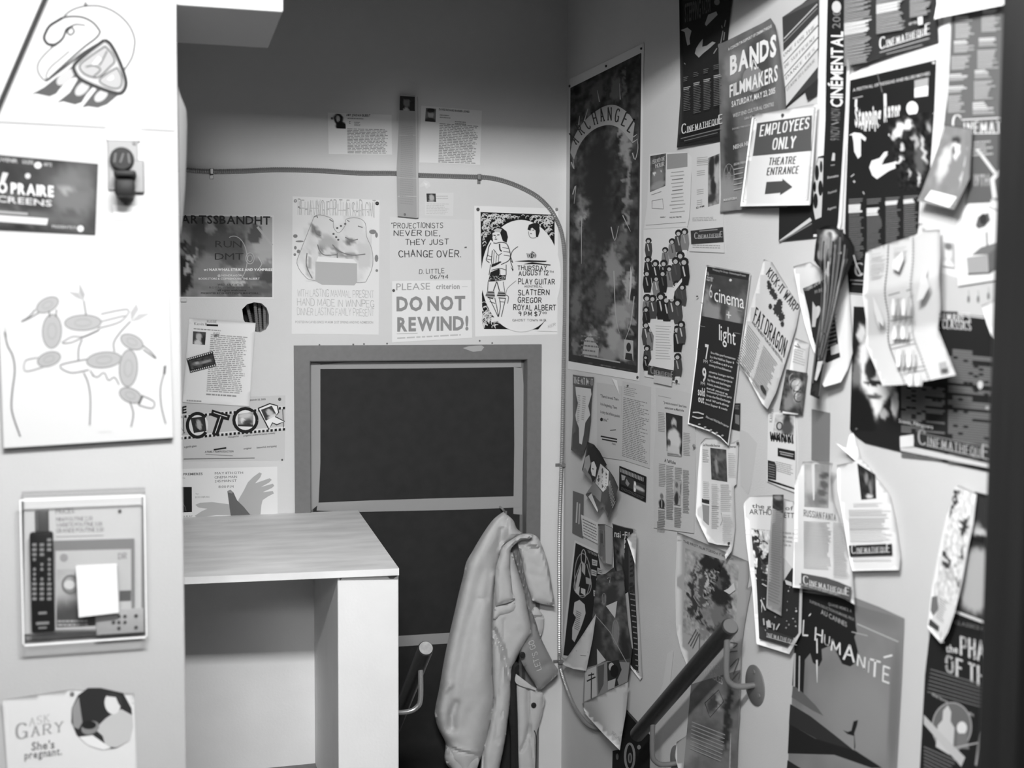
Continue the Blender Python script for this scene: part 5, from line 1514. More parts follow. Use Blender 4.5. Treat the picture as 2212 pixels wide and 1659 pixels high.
p.pins(k1(KC, 1240, 470), g=200, r=3)
p.build()

# --- white drawing, portrait card, calendar with a large face
p = N('film_calendar', [(1845, 662), (1960, 668), (2175, 694), (2160, 1024), (2010, 992), (1869, 957), (1852, 945), (1837, 930), (1839, 840), (1848, 760)], 'large black calendar poster with a pale close-up face and grey listings', g=46, off=.003, quad=[(1845, 662), (2175, 694), (2160, 1024), (1837, 930)], seed=32)
p.photo(KD([(880, 800), (1245, 830), (1225, 1790), (850, 1760)]), 45, [k1(KD, 1050, 1330)+(42, 95, 235, .3), k1(KD, 940, 1010)+(10, 20, 210, .6), k1(KD, 1010, 1290)+(12, 26, 60, .5), k1(KD, 1040, 1400)+(22, 5, 50, .5), k1(KD, 1040, 1500)+(16, 6, 90, .6), k1(KD, 1180, 1400)+(14, 4, 60, .6), k1(KD, 900, 1450)+(10, 70, 120, .7), k1(KD, 1170, 1640)+(30, 40, 46, .4, -30), k1(KD, 920, 1660)+(36, 60, 40, .4, 20), k1(KD, 1200, 1560)+(8, 30, 215, .5), k1(KD, 1120, 1640)+(8, 12, 180, .5)], 6, 5, (36, 60), 3, warp=4)
p.text("Nightmare's", k1(KD, 1450, 905), k1(KD, 1790, 922), 18, 225, 'serif').text('Reel Classics', k1(KD, 1440, 960), k1(KD, 1795, 985), 18, 225, 'serif').line(KD([(1560, 845), (1690, 850)]), 5, 70)
for x0, x1, ya, yb, dy in ((1250, 1590, 1385, 1960, .10), (1615, 1960, 1110, 2010, .09)):
    y = ya
    while y < yb:
        gap = p.rnd.random() < .16
        if not gap:
            xe = x0+(x1-x0)*p.rnd.choice((1, 1, 1, .95, .55))
            p.poly(KD([(x0, y), (xe, y+(xe-x0)*dy), (xe, y+15+(xe-x0)*dy), (x0, y+15)]), 108)
            for k in range(int((xe-x0)/40)):
                if p.rnd.random() < .12:
                    p.poly(KD([(x0+40*k, y+40*k*dy), (x0+40*k+36, y+40*k*dy+3), (x0+40*k+36, y+40*k*dy+18), (x0+40*k, y+40*k*dy+15)]), 50)
        y += 19
p.ell(*k1(KD, 1866, 1412), 6, 9, 195).ell(*k1(KD, 1920, 1590), 4, 4, 160)
p.poly(KF([(1188, 355), (1290, 340), (1295, 430), (1190, 438)]), 225).poly(KF([(1190, 440), (1300, 436), (1870, 565), (1855, 592), (1195, 462)]), 205)
p.poly(KF([(1300, 320), (1900, 440), (1895, 555), (1290, 425)]), 60)
p.logo(k1(KF, 1322, 408), k1(KF, 1850, 525), 23, 180).line(KF([(1335, 330), (1865, 440)]), 1.6, 140).text('Scenic, Filmgoers', k1(KF, 1180, 250), k1(KF, 1435, 300), 8, 205, 'bold')
p.pins(k1(KF, 870, 300), g=70, r=3)
p.build()
p = N('drawing', [(2091, 440), (2185, 436), (2180, 600), (2157, 604), (2069, 618), (2071, 540), (2080, 460)], 'white sheet with a grey drawing of a little house beside the door post', 'picture', g=216, off=.006, quad=[(2091, 440), (2185, 436), (2180, 602), (2069, 618)], seed=33)
p.poly(KD([(1760, 420), (1925, 395), (1925, 540), (1772, 553)]), 150).poly(KD([(1800, 400), (1870, 340), (2000, 300), (1985, 390), (1925, 395)]), 110).poly(KD([(1925, 395), (2000, 340), (2000, 490), (1928, 540)]), 95).line(KD([(1770, 550), (1940, 540), (2000, 490)]), 4, 80).line(KD([(1920, 330), (1915, 220)]), 3, 60).poly(KD([(1830, 170), (1850, 100), (1930, 70), (1945, 130), (1900, 180), (1850, 195)]), 90).ell(*k1(KD, 1890, 120), 8, 12, 60)
p.line(KD([(1930, 20), (2010, 60)]), 3, 130).build()
p = N('portrait_card', [(2037, 523), (2061, 525), (2062, 578), (2036, 574)], 'tiny portrait card between the folded brochure and the house drawing', 'picture', g=190, off=.003, seed=34)
p.photo([(2037, 523), (2061, 525), (2062, 578), (2036, 574)], 170, [(.5, .45, .3, .35, 205, .4), (.5, .18, .32, .16, 110, .5), (.5, .95, .5, .2, 215, .5)], 5, 4, (8, 14)).build()
p = N('notice_sheet', [(2034, 590), (2068, 600), (2068, 622), (2160, 606), (2160, 700), (2130, 684), (2033, 674)], 'pale notice sheet with three small grey drawings under the house drawing', 'notice', g=184, off=.002, quad=[(2034, 590), (2160, 606), (2160, 700), (2033, 674)], seed=35)
for x, y in ((1775, 745), (1850, 745), (1930, 720)):
    p.line(KD([(x, y-70), (x+4, y-20)]), 2, 150).ell(*k1(KD, x, y), 3, 8, 110)
p.build()
p = N('loose_sheet', [(2121, 660), (2165, 640), (2162, 756), (2150, 748), (2132, 700)], 'white corner of a loose sheet jutting out by the door post', 'paper', g=214, off=.020, quad=[(2121, 660), (2165, 640), (2162, 756), (2132, 740)], curl=lambda u, v: .01*v)
p.build()


def zig(knots):
    def f(u, v):
        for (v0, w0), (v1, w1) in zip(knots, knots[1:]):
            if v <= v1:
                t = max(0, (v-v0)/(v1-v0))
                return w0+(w1-w0)*t
        return knots[-1][1]
    return f


p = N('folded_brochure', KD([(975, 370), (1150, 310), (1340, 250), (1378, 235), (1390, 155), (1420, 150), (1425, 210), (1555, 200), (1556, 400), (1545, 570), (1556, 800), (1538, 975), (1600, 1130), (1677, 1335), (1480, 1375), (1270, 1410), (1105, 1420), (1040, 1260), (972, 1108), (975, 900), (950, 718)]),
      'pale unfolded brochure with creases and two film strip borders, hanging over the reggae poster', 'brochure', g=192, off=.012, quad=KD([(965, 370), (1560, 200), (1660, 1340), (1100, 1420)]), curl=zig([(0, .004), (.29, .030), (.62, .012), (1, .075)]), step=9, seed=36)
p.eps0 = .002
L1 = [(1150, 320), (1140, 500), (1122, 690), (1150, 880), (1150, 1070), (1210, 1240), (1275, 1390)]
L2 = [(1342, 262), (1340, 440), (1322, 640), (1345, 830), (1338, 1000), (1400, 1180), (1468, 1370)]
for L in (L1, L2):
    pts = catmull([Vector((x, y, 0)) for x, y in KD(L)], 16)
    for i in range(0, len(pts)-1, 2):
        p.line([(pts[i].x, pts[i].y), (pts[i+1].x, pts[i+1].y)], 3.2, 110)
for a in ([(1150, 715), (1240, 690)], [(1290, 680), (1330, 665)], [(1165, 915), (1345, 880)], [(1160, 1105), (1345, 1060)], [(1250, 1300), (1430, 1265)]):
    p.line(KD(a), 2.4, 105)
for x, y, w, n1 in ((1010, 400, 110, 2), (1005, 450, 110, 7), (1190, 350, 110, 5)):
    for r_ in range(n1):
        p.line(KD([(x, y+18*r_), (x+w*p.rnd.uniform(.6, 1), y+18*r_-14)]), 1.8, 165)
for pts in ([(1190, 440), (1260, 370), (1270, 430), (1230, 530), (1180, 500)], [(1030, 720), (1070, 800), (1110, 900), (1110, 960), (1060, 900), (1040, 830)], [(1370, 760), (1400, 600), (1450, 470), (1440, 560), (1470, 640), (1420, 740)], [(1050, 840), (1090, 980), (1060, 920)]):
    p.poly(KD(pts), 210)
for x, y, s_ in ((1170, 740, 1), (1180, 950, .8), (1210, 1140, 1), (1300, 1330, .7)):
    for k in range(4):
        xx = x+40*k*s_
        p.poly(KD([(xx, y+70*s_), (xx+10, y), (xx+26, y), (xx+34, y+80*s_), (xx+28, y+130*s_), (xx+4, y+130*s_)]), (226, 160, 228, 175)[k])
p.poly(KD([(1540, 1240), (1600, 1225), (1612, 1280), (1548, 1290)]), 150)
p.build()

# --- dark strip and sheets in the middle
p = N('flyer', KD([(410, 490), (540, 452), (610, 500), (670, 540), (760, 545), (832, 560), (852, 800), (872, 1160), (835, 1290), (780, 1390), (650, 1428), (630, 1390), (600, 1230), (550, 1100), (500, 940), (468, 800)]), 'curling white flyer with a black star-like picture, under the dark hanging strip', 'flyer', g=236, off=.010, quad=KD([(410, 480), (830, 545), (860, 1400), (600, 1420)]), curl=lambda u, v: .02*max(0, .15-v)*6*(1-u)+.03*max(0, v-.8)*3, step=10, seed=37)
p.poly(KD([(485, 660), (575, 620), (670, 582), (720, 800), (745, 980), (775, 1195), (672, 1240), (620, 1210), (560, 1040), (530, 850)]), 52)
p.text('Going Down', k1(KD, 492, 695), k1(KD, 640, 610), 9, 220, 'serif', slant=.2).text('to the', k1(KD, 575, 705), k1(KD, 640, 680), 7, 200, 'serif').ell(*k1(KD, 590, 850), 7, 16, 200, rot=20).poly(KD([(560, 760), (600, 830), (580, 960), (555, 960)]), 190)
for r_ in range(9):
    p.line(KD([(620, 900+32*r_), (745, 862+32*r_)]), 2, 150)
p.poly(KD([(700, 1115), (762, 1090), (770, 1160), (705, 1180)]), 205).poly(KD([(625, 1130), (650, 1120), (640, 1210), (628, 1200)]), 235)
p.build()
p = N('dark_strip', KD([(600, 205), (650, 175), (720, 165), (790, 215), (850, 270), (888, 340), (885, 420), (830, 540), (745, 745), (722, 720), (690, 1000), (650, 1260), (612, 1525), (540, 1490), (560, 1300), (590, 1050), (640, 760), (668, 560), (590, 470), (570, 440), (580, 330)]), 'long dark strip of film posters with painted sheen streaks, dangling across the middle of the wall', g=42, off=.050, quad=KD([(560, 165), (885, 165), (650, 1525), (540, 1500)]), curl=lambda u, v: .012*math.sin(v*6)+.012*math.sin(u*5), gloss=False, step=9, seed=38)
p.photo(KD([(590, 200), (800, 200), (800, 470), (600, 470)]), 50, [k1(KD, 690, 250)+(14, 14, 190, .7), k1(KD, 690, 320)+(10, 26, 120, .8), k1(KD, 640, 330)+(8, 24, 140, .8), k1(KD, 700, 240)+(5, 6, 90, .7), k1(KD, 620, 400)+(8, 12, 150, .7)], 20, 6, (24, 24), 8)
for a, w, g in (([(830, 430), (770, 620), (700, 950), (650, 1240), (610, 1500)], 3, 100), ([(700, 420), (680, 560), (640, 800), (590, 1100), (560, 1400)], 2.6, 120), ([(880, 400), (900, 470), (940, 560)], 2, 210), ([(760, 390), (790, 380)], 4, 140), ([(690, 450), (672, 540), (690, 560)], 6, 170), ([(810, 430), (735, 730)], 2, 140), ([(660, 1100), (640, 1250)], 5, 120)):  # grey streaks paint the sheen of crumpled gloss into the ink
    p.line(KD(a), w, g, 4)
for k in range(12):  # more painted sheen, in dark and pale strokes
    x = 600+18*k
    p.line(KD([(x+30, 260+30*(k % 4)), (x+20, 430), (x*.6+270, 760), (600+3.2*k, 1180+20*(k % 3))]), 1.6+(k % 3), (90, 38, 120, 60)[k % 4], 4)
p.poly(KD([(600, 1230), (640, 1225), (620, 1300), (590, 1380), (575, 1370)]), 200)
p.build()
p = N('comic_flyer', [(1650, 560), (1668, 566), (1728, 664), (1720, 705), (1703, 762), (1676, 848), (1658, 884), (1646, 872), (1598, 782), (1612, 690), (1632, 628)], 'tilted pale flyer with hand lettered black title and an inky monster-like blot', 'flyer', g=210, off=.007, quad=[(1650, 555), (1732, 664), (1662, 890), (1598, 782)], curl=lambda u, v: .014*u*v+.010*max(0, v-.8), step=10, seed=39)
p.label = 'tilted pale flyer with hand lettered black titles around a spiky ink blot'
p.text('KICK-IT WARP', (1655, 591), (1718, 677), 17, 62, 'fat', up=(.55, -.83), jit=True).text('FAT DRAGON', (1627, 690), (1694, 771), 27, 52, 'fat', up=(.22, -.97), h2=34)
rd = random.Random(8)
for x, y, r in ((1662, 618, 8), (1668, 630, 9), (1674, 640, 8), (1680, 668, 14), (1688, 684, 10), (1684, 655, 9), (1690, 700, 6), (1664, 662, 6), (1660, 610, 5)):
    pts = []
    for k in range(18):
        a = 2*math.pi*k/18
        rr = r*(1 if k % 2 else rd.uniform(.55, .8))
        pts.append((x+rr*math.cos(a)*.8, y+rr*math.sin(a)*1.2))
    p.poly(pts, 66)
p.text('AND THE BEST FILM OF THE FESTIVAL', (1624, 697), (1690, 783), 6, 110, 'bold', up=(.22, -.97))
for c0, c1 in ((0, .42), (.5, .95)):
    for r_ in range(18):
        u0, u1 = c0, c1*p.rnd.uniform(.9, 1)
        v0 = .0+r_*5.2
        p.line([(1616+66*u0-.28*v0, 702+88*u0+v0*.9), (1616+66*u1-.28*v0, 702+88*u1+v0*.9)], 1.6, 165)
p.text('CINEMATHEQUE', (1602, 790), (1640, 842), 6, 130, 'serif').poly(KD([(152, 1415), (170, 1412), (200, 1460), (195, 1490), (175, 1475), (155, 1440)]), 70)
p.build()
p = N('floral_flyer', [(1718, 730), (1749, 742), (1742, 800), (1736, 850), (1724, 896), (1690, 893), (1696, 845), (1707, 790)], 'narrow pale flyer with a dark swirling flower, left of the dark hanging strip', 'flyer', g=216, off=.004, quad=[(1718, 730), (1749, 742), (1724, 898), (1688, 892)], curl=lambda u, v: .006*v, seed=40)
p.lines(.1, .1, .9, .35, 7, 175, .4, .3).line(KD([(420, 1105), (465, 1120), (440, 1090)]), 2, 110)
p.photo(KD([(355, 1290), (520, 1320), (480, 1640), (300, 1610)]), 80, [k1(KD, 430, 1400)+(14, 10, 190, .7), k1(KD, 420, 1500)+(16, 20, 130, .7), k1(KD, 440, 1450)+(4, 24, 220, .6), k1(KD, 370, 1560)+(10, 14, 140, .6)], 40, 6, (16, 24), 3)
for k in range(4):
    p.ring(*k1(KD, 420+10*k, 1370+45*k), 12-k, 14-k, 1.8, 60 if k % 2 else 160, 20*k, 250+20*k)
p.build()
p = N('motorcycle_flyer', KF([(205, 190), (240, 175), (400, 170), (412, 300), (416, 450), (406, 775), (300, 735), (195, 690)]), 'white flyer with a dark bike photograph and jagged black lettering', 'flyer', g=230, off=.004, quad=KF([(205, 185), (402, 170), (406, 775), (195, 690)]), seed=41)
p.photo(KF([(260, 190), (398, 190), (398, 350), (240, 330)]), 200, [k1(KF, 345, 250)+(9, 22, 70, .6), k1(KF, 350, 290)+(12, 14, 90, .7)], 30, 5, (14, 16), 4).ring(*k1(KF, 290, 278), 6, 8, 3, 80).text('KAREN', k1(KF, 235, 250), k1(KF, 245, 150), 6, 120, 'serif', up=(-1, 0))
for k in range(11):
    x = 218+16*k
    p.poly(KF([(x, 322+k*3), (x+10, 330+k*3), (x+18, 378+k*3), (x+4, 375+k*3)]), 45)
p.text('WKNYI', k1(KF, 218, 385), k1(KF, 392, 408), 18, 45, 'fat').poly(KF([(276, 440), (405, 465), (405, 532), (276, 502)]), 48).line(KF([(290, 468), (395, 490)]), 2, 180).line(KF([(295, 485), (390, 505)]), 2, 180)
p.poly(KF([(202, 532), (255, 545), (266, 580), (264, 682), (202, 670)]), 60).lines(.35, .68, .95, .82, 6, 150, .4, .2).poly(KF([(202, 672), (402, 740), (402, 752), (202, 690)]), 48)
for r_ in range(6):
    p.line(KF([(208, 560+18*r_), (255, 572+18*r_)]), 1.2, 150)
p.build()
p = N('grey_card', KF([(530, 150), (668, 180), (662, 545), (528, 530)]), 'plain dark grey rectangular card below the dark hanging strip', 'card', g=122, off=.002, seed=42)
p.build()

# --- narrow poster with small print, above the railing
p = N('event_poster', [(1526, 572.5), (1622, 590), (1608.5, 699), (1597, 785), (1586, 877), (1574, 963), (1556, 945), (1533, 932), (1485.5, 916), (1502, 780), (1510, 699)], 'tall narrow black event poster with thin white lower case title, slightly tilted', g=232, off=.009, quad=[(1526, 572.5), (1622, 590), (1574, 963), (1485.5, 916)], gloss=False, curl=lambda u, v: .022*max(0, v-.75)*2*u+.004*math.sin(u*3), step=10, seed=43)
p.poly([(1527.5, 575.5), (1619, 592), (1606, 699), (1594.5, 785), (1583.5, 877), (1572, 958), (1555, 941), (1533, 928.5), (1488, 913), (1504.5, 780), (1512.5, 699)], 56)
p.photo([(1527, 590), (1618, 606), (1606, 700), (1514, 682)], 78, [(.25, .9, .22, .3, 150, .7), (.75, .85, .2, .35, 140, .7), (.5, .8, .1, .2, 80, .6), (.3, .5, .1, .2, 70, .7), (.9, .5, .1, .3, 100, .7), (.06, .6, .06, .3, 150, .7)], 10, 5, (20, 20), 3)
p.text('Winnipeg Film Group - Cinematheque Present', k1(KB, 1278, 468), k1(KB, 1550, 520), 4, 170, 'bold').ell(*k1(KB, 1425, 547), 3, 3, 220, 8).text('06', k1(KB, 1228, 505), k1(KB, 1250, 510), 8, 170, 'bold').text('thursday', k1(KB, 1232, 530), k1(KB, 1285, 540), 5, 200, 'bold').text('march', k1(KB, 1230, 550), k1(KB, 1278, 560), 6, 200, 'bold').text('6', k1(KB, 1253, 690), k1(KB, 1278, 694), 30, 215, 'sans')
p.text('cinema', k1(KB, 1292, 718), k1(KB, 1535, 780), 30, 240, 'sans').text('+', k1(KB, 1392, 870), k1(KB, 1430, 878), 22, 220, 'sans').text('light', k1(KB, 1332, 1035), k1(KB, 1466, 1078), 34, 235, 'sans')
for a in ([(1178, 730), (1520, 800)], [(1172, 918), (1505, 985)], [(1150, 1105), (1170, 1110)]):
    p.line(KB(a), 1, 150)
p.text('7', k1(KB, 1218, 1188), k1(KB, 1248, 1194), 31, 230, 'bold').text('PM', k1(KB, 1205, 1220), k1(KB, 1238, 1226), 7, 210, 'sans').text('9', k1(KB, 1195, 1370), k1(KB, 1228, 1376), 29, 230, 'bold').text('PM', k1(KB, 1183, 1400), k1(KB, 1216, 1406), 7, 210, 'sans').text('sold', k1(KB, 1160, 1482), k1(KB, 1216, 1495), 17, 230, 'bold').text('out', k1(KB, 1162, 1538), k1(KB, 1210, 1550), 15, 230, 'bold')
for x, y, n1, tx in ((1265, 1145, 4, ('live film performances', 'by the Halifax Super 8', 'Collective', 'coming in from Edmonton')), (1250, 1300, 5, ('cinema lounge series', 'Alex MacKenzie projects', 'by films and dual images', 'Atlantic, handmade projector', 'and more')), (1235, 1460, 4, ('homemade projector parts', 'from the Film Exchange', 'and Workshop', 'live Super 8 reels'))):
    for r_, t in enumerate(tx):
        p.text(t, k1(KB, x-5*r_, y+33*r_), k1(KB, x+200-12*r_, y+52+33*r_), 4.6, 205, 'bold')
p.text('Alice and Wild Film Projector', k1(KE, 1170, 440), k1(KE, 1350, 520), 5, 190, 'bold').line(KE([(1070, 400), (1110, 400), (1155, 415)]), 3, 210).line(KE([(1065, 430), (1110, 445), (1150, 440)]), 3, 210)
for k in range(5):
    p.ell(*k1(KE, 1120+45*k, 492+22*k), 3, 2, 170, 8)
p.pins(k1(KB, 1212, 820) if False else (1507, 640), g=60, r=1.5).build()
p = N('dark_card', [(1586, 871), (1599.5, 871), (1598.5, 931), (1580, 927)], 'small dark card peeping out right of the tall narrow black poster', 'card', g=62, off=.002, seed=44)
p.poly([(1588, 895), (1597, 897), (1597, 918), (1588, 914)], 130).lines(.2, .08, .9, .3, 3, 130, .5).build()

# --- reviews and group poster between the corner poster and the concert poster
p = N('review_sheet', [(1403, 333), (1440, 329), (1484, 328), (1494, 340), (1492, 420), (1489, 470), (1485, 490), (1391, 495), (1398, 440)], 'white review sheet with a dark cover picture at its upper left', 'notice', g=218, off=.004, quad=[(1403, 331), (1494, 328), (1486, 490), (1391, 495)], seed=45)
p.photo(KA([(708, 1165), (825, 1145), (820, 1388), (705, 1435)]), 90, [(.5, .65, .4, .3, 130, .8), (.25, .5, .08, .04, 230, .4), (.7, .5, .06, .04, 220, .4), (.5, .9, .5, .12, 150, .6)], 30, 6, (16, 20), 2).text('I Served the', k1(KA, 720, 1225), k1(KA, 815, 1195), 8, 235, 'serif').text('Hour', k1(KA, 745, 1255), k1(KA, 812, 1238), 9, 235, 'serif')
p.poly(KA([(832, 1152), (985, 1140), (985, 1245), (832, 1265)]), 150)
for r_ in range(12):
    y = 1285+27*r_
    w = p.rnd.uniform(.6, 1)*130
    p.line(KA([(910-w/2, y+4), (910+w/2, y-6)]), 2, 120 if r_ in (2, 5) else 165)
p.line(KA([(720, 1500), (800, 1485), (805, 1560), (720, 1555), (720, 1500)]), 1.4, 140).line(KA([(715, 1455), (790, 1430)]), 1.5, 150).text('THURSDAY', k1(KA, 780, 1628), k1(KA, 820, 1626), 3, 60, 'bold').text('THE LYRIC THEATRE', k1(KA, 850, 1630), k1(KA, 940, 1624), 3, 60, 'bold').line(KB([(735, 100), (1060, 75)]), 1, 150)
p.build()
p = N('review_sheet', [(1488, 322), (1560, 306), (1562, 420), (1565, 546), (1489, 543), (1490, 470), (1496, 400)], 'pale review sheet with a dark strip at its foot, under the first black programme poster', 'notice', g=212, off=.003, quad=[(1488, 322), (1560, 306), (1565, 546), (1489, 543)], seed=46)
p.photo(KA([(1138, 1180), (1225, 1145), (1222, 1520), (1138, 1545)]), 150, [(.3, .2, .25, .25, 60, .6), (.75, .1, .2, .1, 60, .6), (.5, .6, .25, .2, 60, .6), (.8, .4, .2, .2, 180, .6), (.3, .85, .4, .1, 70, .6)], 40, 6, (14, 30), 6)
for y, w in ((1180, 80), (1205, 90), (1280, 60), (1420, 50), (1500, 40)):
    for r_ in range(3):
        p.line(KA([(1055, y+15*r_), (1055+w, y+15*r_-8)]), 1.6, 165)
p.text('12 PM', k1(KA, 1050, 1560), k1(KA, 1110, 1545), 4, 80, 'bold').lines(.1, .68, .9, .72, 3, 160, .4)
p.poly(KB([(1100, 145), (1365, 115), (1370, 238), (1105, 256)]), 66).logo(k1(KB, 1130, 210), k1(KB, 1360, 195), 9.5, 190).line(KB([(1170, 148), (1320, 135)]), 2, 150).lines(.1, .93, .9, .97, 2, 160, .4)
p.build()
gp = [(1390, 493), (1430, 490), (1485, 487), (1484, 545), (1477, 646), (1471, 760), (1468, 829), (1430, 820), (1392, 813), (1389, 700)]
p = N('group_poster', gp, 'white poster crowded with small standing musicians around a text panel', g=222, off=.003, quad=[(1390, 493), (1485, 487), (1468, 829), (1392, 813)], seed=47)
sp_ = []
for x, y, h in ((1401, 555, 42), (1437, 575, 42), (1452, 560, 46), (1466, 545, 50), (1479, 540, 48), (1400, 600, 48), (1416, 612, 52), (1434, 612, 52), (1446, 620, 48), (1398, 632, 50), (1418, 640, 46), (1432, 632, 50), (1470, 600, 58), (1478, 615, 60), (1460, 610, 56), (1462, 655, 50), (1474, 660, 48), (1428, 690, 60), (1440, 694, 56), (1452, 690, 54), (1464, 700, 56), (1398, 690, 56), (1410, 688, 52), (1392+4, 705, 44), (1396, 745, 52), (1407, 756, 54), (1463, 760, 58), (1398, 790, 46), (1472, 742, 50), (1464, 812, 50), (1395, 800, 34)):
    sp_.append((x, y, h))
figures(p, sp_)
p.poly(KB([(750, 895), (970, 900), (960, 1000), (965, 1245), (960, 1300), (750, 1250), (790, 1170), (800, 1000)]), 224).poly(KB([(905, 670), (1030, 530), (1030, 560), (970, 640), (960, 700), (910, 705)]), 226)
for r_ in range(13):
    p.line(KB([(815, 920+22*r_), (950-p.rnd.uniform(0, 30), 926+22*r_)]), 1.3, 170)
p.poly(KB([(755, 1240), (978, 1286), (968, 1362), (750, 1312)]), 70).logo(k1(KB, 775, 1305), k1(KB, 958, 1345), 11, 175)
p.tape(KB([(800, 1318), (950, 1345), (945, 1412), (798, 1380)])).pins(k1(KB, 990, 1372), g=50, r=4)
p.build()

# --- lower left part of the right wall
p = N('handbill', KE([(135, 105), (215, 120), (298, 125), (280, 330), (275, 470), (256, 620), (225, 700), (200, 750), (120, 690), (135, 450)]), 'small curling handbill with dark sides and a pale vase shape, under the corner film poster', 'flyer', g=88, off=.005, quad=KE([(135, 105), (298, 125), (240, 740), (120, 690)]), curl=lambda u, v: .014*max(0, v-.75)*3, step=9, seed=48)
p.poly(KE([(135, 108), (298, 128), (292, 200), (135, 185)]), 100).text('TRE-AT MOT', k1(KE, 140, 170), k1(KE, 290, 188), 13, 215, 'fat')
p.poly(KE([(155, 200), (275, 215), (280, 260), (255, 350), (270, 420), (232, 480), (222, 560), (205, 650), (185, 640), (182, 520), (160, 460), (155, 420), (175, 330), (160, 260)]), 214).lines(.3, .2, .45, .55, 14, 160, .4, .3).lines(.55, .2, .75, .5, 12, 160, .4, .3)
p.build()
p = N('quotation_sheet', [(1289, 826), (1343, 834), (1343, 994), (1290, 986)], 'faded sheet with three lines of bold type and black marker bars', 'notice', g=196, off=.0025, seed=49)
for i, t in enumerate(('"There is no end. There', 'is no beginning. There', 'is only the infinite passion', 'of life."')):
    p.text(t, k1(KE, 350, 280+62*i), k1(KE, (490, 480, 500, 410)[i], (310+65*i) if i < 3 else 472), 6, 90, 'bold')
p.line(KE([(352, 585), (480, 610)]), 3, 55).line(KE([(362, 608), (480, 630)]), 3, 60).ell(*k1(KE, 358, 455), 3, 4, 50).line(KE([(425, 540), (470, 535)]), 2, 90).text('Fellini', k1(KE, 440, 650), k1(KE, 468, 656), 4, 110, 'bold')
p.build()
p = N('typed_sheet', [(1345, 823), (1406, 836), (1403, 1012), (1341, 992)], 'faded densely typed sheet right of the bold quotation sheet', 'notice', g=197, off=.002, seed=50)
p.lines(.05, .06, .6, .18, 5, 150, .4, .4).lines(.04, .2, .95, .96, 34, 135, .45, .35).pins((1357, 833), g=70, r=2)
p.build()
p = N('paper_scrap', [(1322, 817), (1333, 822), (1338, 853)], 'tiny white folded paper corner under the corner film poster', 'paper', g=234, off=.006, quad=[(1322, 817), (1333, 819), (1338, 853), (1325, 830)])
p.build()
na = [(1416, 837), (1460, 842), (1500, 852), (1503, 1010), (1499, 1152), (1470, 1148), (1412, 1140), (1411, 1000), (1418, 900)]
p = N('newspaper_page', na, 'yellowed newspaper page with a photograph of a seated man in white', 'notice', g=203, off=.003, quad=[(1416, 837), (1502, 852), (1499, 1152), (1410, 1140)], seed=51)
p.text('"Je suis le monstre" dans l\'ame', k1(KE, 840, 330), k1(KE, 1020, 365), 5, 80, 'bold').text('animateur au Manitoba', k1(KE, 850, 370), k1(KE, 1000, 395), 5, 80, 'bold')
p.photo(KE([(860, 400), (990, 430), (985, 745), (865, 700)]), 62, [(.5, .22, .17, .13, 195, .4), (.5, .3, .14, .06, 80, .6), (.5, .62, .42, .28, 215, .35), (.5, .95, .5, .2, 205, .5), (.18, .75, .1, .1, 90, .5), (.92, .85, .08, .12, 70, .5)], 6, 5, (16, 30), 2)
p.line(KE([(800, 270), (900, 290)]), 1.4, 160).text("A l'affiche", k1(KE, 848, 785), k1(KE, 936, 806), 7, 66, 'bold')
for x, y, w, n1 in ((800, 400, 55, 12), (995, 560, 55, 14), (805, 800, 52, 14), (862, 815, 58, 24), (930, 830, 55, 8), (992, 850, 50, 26), (800, 1160, 55, 10), (862, 1080, 55, 12), (925, 1140, 58, 12), (790, 1250, 60, 6), (870, 715, 110, 2)):
    for r_ in range(n1):
        p.line(KE([(x, y+13*r_), (x+w*p.rnd.uniform(.8, 1), y+13*r_+w*.12)]), 1.8, 160)
p.photo(KE([(800, 1015), (855, 1025), (855, 1150), (800, 1140)]), 205, [(.5, .25, .22, .18, 120, .5), (.5, .8, .4, .35, 60, .4), (.5, .75, .06, .25, 200, .5)], 0, 4, (10, 14)).photo(KE([(925, 920), (982, 935), (972, 1125), (920, 1115)]), 175, [(.35, .2, .2, .1, 110, .5), (.4, .75, .3, .3, 70, .5), (.85, .5, .04, .4, 80, .4)], 10, 4, (10, 18))
p.build()
p = N('black_flyer', KE([(497, 815), (708, 900), (703, 1100), (495, 1005)]), 'small black landscape flyer with a bright lamp-like beam', 'flyer', g=48, off=.003, seed=52)
for k in range(16):
    p.line([(.06+.055*k, .08), (.06+.055*k, .24)], 2.2, 160)
p.poly([(.06, .3), (.55, .3), (.55, .72), (.06, .72)], 70).poly([(.08, .32), (.25, .32), (.2, .5), (.1, .55)], 170).poly([(.28, .4), (.4, .55), (.34, .7), (.24, .6)], 150).photo([(.55, .36), (.96, .36), (.96, .78), (.55, .78)], 70, [(.1, .5, .12, .6, 240, .4), (.5, .5, .5, .2, 190, .7)], 0, 4, (16, 10)).lines(.08, .82, .95, .95, 3, 110, .4, .1)
p.build()
p = N('photo_flyer', KE([(248, 628), (300, 650), (345, 705), (400, 808), (330, 880), (290, 948), (255, 905), (205, 852), (232, 740)]), 'folded dark flyer with a woman\'s bright face, hanging over the handbill', 'flyer', g=60, off=.016, quad=KE([(232, 625), (400, 660), (380, 950), (205, 850)]), curl=lambda u, v: .02*v*(1-u), step=9, seed=53)
p.poly(KE([(280, 790), (300, 780), (320, 830), (310, 900), (285, 890), (275, 850)]), 205).line(KE([(285, 838), (298, 842)]), 2, 60).poly(KE([(232, 750), (262, 730), (275, 800), (250, 870), (215, 850)]), 150).poly(KE([(205, 852), (230, 830), (275, 900), (290, 948)]), 120)
p.build()
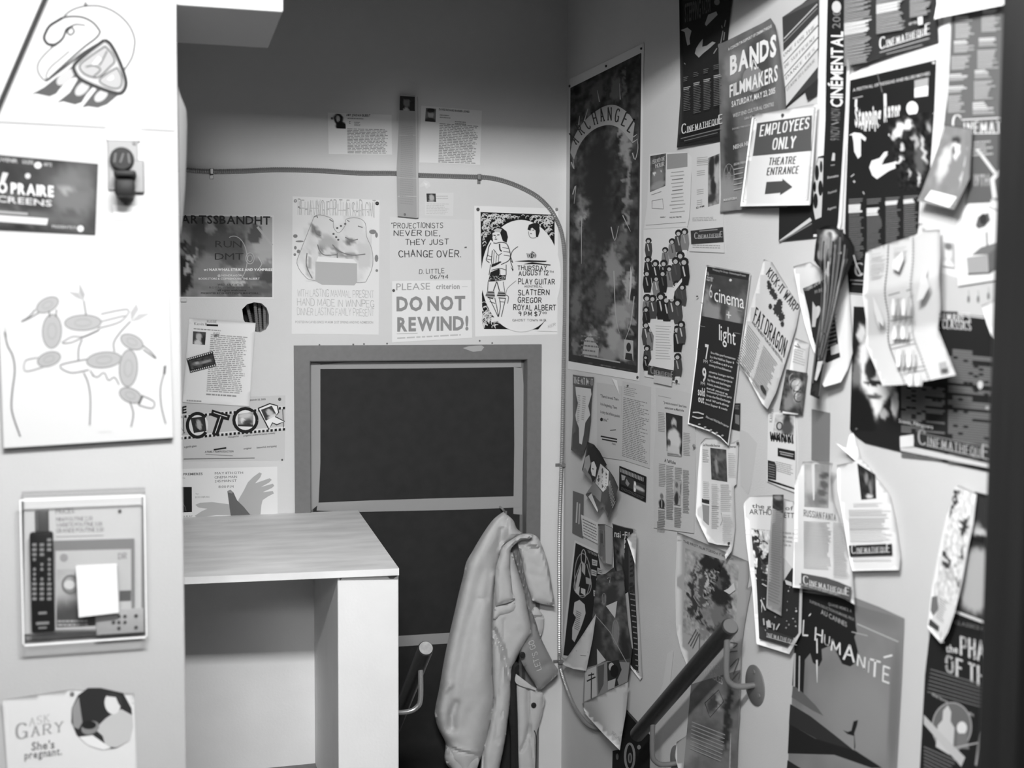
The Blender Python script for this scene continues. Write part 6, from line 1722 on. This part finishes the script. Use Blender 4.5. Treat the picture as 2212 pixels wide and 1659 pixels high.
p = N('folded_leaflet', KE([(350, 792), (418, 850), (455, 905), (490, 985), (450, 1100), (408, 1222), (370, 1135), (345, 1150), (330, 1182), (280, 1110), (234, 1040), (260, 1005), (312, 925)]), 'fanned grey folded leaflet with a pale inner page, below the folded face flyer', 'leaflet', g=92, off=.022, quad=KE([(330, 790), (490, 880), (410, 1220), (235, 1040)]), curl=lambda u, v: .02*abs(math.sin(u*4)), step=8, seed=54)
p.poly(KE([(350, 800), (415, 858), (410, 980), (370, 1020), (310, 950)]), 205).poly(KE([(255, 1055), (280, 1030), (330, 1160), (328, 1178)]), 226).poly(KE([(240, 1030), (300, 940), (360, 1020), (350, 1100), (290, 1040)]), 140)
for r_ in range(6):
    p.line(KE([(330+6*r_, 850+22*r_), (395, 890+22*r_)]), 1.3, 140)
for r_ in range(9):
    p.line(KE([(425+5*r_, 930+20*r_), (410+4*r_, 1000+18*r_)]), 1.6, 170)
p.build()
p = N('grey_flyer', KE([(135, 1010), (220, 1040), (215, 1382), (130, 1340)]), 'small grey flyer with two white vertical strokes near the corner', 'flyer', g=112, off=.002, seed=55)
p.line(KE([(170, 1100), (162, 1260)]), 3, 205).line(KE([(188, 1110), (182, 1270)]), 3, 190).build()
p = N('text_flyer', KE([(198, 1195), (330, 1258), (332, 1425), (212, 1362)]), 'small white flyer of slanting text lines, over the small grey flyer', 'flyer', g=224, off=.005, seed=56)
p.lines(.08, .1, .95, .92, 6, 110, .35, .1).build()
p = N('cartoon_poster', KG([(195, 85), (360, 162), (372, 240), (386, 330), (350, 560), (290, 750), (270, 985), (150, 912), (103, 892), (145, 500)]), 'black poster with white outlined bird-like drawing and white text patch', g=226, off=.003, quad=KG([(195, 85), (362, 162), (270, 985), (103, 892)]), seed=57)
p.label = 'black poster with white outlined oval drawings and a white text patch, near the armoured cable'
p.poly(KG([(203, 105), (356, 178), (382, 330), (345, 560), (285, 750), (180, 890), (118, 880)]), 46)
p.ring(*k1(KG, 250, 330), 17, 48, 1.8, 150).ring(*k1(KG, 257, 205), 5, 17, 1.6, 190).line(KG([(240, 240), (200, 350), (195, 430), (240, 470), (295, 450), (310, 380), (280, 250)]), 1.6, 170, 3)
p.poly(KG([(240, 250), (215, 330), (200, 420), (215, 450), (240, 330)]), 200).poly(KG([(248, 230), (270, 260), (268, 330), (245, 300)]), 180).poly(KG([(195, 430), (232, 405), (225, 470)]), 210).poly(KG([(240, 415), (270, 425), (270, 470), (240, 450)]), 205).poly(KG([(272, 340), (310, 355), (312, 395), (275, 385)]), 170)
for x, y in ((315, 215), (310, 285), (352, 275), (345, 350), (325, 430)):
    p.poly(KG([(x, y), (x+38, y+12), (x+36, y+50), (x+2, y+42)]), 190).line(KG([(x+6, y+16), (x+32, y+24)]), 1.4, 90).line(KG([(x+6, y+28), (x+32, y+36)]), 1.4, 90)
p.text('TO THE END', k1(KG, 285, 170), k1(KG, 352, 198), 5, 170, 'bold').poly(KG([(195, 515), (230, 498), (265, 530), (272, 590), (250, 660), (235, 700), (195, 790), (178, 770), (180, 690), (205, 620), (186, 590)]), 205).lines(.38, .56, .6, .72, 10, 90, .4, .2)
p.build()
p = N('grey_card', KE([(330, 1270), (382, 1270), (445, 1300), (440, 1590), (370, 1572), (330, 1500)]), 'upright grey folded card standing out over the black outlined poster', 'card', g=112, off=.020, quad=KE([(330, 1270), (445, 1290), (440, 1590), (330, 1540)]), curl=lambda u, v: .014*(1-abs(2*u-.9)), step=8, seed=58)
p.poly(KE([(385, 1275), (443, 1303), (438, 1585), (392, 1574)]), 138).line(KE([(340, 1310), (375, 1320), (378, 1440), (342, 1430), (340, 1310)]), 1.4, 150).poly(KE([(350, 1340), (368, 1345), (368, 1420), (350, 1412)]), 92).build()
p = N('film_poster', KG([(455, -30), (540, -5), (612, 8), (618, 240), (630, 420), (650, 760), (662, 1035), (648, 1052), (608, 1000), (570, 950), (535, 700), (500, 420), (462, 270)]), 'dark grey film poster with its upper right corner curled forward', g=222, off=.006, quad=KG([(455, -30), (615, 8), (660, 1045), (560, 960)]), curl=lambda u, v: .03*max(0, u-.5)*max(0, .4-v)*4, step=10, seed=59)
p.poly(KG([(458, -25), (540, 0), (600, 12), (606, 250), (612, 420), (632, 760), (636, 1000), (600, 970), (572, 930), (535, 700), (500, 420), (465, 270)]), 62)
p.photo(KG([(462, 60), (606, 90), (612, 470), (500, 420)]), 76, [k1(KG, 540, 200)+(10, 26, 150, .8), k1(KG, 535, 260)+(6, 18, 60, .7), k1(KG, 500, 330)+(14, 22, 120, .8), k1(KG, 580, 300)+(6, 40, 90, .8)], 40, 6, (20, 36), 3)
p.text('nsi+Film', k1(KG, 470, 62), k1(KG, 608, 82), 14, 226, 'bold').poly(KG([(530, 465), (565, 445), (600, 840), (545, 770)]), 205)
for r_ in range(15):
    p.line(KG([(578+3*r_, 455+38*r_), (612+2*r_, 462+38*r_)]), 2.4, 150)
p.build()
fl_ = N('turned_corner', KG([(555, 70), (622, 12), (622, 140), (616, 262), (585, 160)]), 'white turned down corner of the dark grey film poster', 'paper', g=228, off=.022, quad=KG([(555, 40), (622, 12), (616, 262), (575, 200)]), curl=lambda u, v: .012*u, step=8)
fl_.build()
p = N('torn_poster', KG([(386, 335), (470, 270), (500, 360), (530, 460), (560, 640), (592, 842), (580, 960), (562, 1062), (420, 1130), (252, 1212), (258, 1100), (276, 970), (310, 780), (345, 600)]), 'torn grey poster with white triangles and photo strips near the right handrail', g=92, off=.010, quad=KG([(370, 270), (560, 270), (570, 1100), (250, 1200)]), curl=lambda u, v: .012*v, step=11, seed=60)
p.photo(KG([(350, 330), (530, 290), (585, 900), (280, 960)]), 88, [k1(KG, 480, 720)+(8, 24, 140, .7), k1(KG, 440, 480)+(20, 30, 70, .7), k1(KG, 400, 500)+(5, 16, 120, .6), k1(KG, 330, 800)+(14, 40, 66, .7), k1(KG, 540, 850)+(10, 30, 60, .7), k1(KG, 520, 420)+(10, 20, 110, .7)], 34, 7, (24, 50), 4)
p.poly(KG([(412, 540), (490, 505), (475, 625)]), 214).poly(KG([(350, 835), (412, 915), (352, 945)]), 210).line(KG([(345, 610), (440, 720), (560, 940)]), 1.6, 160).line(KG([(420, 350), (440, 340), (438, 380)]), 1.5, 190).ring(*k1(KG, 478, 720), 7, 26, 1.4, 150).ring(*k1(KG, 398, 490), 4, 12, 1.2, 150)
p.poly(KG([(262, 975), (420, 920), (575, 930), (562, 1062), (420, 1130), (252, 1212)]), 150)
p.poly(KG([(270, 985), (345, 955), (350, 1160), (262, 1200)]), 205).line(KG([(290, 1020), (330, 1010)]), 3, 60).line(KG([(280, 1060), (340, 1030)]), 3, 60).line(KG([(312, 1000), (310, 1180)]), 2, 60).poly(KG([(352, 960), (400, 940), (395, 1080), (360, 1150)]), 100).poly(KG([(420, 930), (500, 910), (520, 980), (490, 1050), (500, 1085), (425, 1120)]), 60).ell(*k1(KG, 450, 960), 6, 9, 200).ell(*k1(KG, 470, 990), 9, 14, 40).poly(KG([(425, 1060), (480, 1040), (470, 1105), (425, 1120)]), 190)
p.build()
p = N('folded_flap', KG([(345, 592), (320, 770), (276, 988), (190, 975), (108, 945), (175, 850), (250, 740)]), 'white folded back flap hanging across the black outlined poster', 'paper', g=218, off=.026, quad=KG([(200, 600), (345, 592), (276, 988), (108, 945)]), curl=lambda u, v: .012*math.sin(u*3), step=10, seed=61)
p.line(KG([(205, 850), (290, 858)]), 1, 120).line(KG([(235, 880), (275, 884)]), 1, 120).build()
p = N('disc_poster', KG([(555, 1255), (640, 1348), (716, 1430), (712, 1800), (452, 1800), (458, 1540), (510, 1530), (548, 1300)]), 'black poster with a grey ring behind the lower end of the right handrail', g=44, off=.003, quad=KG([(480, 1270), (716, 1400), (712, 1800), (452, 1800)]), seed=62)
p.ring(*k1(KG, 576, 1580), 10, 28, 5, 150).ring(*k1(KG, 578, 1590), 3, 10, 3, 130).ell(*k1(KG, 640, 1515), 4, 5, 150).ell(*k1(KG, 490, 1580), 3, 7, 120).line(KG([(560, 1270), (640, 1360)]), 4, 90).build()
p = N('folded_flap', KG([(567, 1063), (560, 1170), (550, 1275), (520, 1450), (508, 1537), (400, 1430), (258, 1272), (250, 1214), (400, 1140)]), 'white triangular flap pointing down beside the right handrail', 'paper', g=214, off=.032, quad=KG([(250, 1150), (567, 1063), (520, 1537), (380, 1450)]), curl=lambda u, v: .016*math.sin(u*3), step=10, seed=63)
p.text('ARCHIV', k1(KG, 452, 1425), k1(KG, 510, 1480), 9, 110, 'thin').build()

# --- torn page and the sheets above the right handrail
tp = KE([(1130, 640), (1165, 600), (1240, 605), (1330, 660), (1425, 612), (1424, 700), (1410, 960), (1390, 975), (1400, 1300), (1385, 1420), (1372, 1480), (1325, 1545), (1318, 1500), (1360, 1440), (1260, 1430), (1190, 1410), (1140, 1310), (1092, 1200), (1108, 900)])
p = N('torn_page', tp, 'torn white magazine page with a dark picture, above the right handrail', 'notice', g=228, off=.008, quad=KE([(1130, 620), (1425, 612), (1390, 1500), (1100, 1400)]), curl=lambda u, v: .012*max(0, .3-u)*3*v+.012*max(0, v-.85)*4, step=10, seed=64)
p.photo(KE([(1205, 675), (1330, 690), (1338, 942), (1215, 922)]), 86, [(.35, .5, .1, .3, 150, .7), (.5, .3, .3, .06, 120, .7), (.8, .2, .3, .1, 110, .8)], 26, 5, (16, 24), 3)
p.poly(KE([(1140, 1070), (1198, 1085), (1198, 1115), (1140, 1100)]), 70).poly(KE([(1142, 1115), (1198, 1128), (1195, 1280), (1150, 1240)]), 150).line(KE([(1290, 1180), (1300, 1240), (1285, 1280)]), 1, 140)
p.text('La Nouvelle Recrue', k1(KE, 1150, 660), k1(KE, 1280, 668), 5, 110, 'bold').text('a l\'ecran', k1(KE, 1340, 672), k1(KE, 1405, 675), 5, 110, 'bold')
for x, y, w, n1 in ((1145, 690, 50, 7), (1215, 1130, 60, 12), (1285, 960, 90, 14), (1150, 940, 55, 10), (1345, 720, 60, 12), (1215, 960, 60, 12), (1300, 1200, 80, 14)):
    for r_ in range(n1):
        p.line(KE([(x, y+15*r_), (x+w*p.rnd.uniform(.7, 1), y+15*r_+3)]), 1.2, 185)
p.pins(k1(KE, 1424, 640), g=70, r=3).pins(k1(KE, 1355, 1420), g=60, r=3).pins(k1(KE, 1082, 660), g=120, r=4).build()
p = N('clear_tape', KE([(1435, 530), (1500, 560), (1570, 640), (1525, 960), (1500, 1040), (1440, 960)]), 'ghostly patch of old clear tape right of the torn magazine page', 'tape', g=200, off=.0012, quad=KE([(1435, 530), (1570, 560), (1525, 1040), (1440, 960)]))
p.build()
lb = KG([(905, 30), (1140, 125), (1395, 232), (1400, 330), (1385, 420), (1420, 400), (1395, 520), (1370, 660), (1352, 800), (1345, 1000), (1335, 1300), (1310, 1659), (1300, 1850), (960, 1850), (905, 1640), (888, 1580), (900, 1480), (960, 1440), (1000, 1380), (1005, 1280), (990, 1000), (930, 850), (895, 700), (890, 350)])
p = N('landscape_poster', lb, 'faded grey poster with a dark oval picture, behind the near end of the right handrail', g=178, off=.004, quad=KG([(905, 30), (1400, 232), (1310, 1850), (930, 1850)]), curl=lambda u, v: .02*max(0, v-.72)*3*max(0, .4-u)*2+.012*max(0, u-.85)*4*v, step=12, seed=65)
p.photo(KG([(960, 140), (1330, 260), (1300, 860), (940, 720)]), 172, [k1(KG, 1135, 450)+(45, 84, 58, .25), k1(KG, 1045, 400)+(6, 48, 165, .6, 0), k1(KG, 1070, 440)+(7, 50, 90, .5), k1(KG, 1110, 400)+(5, 34, 200, .6), k1(KG, 1130, 580)+(8, 30, 170, .6), k1(KG, 1180, 600)+(26, 24, 120, .9), k1(KG, 1090, 680)+(6, 40, 140, .6), k1(KG, 1180, 370)+(14, 16, 95, .8), k1(KG, 1010, 500)+(8, 44, 70, .6)]+[(1505+52*(i*.618 % 1)+6*math.sin(i), 1215+120*(i*.38197 % 1), 4, 6, (170, 40, 130)[i % 3], .6) for i in range(26)], 30, 14, (56, 80), 2, warp=14)
p.photo(KG([(1000, 1080), (1340, 980), (1310, 1850), (930, 1850)]), 122, [k1(KG, 1250, 1300)+(8, 70, 66, .5, 4), k1(KG, 1195, 1200)+(7, 20, 170, .6), k1(KG, 1150, 1210)+(12, 20, 80, .6), k1(KG, 1100, 1400)+(30, 20, 100, .8), k1(KG, 960, 1540)+(26, 26, 150, .7)], 14, 6, (24, 50), 3)
p.line(KG([(1095, 1210), (1190, 1120), (1225, 1200), (1130, 1310), (1095, 1210)]), 1.8, 70).text('TOUGH', k1(KG, 1110, 985), k1(KG, 1195, 975), 12, 200, 'sans', up=(0, -1)).text('MARBLES', k1(KG, 1090, 1010), k1(KG, 1218, 1085), 16, 196, 'sans')
p.text('THE FIRST FILM TUESDAY MARCH', k1(KG, 945, 100), k1(KG, 1290, 225), 5, 120, 'bold')
for r_ in range(8):
    p.line(KG([(1005-2*r_, 1340+26*r_), (1235-4*r_, 1430+26*r_)]), 2, 165)
for a in ([(980, 800), (1035, 700)], [(995, 815), (1045, 720)], [(1010, 830), (1055, 730)], [(1060, 730), (1055, 850)], [(1270, 790), (1320, 800), (1290, 830)], [(1250, 860), (1320, 850)], [(1270, 960), (1330, 900), (1290, 1010)], [(1280, 1050), (1335, 990), (1325, 1050)]):
    p.line(KG(a), 1.8, 110, 3)
p.poly(KG([(1225, 435), (1255, 420), (1295, 380), (1305, 430), (1265, 460)]), 210)
p.build()
p = N('torn_strip', KG([(835, 870), (880, 840), (860, 1040), (850, 1130), (765, 1182), (805, 1080)]), 'white torn paper strip under the right handrail', 'paper', g=214, off=.003, quad=KG([(825, 850), (880, 840), (855, 1130), (765, 1182)]))
p.build()

# --- lower right sheets
p = N('silhouette_poster', [(1606, 1088), (1617, 1072), (1667, 1070), (1725, 1086), (1733, 1275), (1731, 1366), (1705, 1413), (1634, 1391), (1625, 1270), (1612, 1170)], 'white poster with black silhouettes along its left side and a grey strip pinned over it', g=234, off=.006, quad=[(1606, 1072), (1730, 1080), (1725, 1413), (1634, 1391)], curl=lambda u, v: .012*max(0, .2-u)*4+.008*v, step=10, seed=66)
p.text('the goal of', k1(KF, 85, 888), k1(KF, 392, 908), 9, 84, 'sans').text('ARTHUR', k1(KF, 65, 935), k1(KF, 262, 944), 11, 76, 'sans').text('BETT', k1(KF, 300, 960), k1(KF, 398, 965), 11, 76, 'sans').lines(.1, .16, .95, .25, 4, 190, .4, .2)
p.poly(KH([(105, 60), (215, 110), (330, 130), (390, 165), (440, 320), (432, 650), (380, 720), (345, 750), (138, 690), (125, 400)]), 60)
p.poly(KH([(222, 80), (330, 90), (385, 160), (320, 260), (300, 120)]), 214)
p.photo(KF([(78, 1050), (222, 1060), (222, 1440), (110, 1420)]), 228, [k1(KF, 120, 1140)+(9, 12, 60, .4), k1(KF, 105, 1190)+(8, 16, 66, .5), k1(KF, 165, 1240)+(13, 15, 52, .4), k1(KF, 185, 1280)+(8, 16, 52, .5), k1(KF, 150, 1320)+(10, 14, 90, .7), k1(KF, 160, 1400)+(18, 22, 56, .7), k1(KF, 120, 1075)+(3, 5, 60, .4)], 60, 7, (30, 60), 4, warp=22)
p.line(KF([(160, 1060), (172, 1120)]), 1.2, 110)
for k in range(26):
    x, y = p.rnd.uniform(150, 420), p.rnd.uniform(300, 640)
    p.ell(*k1(KH, x, y), p.rnd.uniform(.8, 2.4), p.rnd.uniform(.8, 3), p.rnd.choice((150, 200)), 7)
for a in ([(150, 400), (185, 480)], [(160, 280), (195, 300)], [(170, 540), (175, 590)], [(250, 580), (248, 620)], [(265, 625), (290, 580)]):
    p.line(KH(a), 3, 200)
p.poly(KH([(190, 560), (220, 555), (230, 610), (195, 605)]), 205).poly(KH([(330, 250), (380, 270), (385, 300), (340, 285)]), 215)
p.poly(KH([(140, 595), (395, 685), (350, 752), (142, 690)]), 70).logo(k1(KH, 160, 668), k1(KH, 420, 740), 11, 214)
p.build()
p = N('grey_strip', [(1669, 1068.5), (1693, 1068.5), (1691, 1180), (1692, 1240), (1688, 1331), (1672, 1322), (1655, 1313), (1660, 1200)], 'long grey paper strip with a small dark picture, hung over the silhouette poster', 'notice', g=150, off=.026, quad=[(1669, 1068), (1693, 1068), (1689, 1331), (1655, 1313)], curl=lambda u, v: .008*math.sin(v*5), step=9, seed=67)
p.photo(KF([(240, 790), (320, 790), (318, 928), (238, 890)]), 70, [(.5, .2, .4, .15, 140, .7), (.5, .6, .3, .2, 60, .7)], 26, 5, (8, 14), 3).lines(.1, .18, .9, .95, 40, 128, .35, .2).build()
p = N('wall_poster', KH([(438, 325), (470, 330), (850, 382), (1040, 455), (1225, 540), (1205, 1000), (1168, 1659), (1160, 1800), (340, 1800), (352, 1659), (380, 1200), (400, 800)]), 'large grey poster with white hand painted title across a black oval shape', g=134, off=.003, quad=KH([(438, 250), (1225, 540), (1160, 1800), (340, 1800)]), seed=68)
p.photo(KH([(438, 325), (1225, 545), (1160, 1800), (345, 1800)]), 134, [k1(KH, 900, 1300)+(80, 100, 146, .9), k1(KH, 1150, 1200)+(14, 140, 118, .6), k1(KH, 440, 1000)+(14, 60, 120, .8), k1(KH, 1000, 500)+(60, 30, 122, .9)], 6, 5, (30, 40), 3, warp=0)
p.poly(KH([(455, 340), (850, 400), (862, 600), (870, 640), (850, 680), (866, 740), (880, 800), (862, 870), (820, 900), (760, 880), (720, 800), (680, 740), (605, 770), (610, 850), (585, 900), (540, 870), (520, 800), (480, 850), (470, 1100), (385, 1040), (405, 700)]), 48)
p.photo(KH([(640, 540), (870, 560), (900, 930), (640, 800)]), 54, [k1(KH, 700, 880)+(26, 20, 134, .5), k1(KH, 890, 620)+(14, 30, 134, .6), k1(KH, 660, 900)+(20, 16, 134, .5)], 0, 4, (16, 16), 3) if False else None
p.poly(KH([(360, 1330), (370, 1180), (520, 1270), (700, 1410), (850, 1530), (820, 1535), (620, 1470)]), 62).poly(KH([(352, 1550), (362, 1330), (560, 1440), (860, 1530), (1060, 1659), (980, 1659), (700, 1560)]), 50)
p.poly(KH([(380, 1130), (395, 1040), (470, 1100), (560, 1190), (620, 1270), (540, 1230)]), 104).poly(KH([(345, 1659), (350, 1600), (480, 1680), (480, 1800), (340, 1800)]), 56)
p.line(KH([(405, 800), (400, 1050)]), 4, 190).line(KH([(440, 820), (436, 1085)]), 3, 190)
p.poly(KH([(765, 1375), (800, 1390), (828, 1380), (845, 1310), (878, 1300), (870, 1340), (850, 1400), (858, 1500), (850, 1535), (848, 1420), (800, 1405)]), 46)
p.text('QUAND MEME IL A', k1(KH, 655, 440), k1(KH, 830, 495), 6, 150, 'bold').text('SUPERPRODUCTION HUMAINE, PRIX', k1(KH, 515, 420), k1(KH, 850, 560), 6, 140, 'bold').text('AU CANNES', k1(KH, 600, 505), k1(KH, 795, 605), 10, 160, 'bold').line(KH([(870, 580), (1180, 715)]), 2.4, 190).line(KH([(830, 640), (950, 670)]), 2, 180)
for t, a, b_, h in (("L", (460, 665), (505, 668), 32), ("'", (505, 560), (525, 545), 12), ("H", (552, 700), (612, 722), 27), ("U", (622, 730), (665, 748), 20), ("M", (672, 775), (748, 812), 24), ("A", (762, 842), (855, 868), 33), ("N", (868, 888), (930, 925), 26), ("I", (952, 942), (958, 944), 24), ("T", (960, 962), (1040, 985), 34), ("E", (1058, 1005), (1112, 1025), 32)):
    p.text(t, k1(KH, *a), k1(KH, *b_), h, 238, 'hand', up=(.06, -1))
p.line(KH([(1070, 832), (1135, 815)]), 4, 238).line(KH([(570, 690), (572, 800)]), 3, 235).line(KH([(570, 850), (572, 1020)]), (4, 1), 230)
p.build()
p = N('programme_sheet', KF([(402, 700), (440, 620), (462, 545), (560, 540), (690, 556), (668, 640), (680, 800), (735, 960), (762, 1060), (800, 1220), (832, 1350), (842, 1480), (852, 1612), (780, 1570), (700, 1540), (540, 1500), (388, 1482), (398, 1100)]), 'cream programme sheet with a grey picture and a dark logo band, curling at both sides', 'programme', g=234, off=.016, quad=KF([(420, 550), (690, 556), (850, 1612), (388, 1482)]), curl=lambda u, v: .016*abs(u-.45)*2*(1-v)+.014*max(0, v-.8)*3, step=9, seed=69)
p.photo(KF([(475, 560), (662, 565), (655, 890), (475, 880)]), 170, [(.4, .8, .3, .2, 140, .8), (.8, .25, .2, .06, 100, .7), (.8, .45, .15, .1, 110, .7), (.75, .65, .2, .06, 110, .7), (.75, .85, .2, .06, 120, .7), (.3, .4, .3, .3, 190, .8)], 16, 6, (16, 20), 3)
p.text('RUSSIAN FANTA', k1(KF, 470, 948), k1(KF, 712, 985), 13, 110, 'fat')
for c0, c1, ya, yb in ((470, 680, 990, 1340), (690, 790, 1000, 1400)):
    y = ya
    while y < yb:
        x1_ = c1 if c0 < 600 else c1-20+(y-ya)*.1
        p.line(KF([(c0+(y-ya)*(.0 if c0 < 600 else .0), y), (c0+(x1_-c0)*p.rnd.uniform(.8, 1), y+10)]), 1.4, 178)
        y += 12.5
p.poly(KF([(452, 1375), (640, 1410), (730, 1440), (826, 1482), (818, 1582), (700, 1520), (600, 1495), (452, 1478)]), 92).logo(k1(KF, 465, 1452), k1(KF, 812, 1545), 13, 230).lines(.12, .965, .8, .985, 1, 150, .5, .1)
p.build()
p = N('programme_sheet', KF([(700, 395), (790, 440), (812, 330), (842, 330), (870, 420), (895, 520), (950, 570), (1000, 640), (1112, 782), (1150, 960), (1192, 1250), (1182, 1352), (1000, 1355), (830, 1360), (800, 1200), (770, 1000), (725, 760), (718, 570), (860, 540)]), 'twisted white programme sheet with a dark picture and a black logo band', 'programme', g=240, off=.008, quad=KF([(700, 420), (900, 420), (1190, 1352), (830, 1360)]), curl=lambda u, v: .022*max(0, .3-v)*3*(1-u)+.008*v, step=9, seed=70)
p.poly(KF([(835, 440), (880, 500), (1000, 640), (1105, 775), (1010, 720), (895, 540)]), 226).photo(KF([(870, 560), (905, 530), (1010, 650), (1012, 815), (900, 825)]), 50, [(.4, .3, .1, .2, 120, .7), (.6, .6, .12, .3, 130, .7), (.5, .9, .2, .08, 200, .6)], 20, 5, (14, 18), 3) if False else p.photo(KF([(870, 555), (1005, 640), (1012, 818), (900, 828)]), 56, [(.35, .3, .1, .2, 140, .7), (.6, .6, .12, .3, 130, .7), (.5, .9, .25, .08, 215, .6), (.75, .4, .1, .3, 90, .7)], 20, 5, (14, 18), 3)
for y, n1, x0, x1_ in ((858, 3, 840, 1060), (905, 5, 805, 1120), (965, 8, 805, 1125), (1045, 9, 812, 1130)):
    for r_ in range(n1):
        p.line(KF([(x0+r_, y+11*r_), (x0+(x1_-x0)*p.rnd.uniform(.75, 1), y+11*r_-4)]), 1.3, 200)
p.poly(KF([(806, 1170), (1128, 1156), (1132, 1240), (816, 1250)]), 52).logo(k1(KF, 825, 1230), k1(KF, 1115, 1218), 14, 225).line(KF([(830, 1275), (1120, 1272)]), 1.4, 190)
p.build()
p = N('opera_poster', [(2105, 1062), (2190, 1082), (2255, 1100), (2255, 1800), (1980, 1800), (1987, 1659), (1998, 1457), (2008, 1370), (2060, 1330), (2085, 1200)], 'tall black poster with large white serif title and round picture, by the dark door post', g=48, off=.003, quad=[(2080, 1055), (2255, 1100), (2255, 1800), (1980, 1800)], seed=71)
p.photo(KF([(1700, 790), (2000, 850), (1960, 1780), (1600, 1680)]), 60, [k1(KF, 1765, 1000)+(9, 12, 205, .5), k1(KF, 1765, 1065)+(30, 12, 200, .6), k1(KF, 1755, 1420)+(44, 66, 178, .3), k1(KF, 1800, 900)+(60, 40, 62, .7), k1(KF, 1760, 1120)+(40, 8, 46, .6)], 10, 6, (30, 50), 3)
p.poly(KH([(1590, 520), (1900, 620), (1900, 700), (1560, 600)]), 46).line(KH([(1610, 490), (1850, 580)]), 6, 215).text('CLASSICS OF', k1(KH, 1600, 580), k1(KH, 1850, 640), 8, 110, 'bold')
p.text('the', k1(KH, 1535, 790), k1(KH, 1625, 800), 16, 215, 'bold').text('PHANTOM', k1(KH, 1640, 805), k1(KH, 2080, 940), 37, 222, 'fat', h2=44).text('OF THE', k1(KH, 1530, 930), k1(KH, 1900, 1080), 34, 215, 'fat', h2=40)
for r_ in range(7):
    p.line(KH([(1420-4*r_, 920+28*r_), (1820, 1040+28*r_)]), 2, 120)
p.text('the love of the tragic', k1(KH, 1430, 1115), k1(KH, 1745, 1275), 7, 170, 'bold')
p.ell(*k1(KH, 1580, 1350), 42, 52, 110, 30).ring(*k1(KH, 1580, 1350), 42, 52, 3, 160, n=30).poly(KH([(1460, 1500), (1475, 1340), (1510, 1300), (1515, 1230), (1550, 1190), (1575, 1240), (1570, 1310), (1600, 1360), (1590, 1500), (1640, 1540), (1560, 1560)]), 205).ell(*k1(KH, 1655, 1360), 11, 14, 225).poly(KH([(1620, 1400), (1690, 1400), (1710, 1520), (1620, 1510)]), 120).poly(KH([(1370, 1330), (1370, 1260), (1500, 1400), (1680, 1580), (1650, 1650), (1500, 1480)]), 196).line(KH([(1590, 1510), (1780, 1470)]), 3, 180)
for r_ in range(8):
    p.line(KH([(1370, 1500+26*r_), (1620-20*r_, 1610+20*r_)]), 2, 130)
p.line(KH([(1835, 1280), (1790, 1400), (1760, 1640)]), 5, 150)
p.build()
p = N('ink_flyer', [(2069, 1048), (2090, 1056), (2110, 1068), (2103, 1130), (2092, 1182), (2080, 1250), (2063, 1322), (2048, 1366), (2033, 1390), (2017, 1372), (2003, 1356), (2013, 1266), (2034, 1158), (2047, 1100)], 'narrow white flyer with black ink blots of dancing figures beside the tall black poster', 'flyer', g=228, off=.012, quad=[(2062, 1046), (2110, 1066), (2040, 1390), (2002, 1356)], curl=lambda u, v: .012*v*u, step=10, seed=72)
p.photo([(2062, 1050), (2107, 1068), (2066, 1310), (2018, 1290)], 224, [k1(KF, 1590, 830)+(9, 26, 56, .5, 14), k1(KF, 1570, 900)+(5, 20, 60, .5, 20), k1(KF, 1670, 1030)+(8, 17, 60, .6), k1(KF, 1690, 990)+(6, 8, 70, .6), k1(KF, 1535, 1270)+(6, 22, 62, .5), k1(KF, 1515, 1225)+(7, 9, 66, .5), k1(KF, 1640, 1240)+(6, 16, 66, .6), k1(KF, 1610, 1450)+(5, 16, 110, .6), k1(KF, 1560, 1400)+(12, 10, 190, .7)], 44, 8, (26, 80), 6, warp=16)
p.poly(KH([(1430, 380), (1470, 370), (1480, 470), (1440, 520), (1420, 480)]), 120).poly(KH([(1405, 590), (1415, 540), (1485, 600), (1480, 640)]), 80).line(KH([(1500, 640), (1490, 700), (1520, 720)]), 2.5, 190).lines(.35, .72, .8, .88, 10, 160, .35, .3)
p.build()
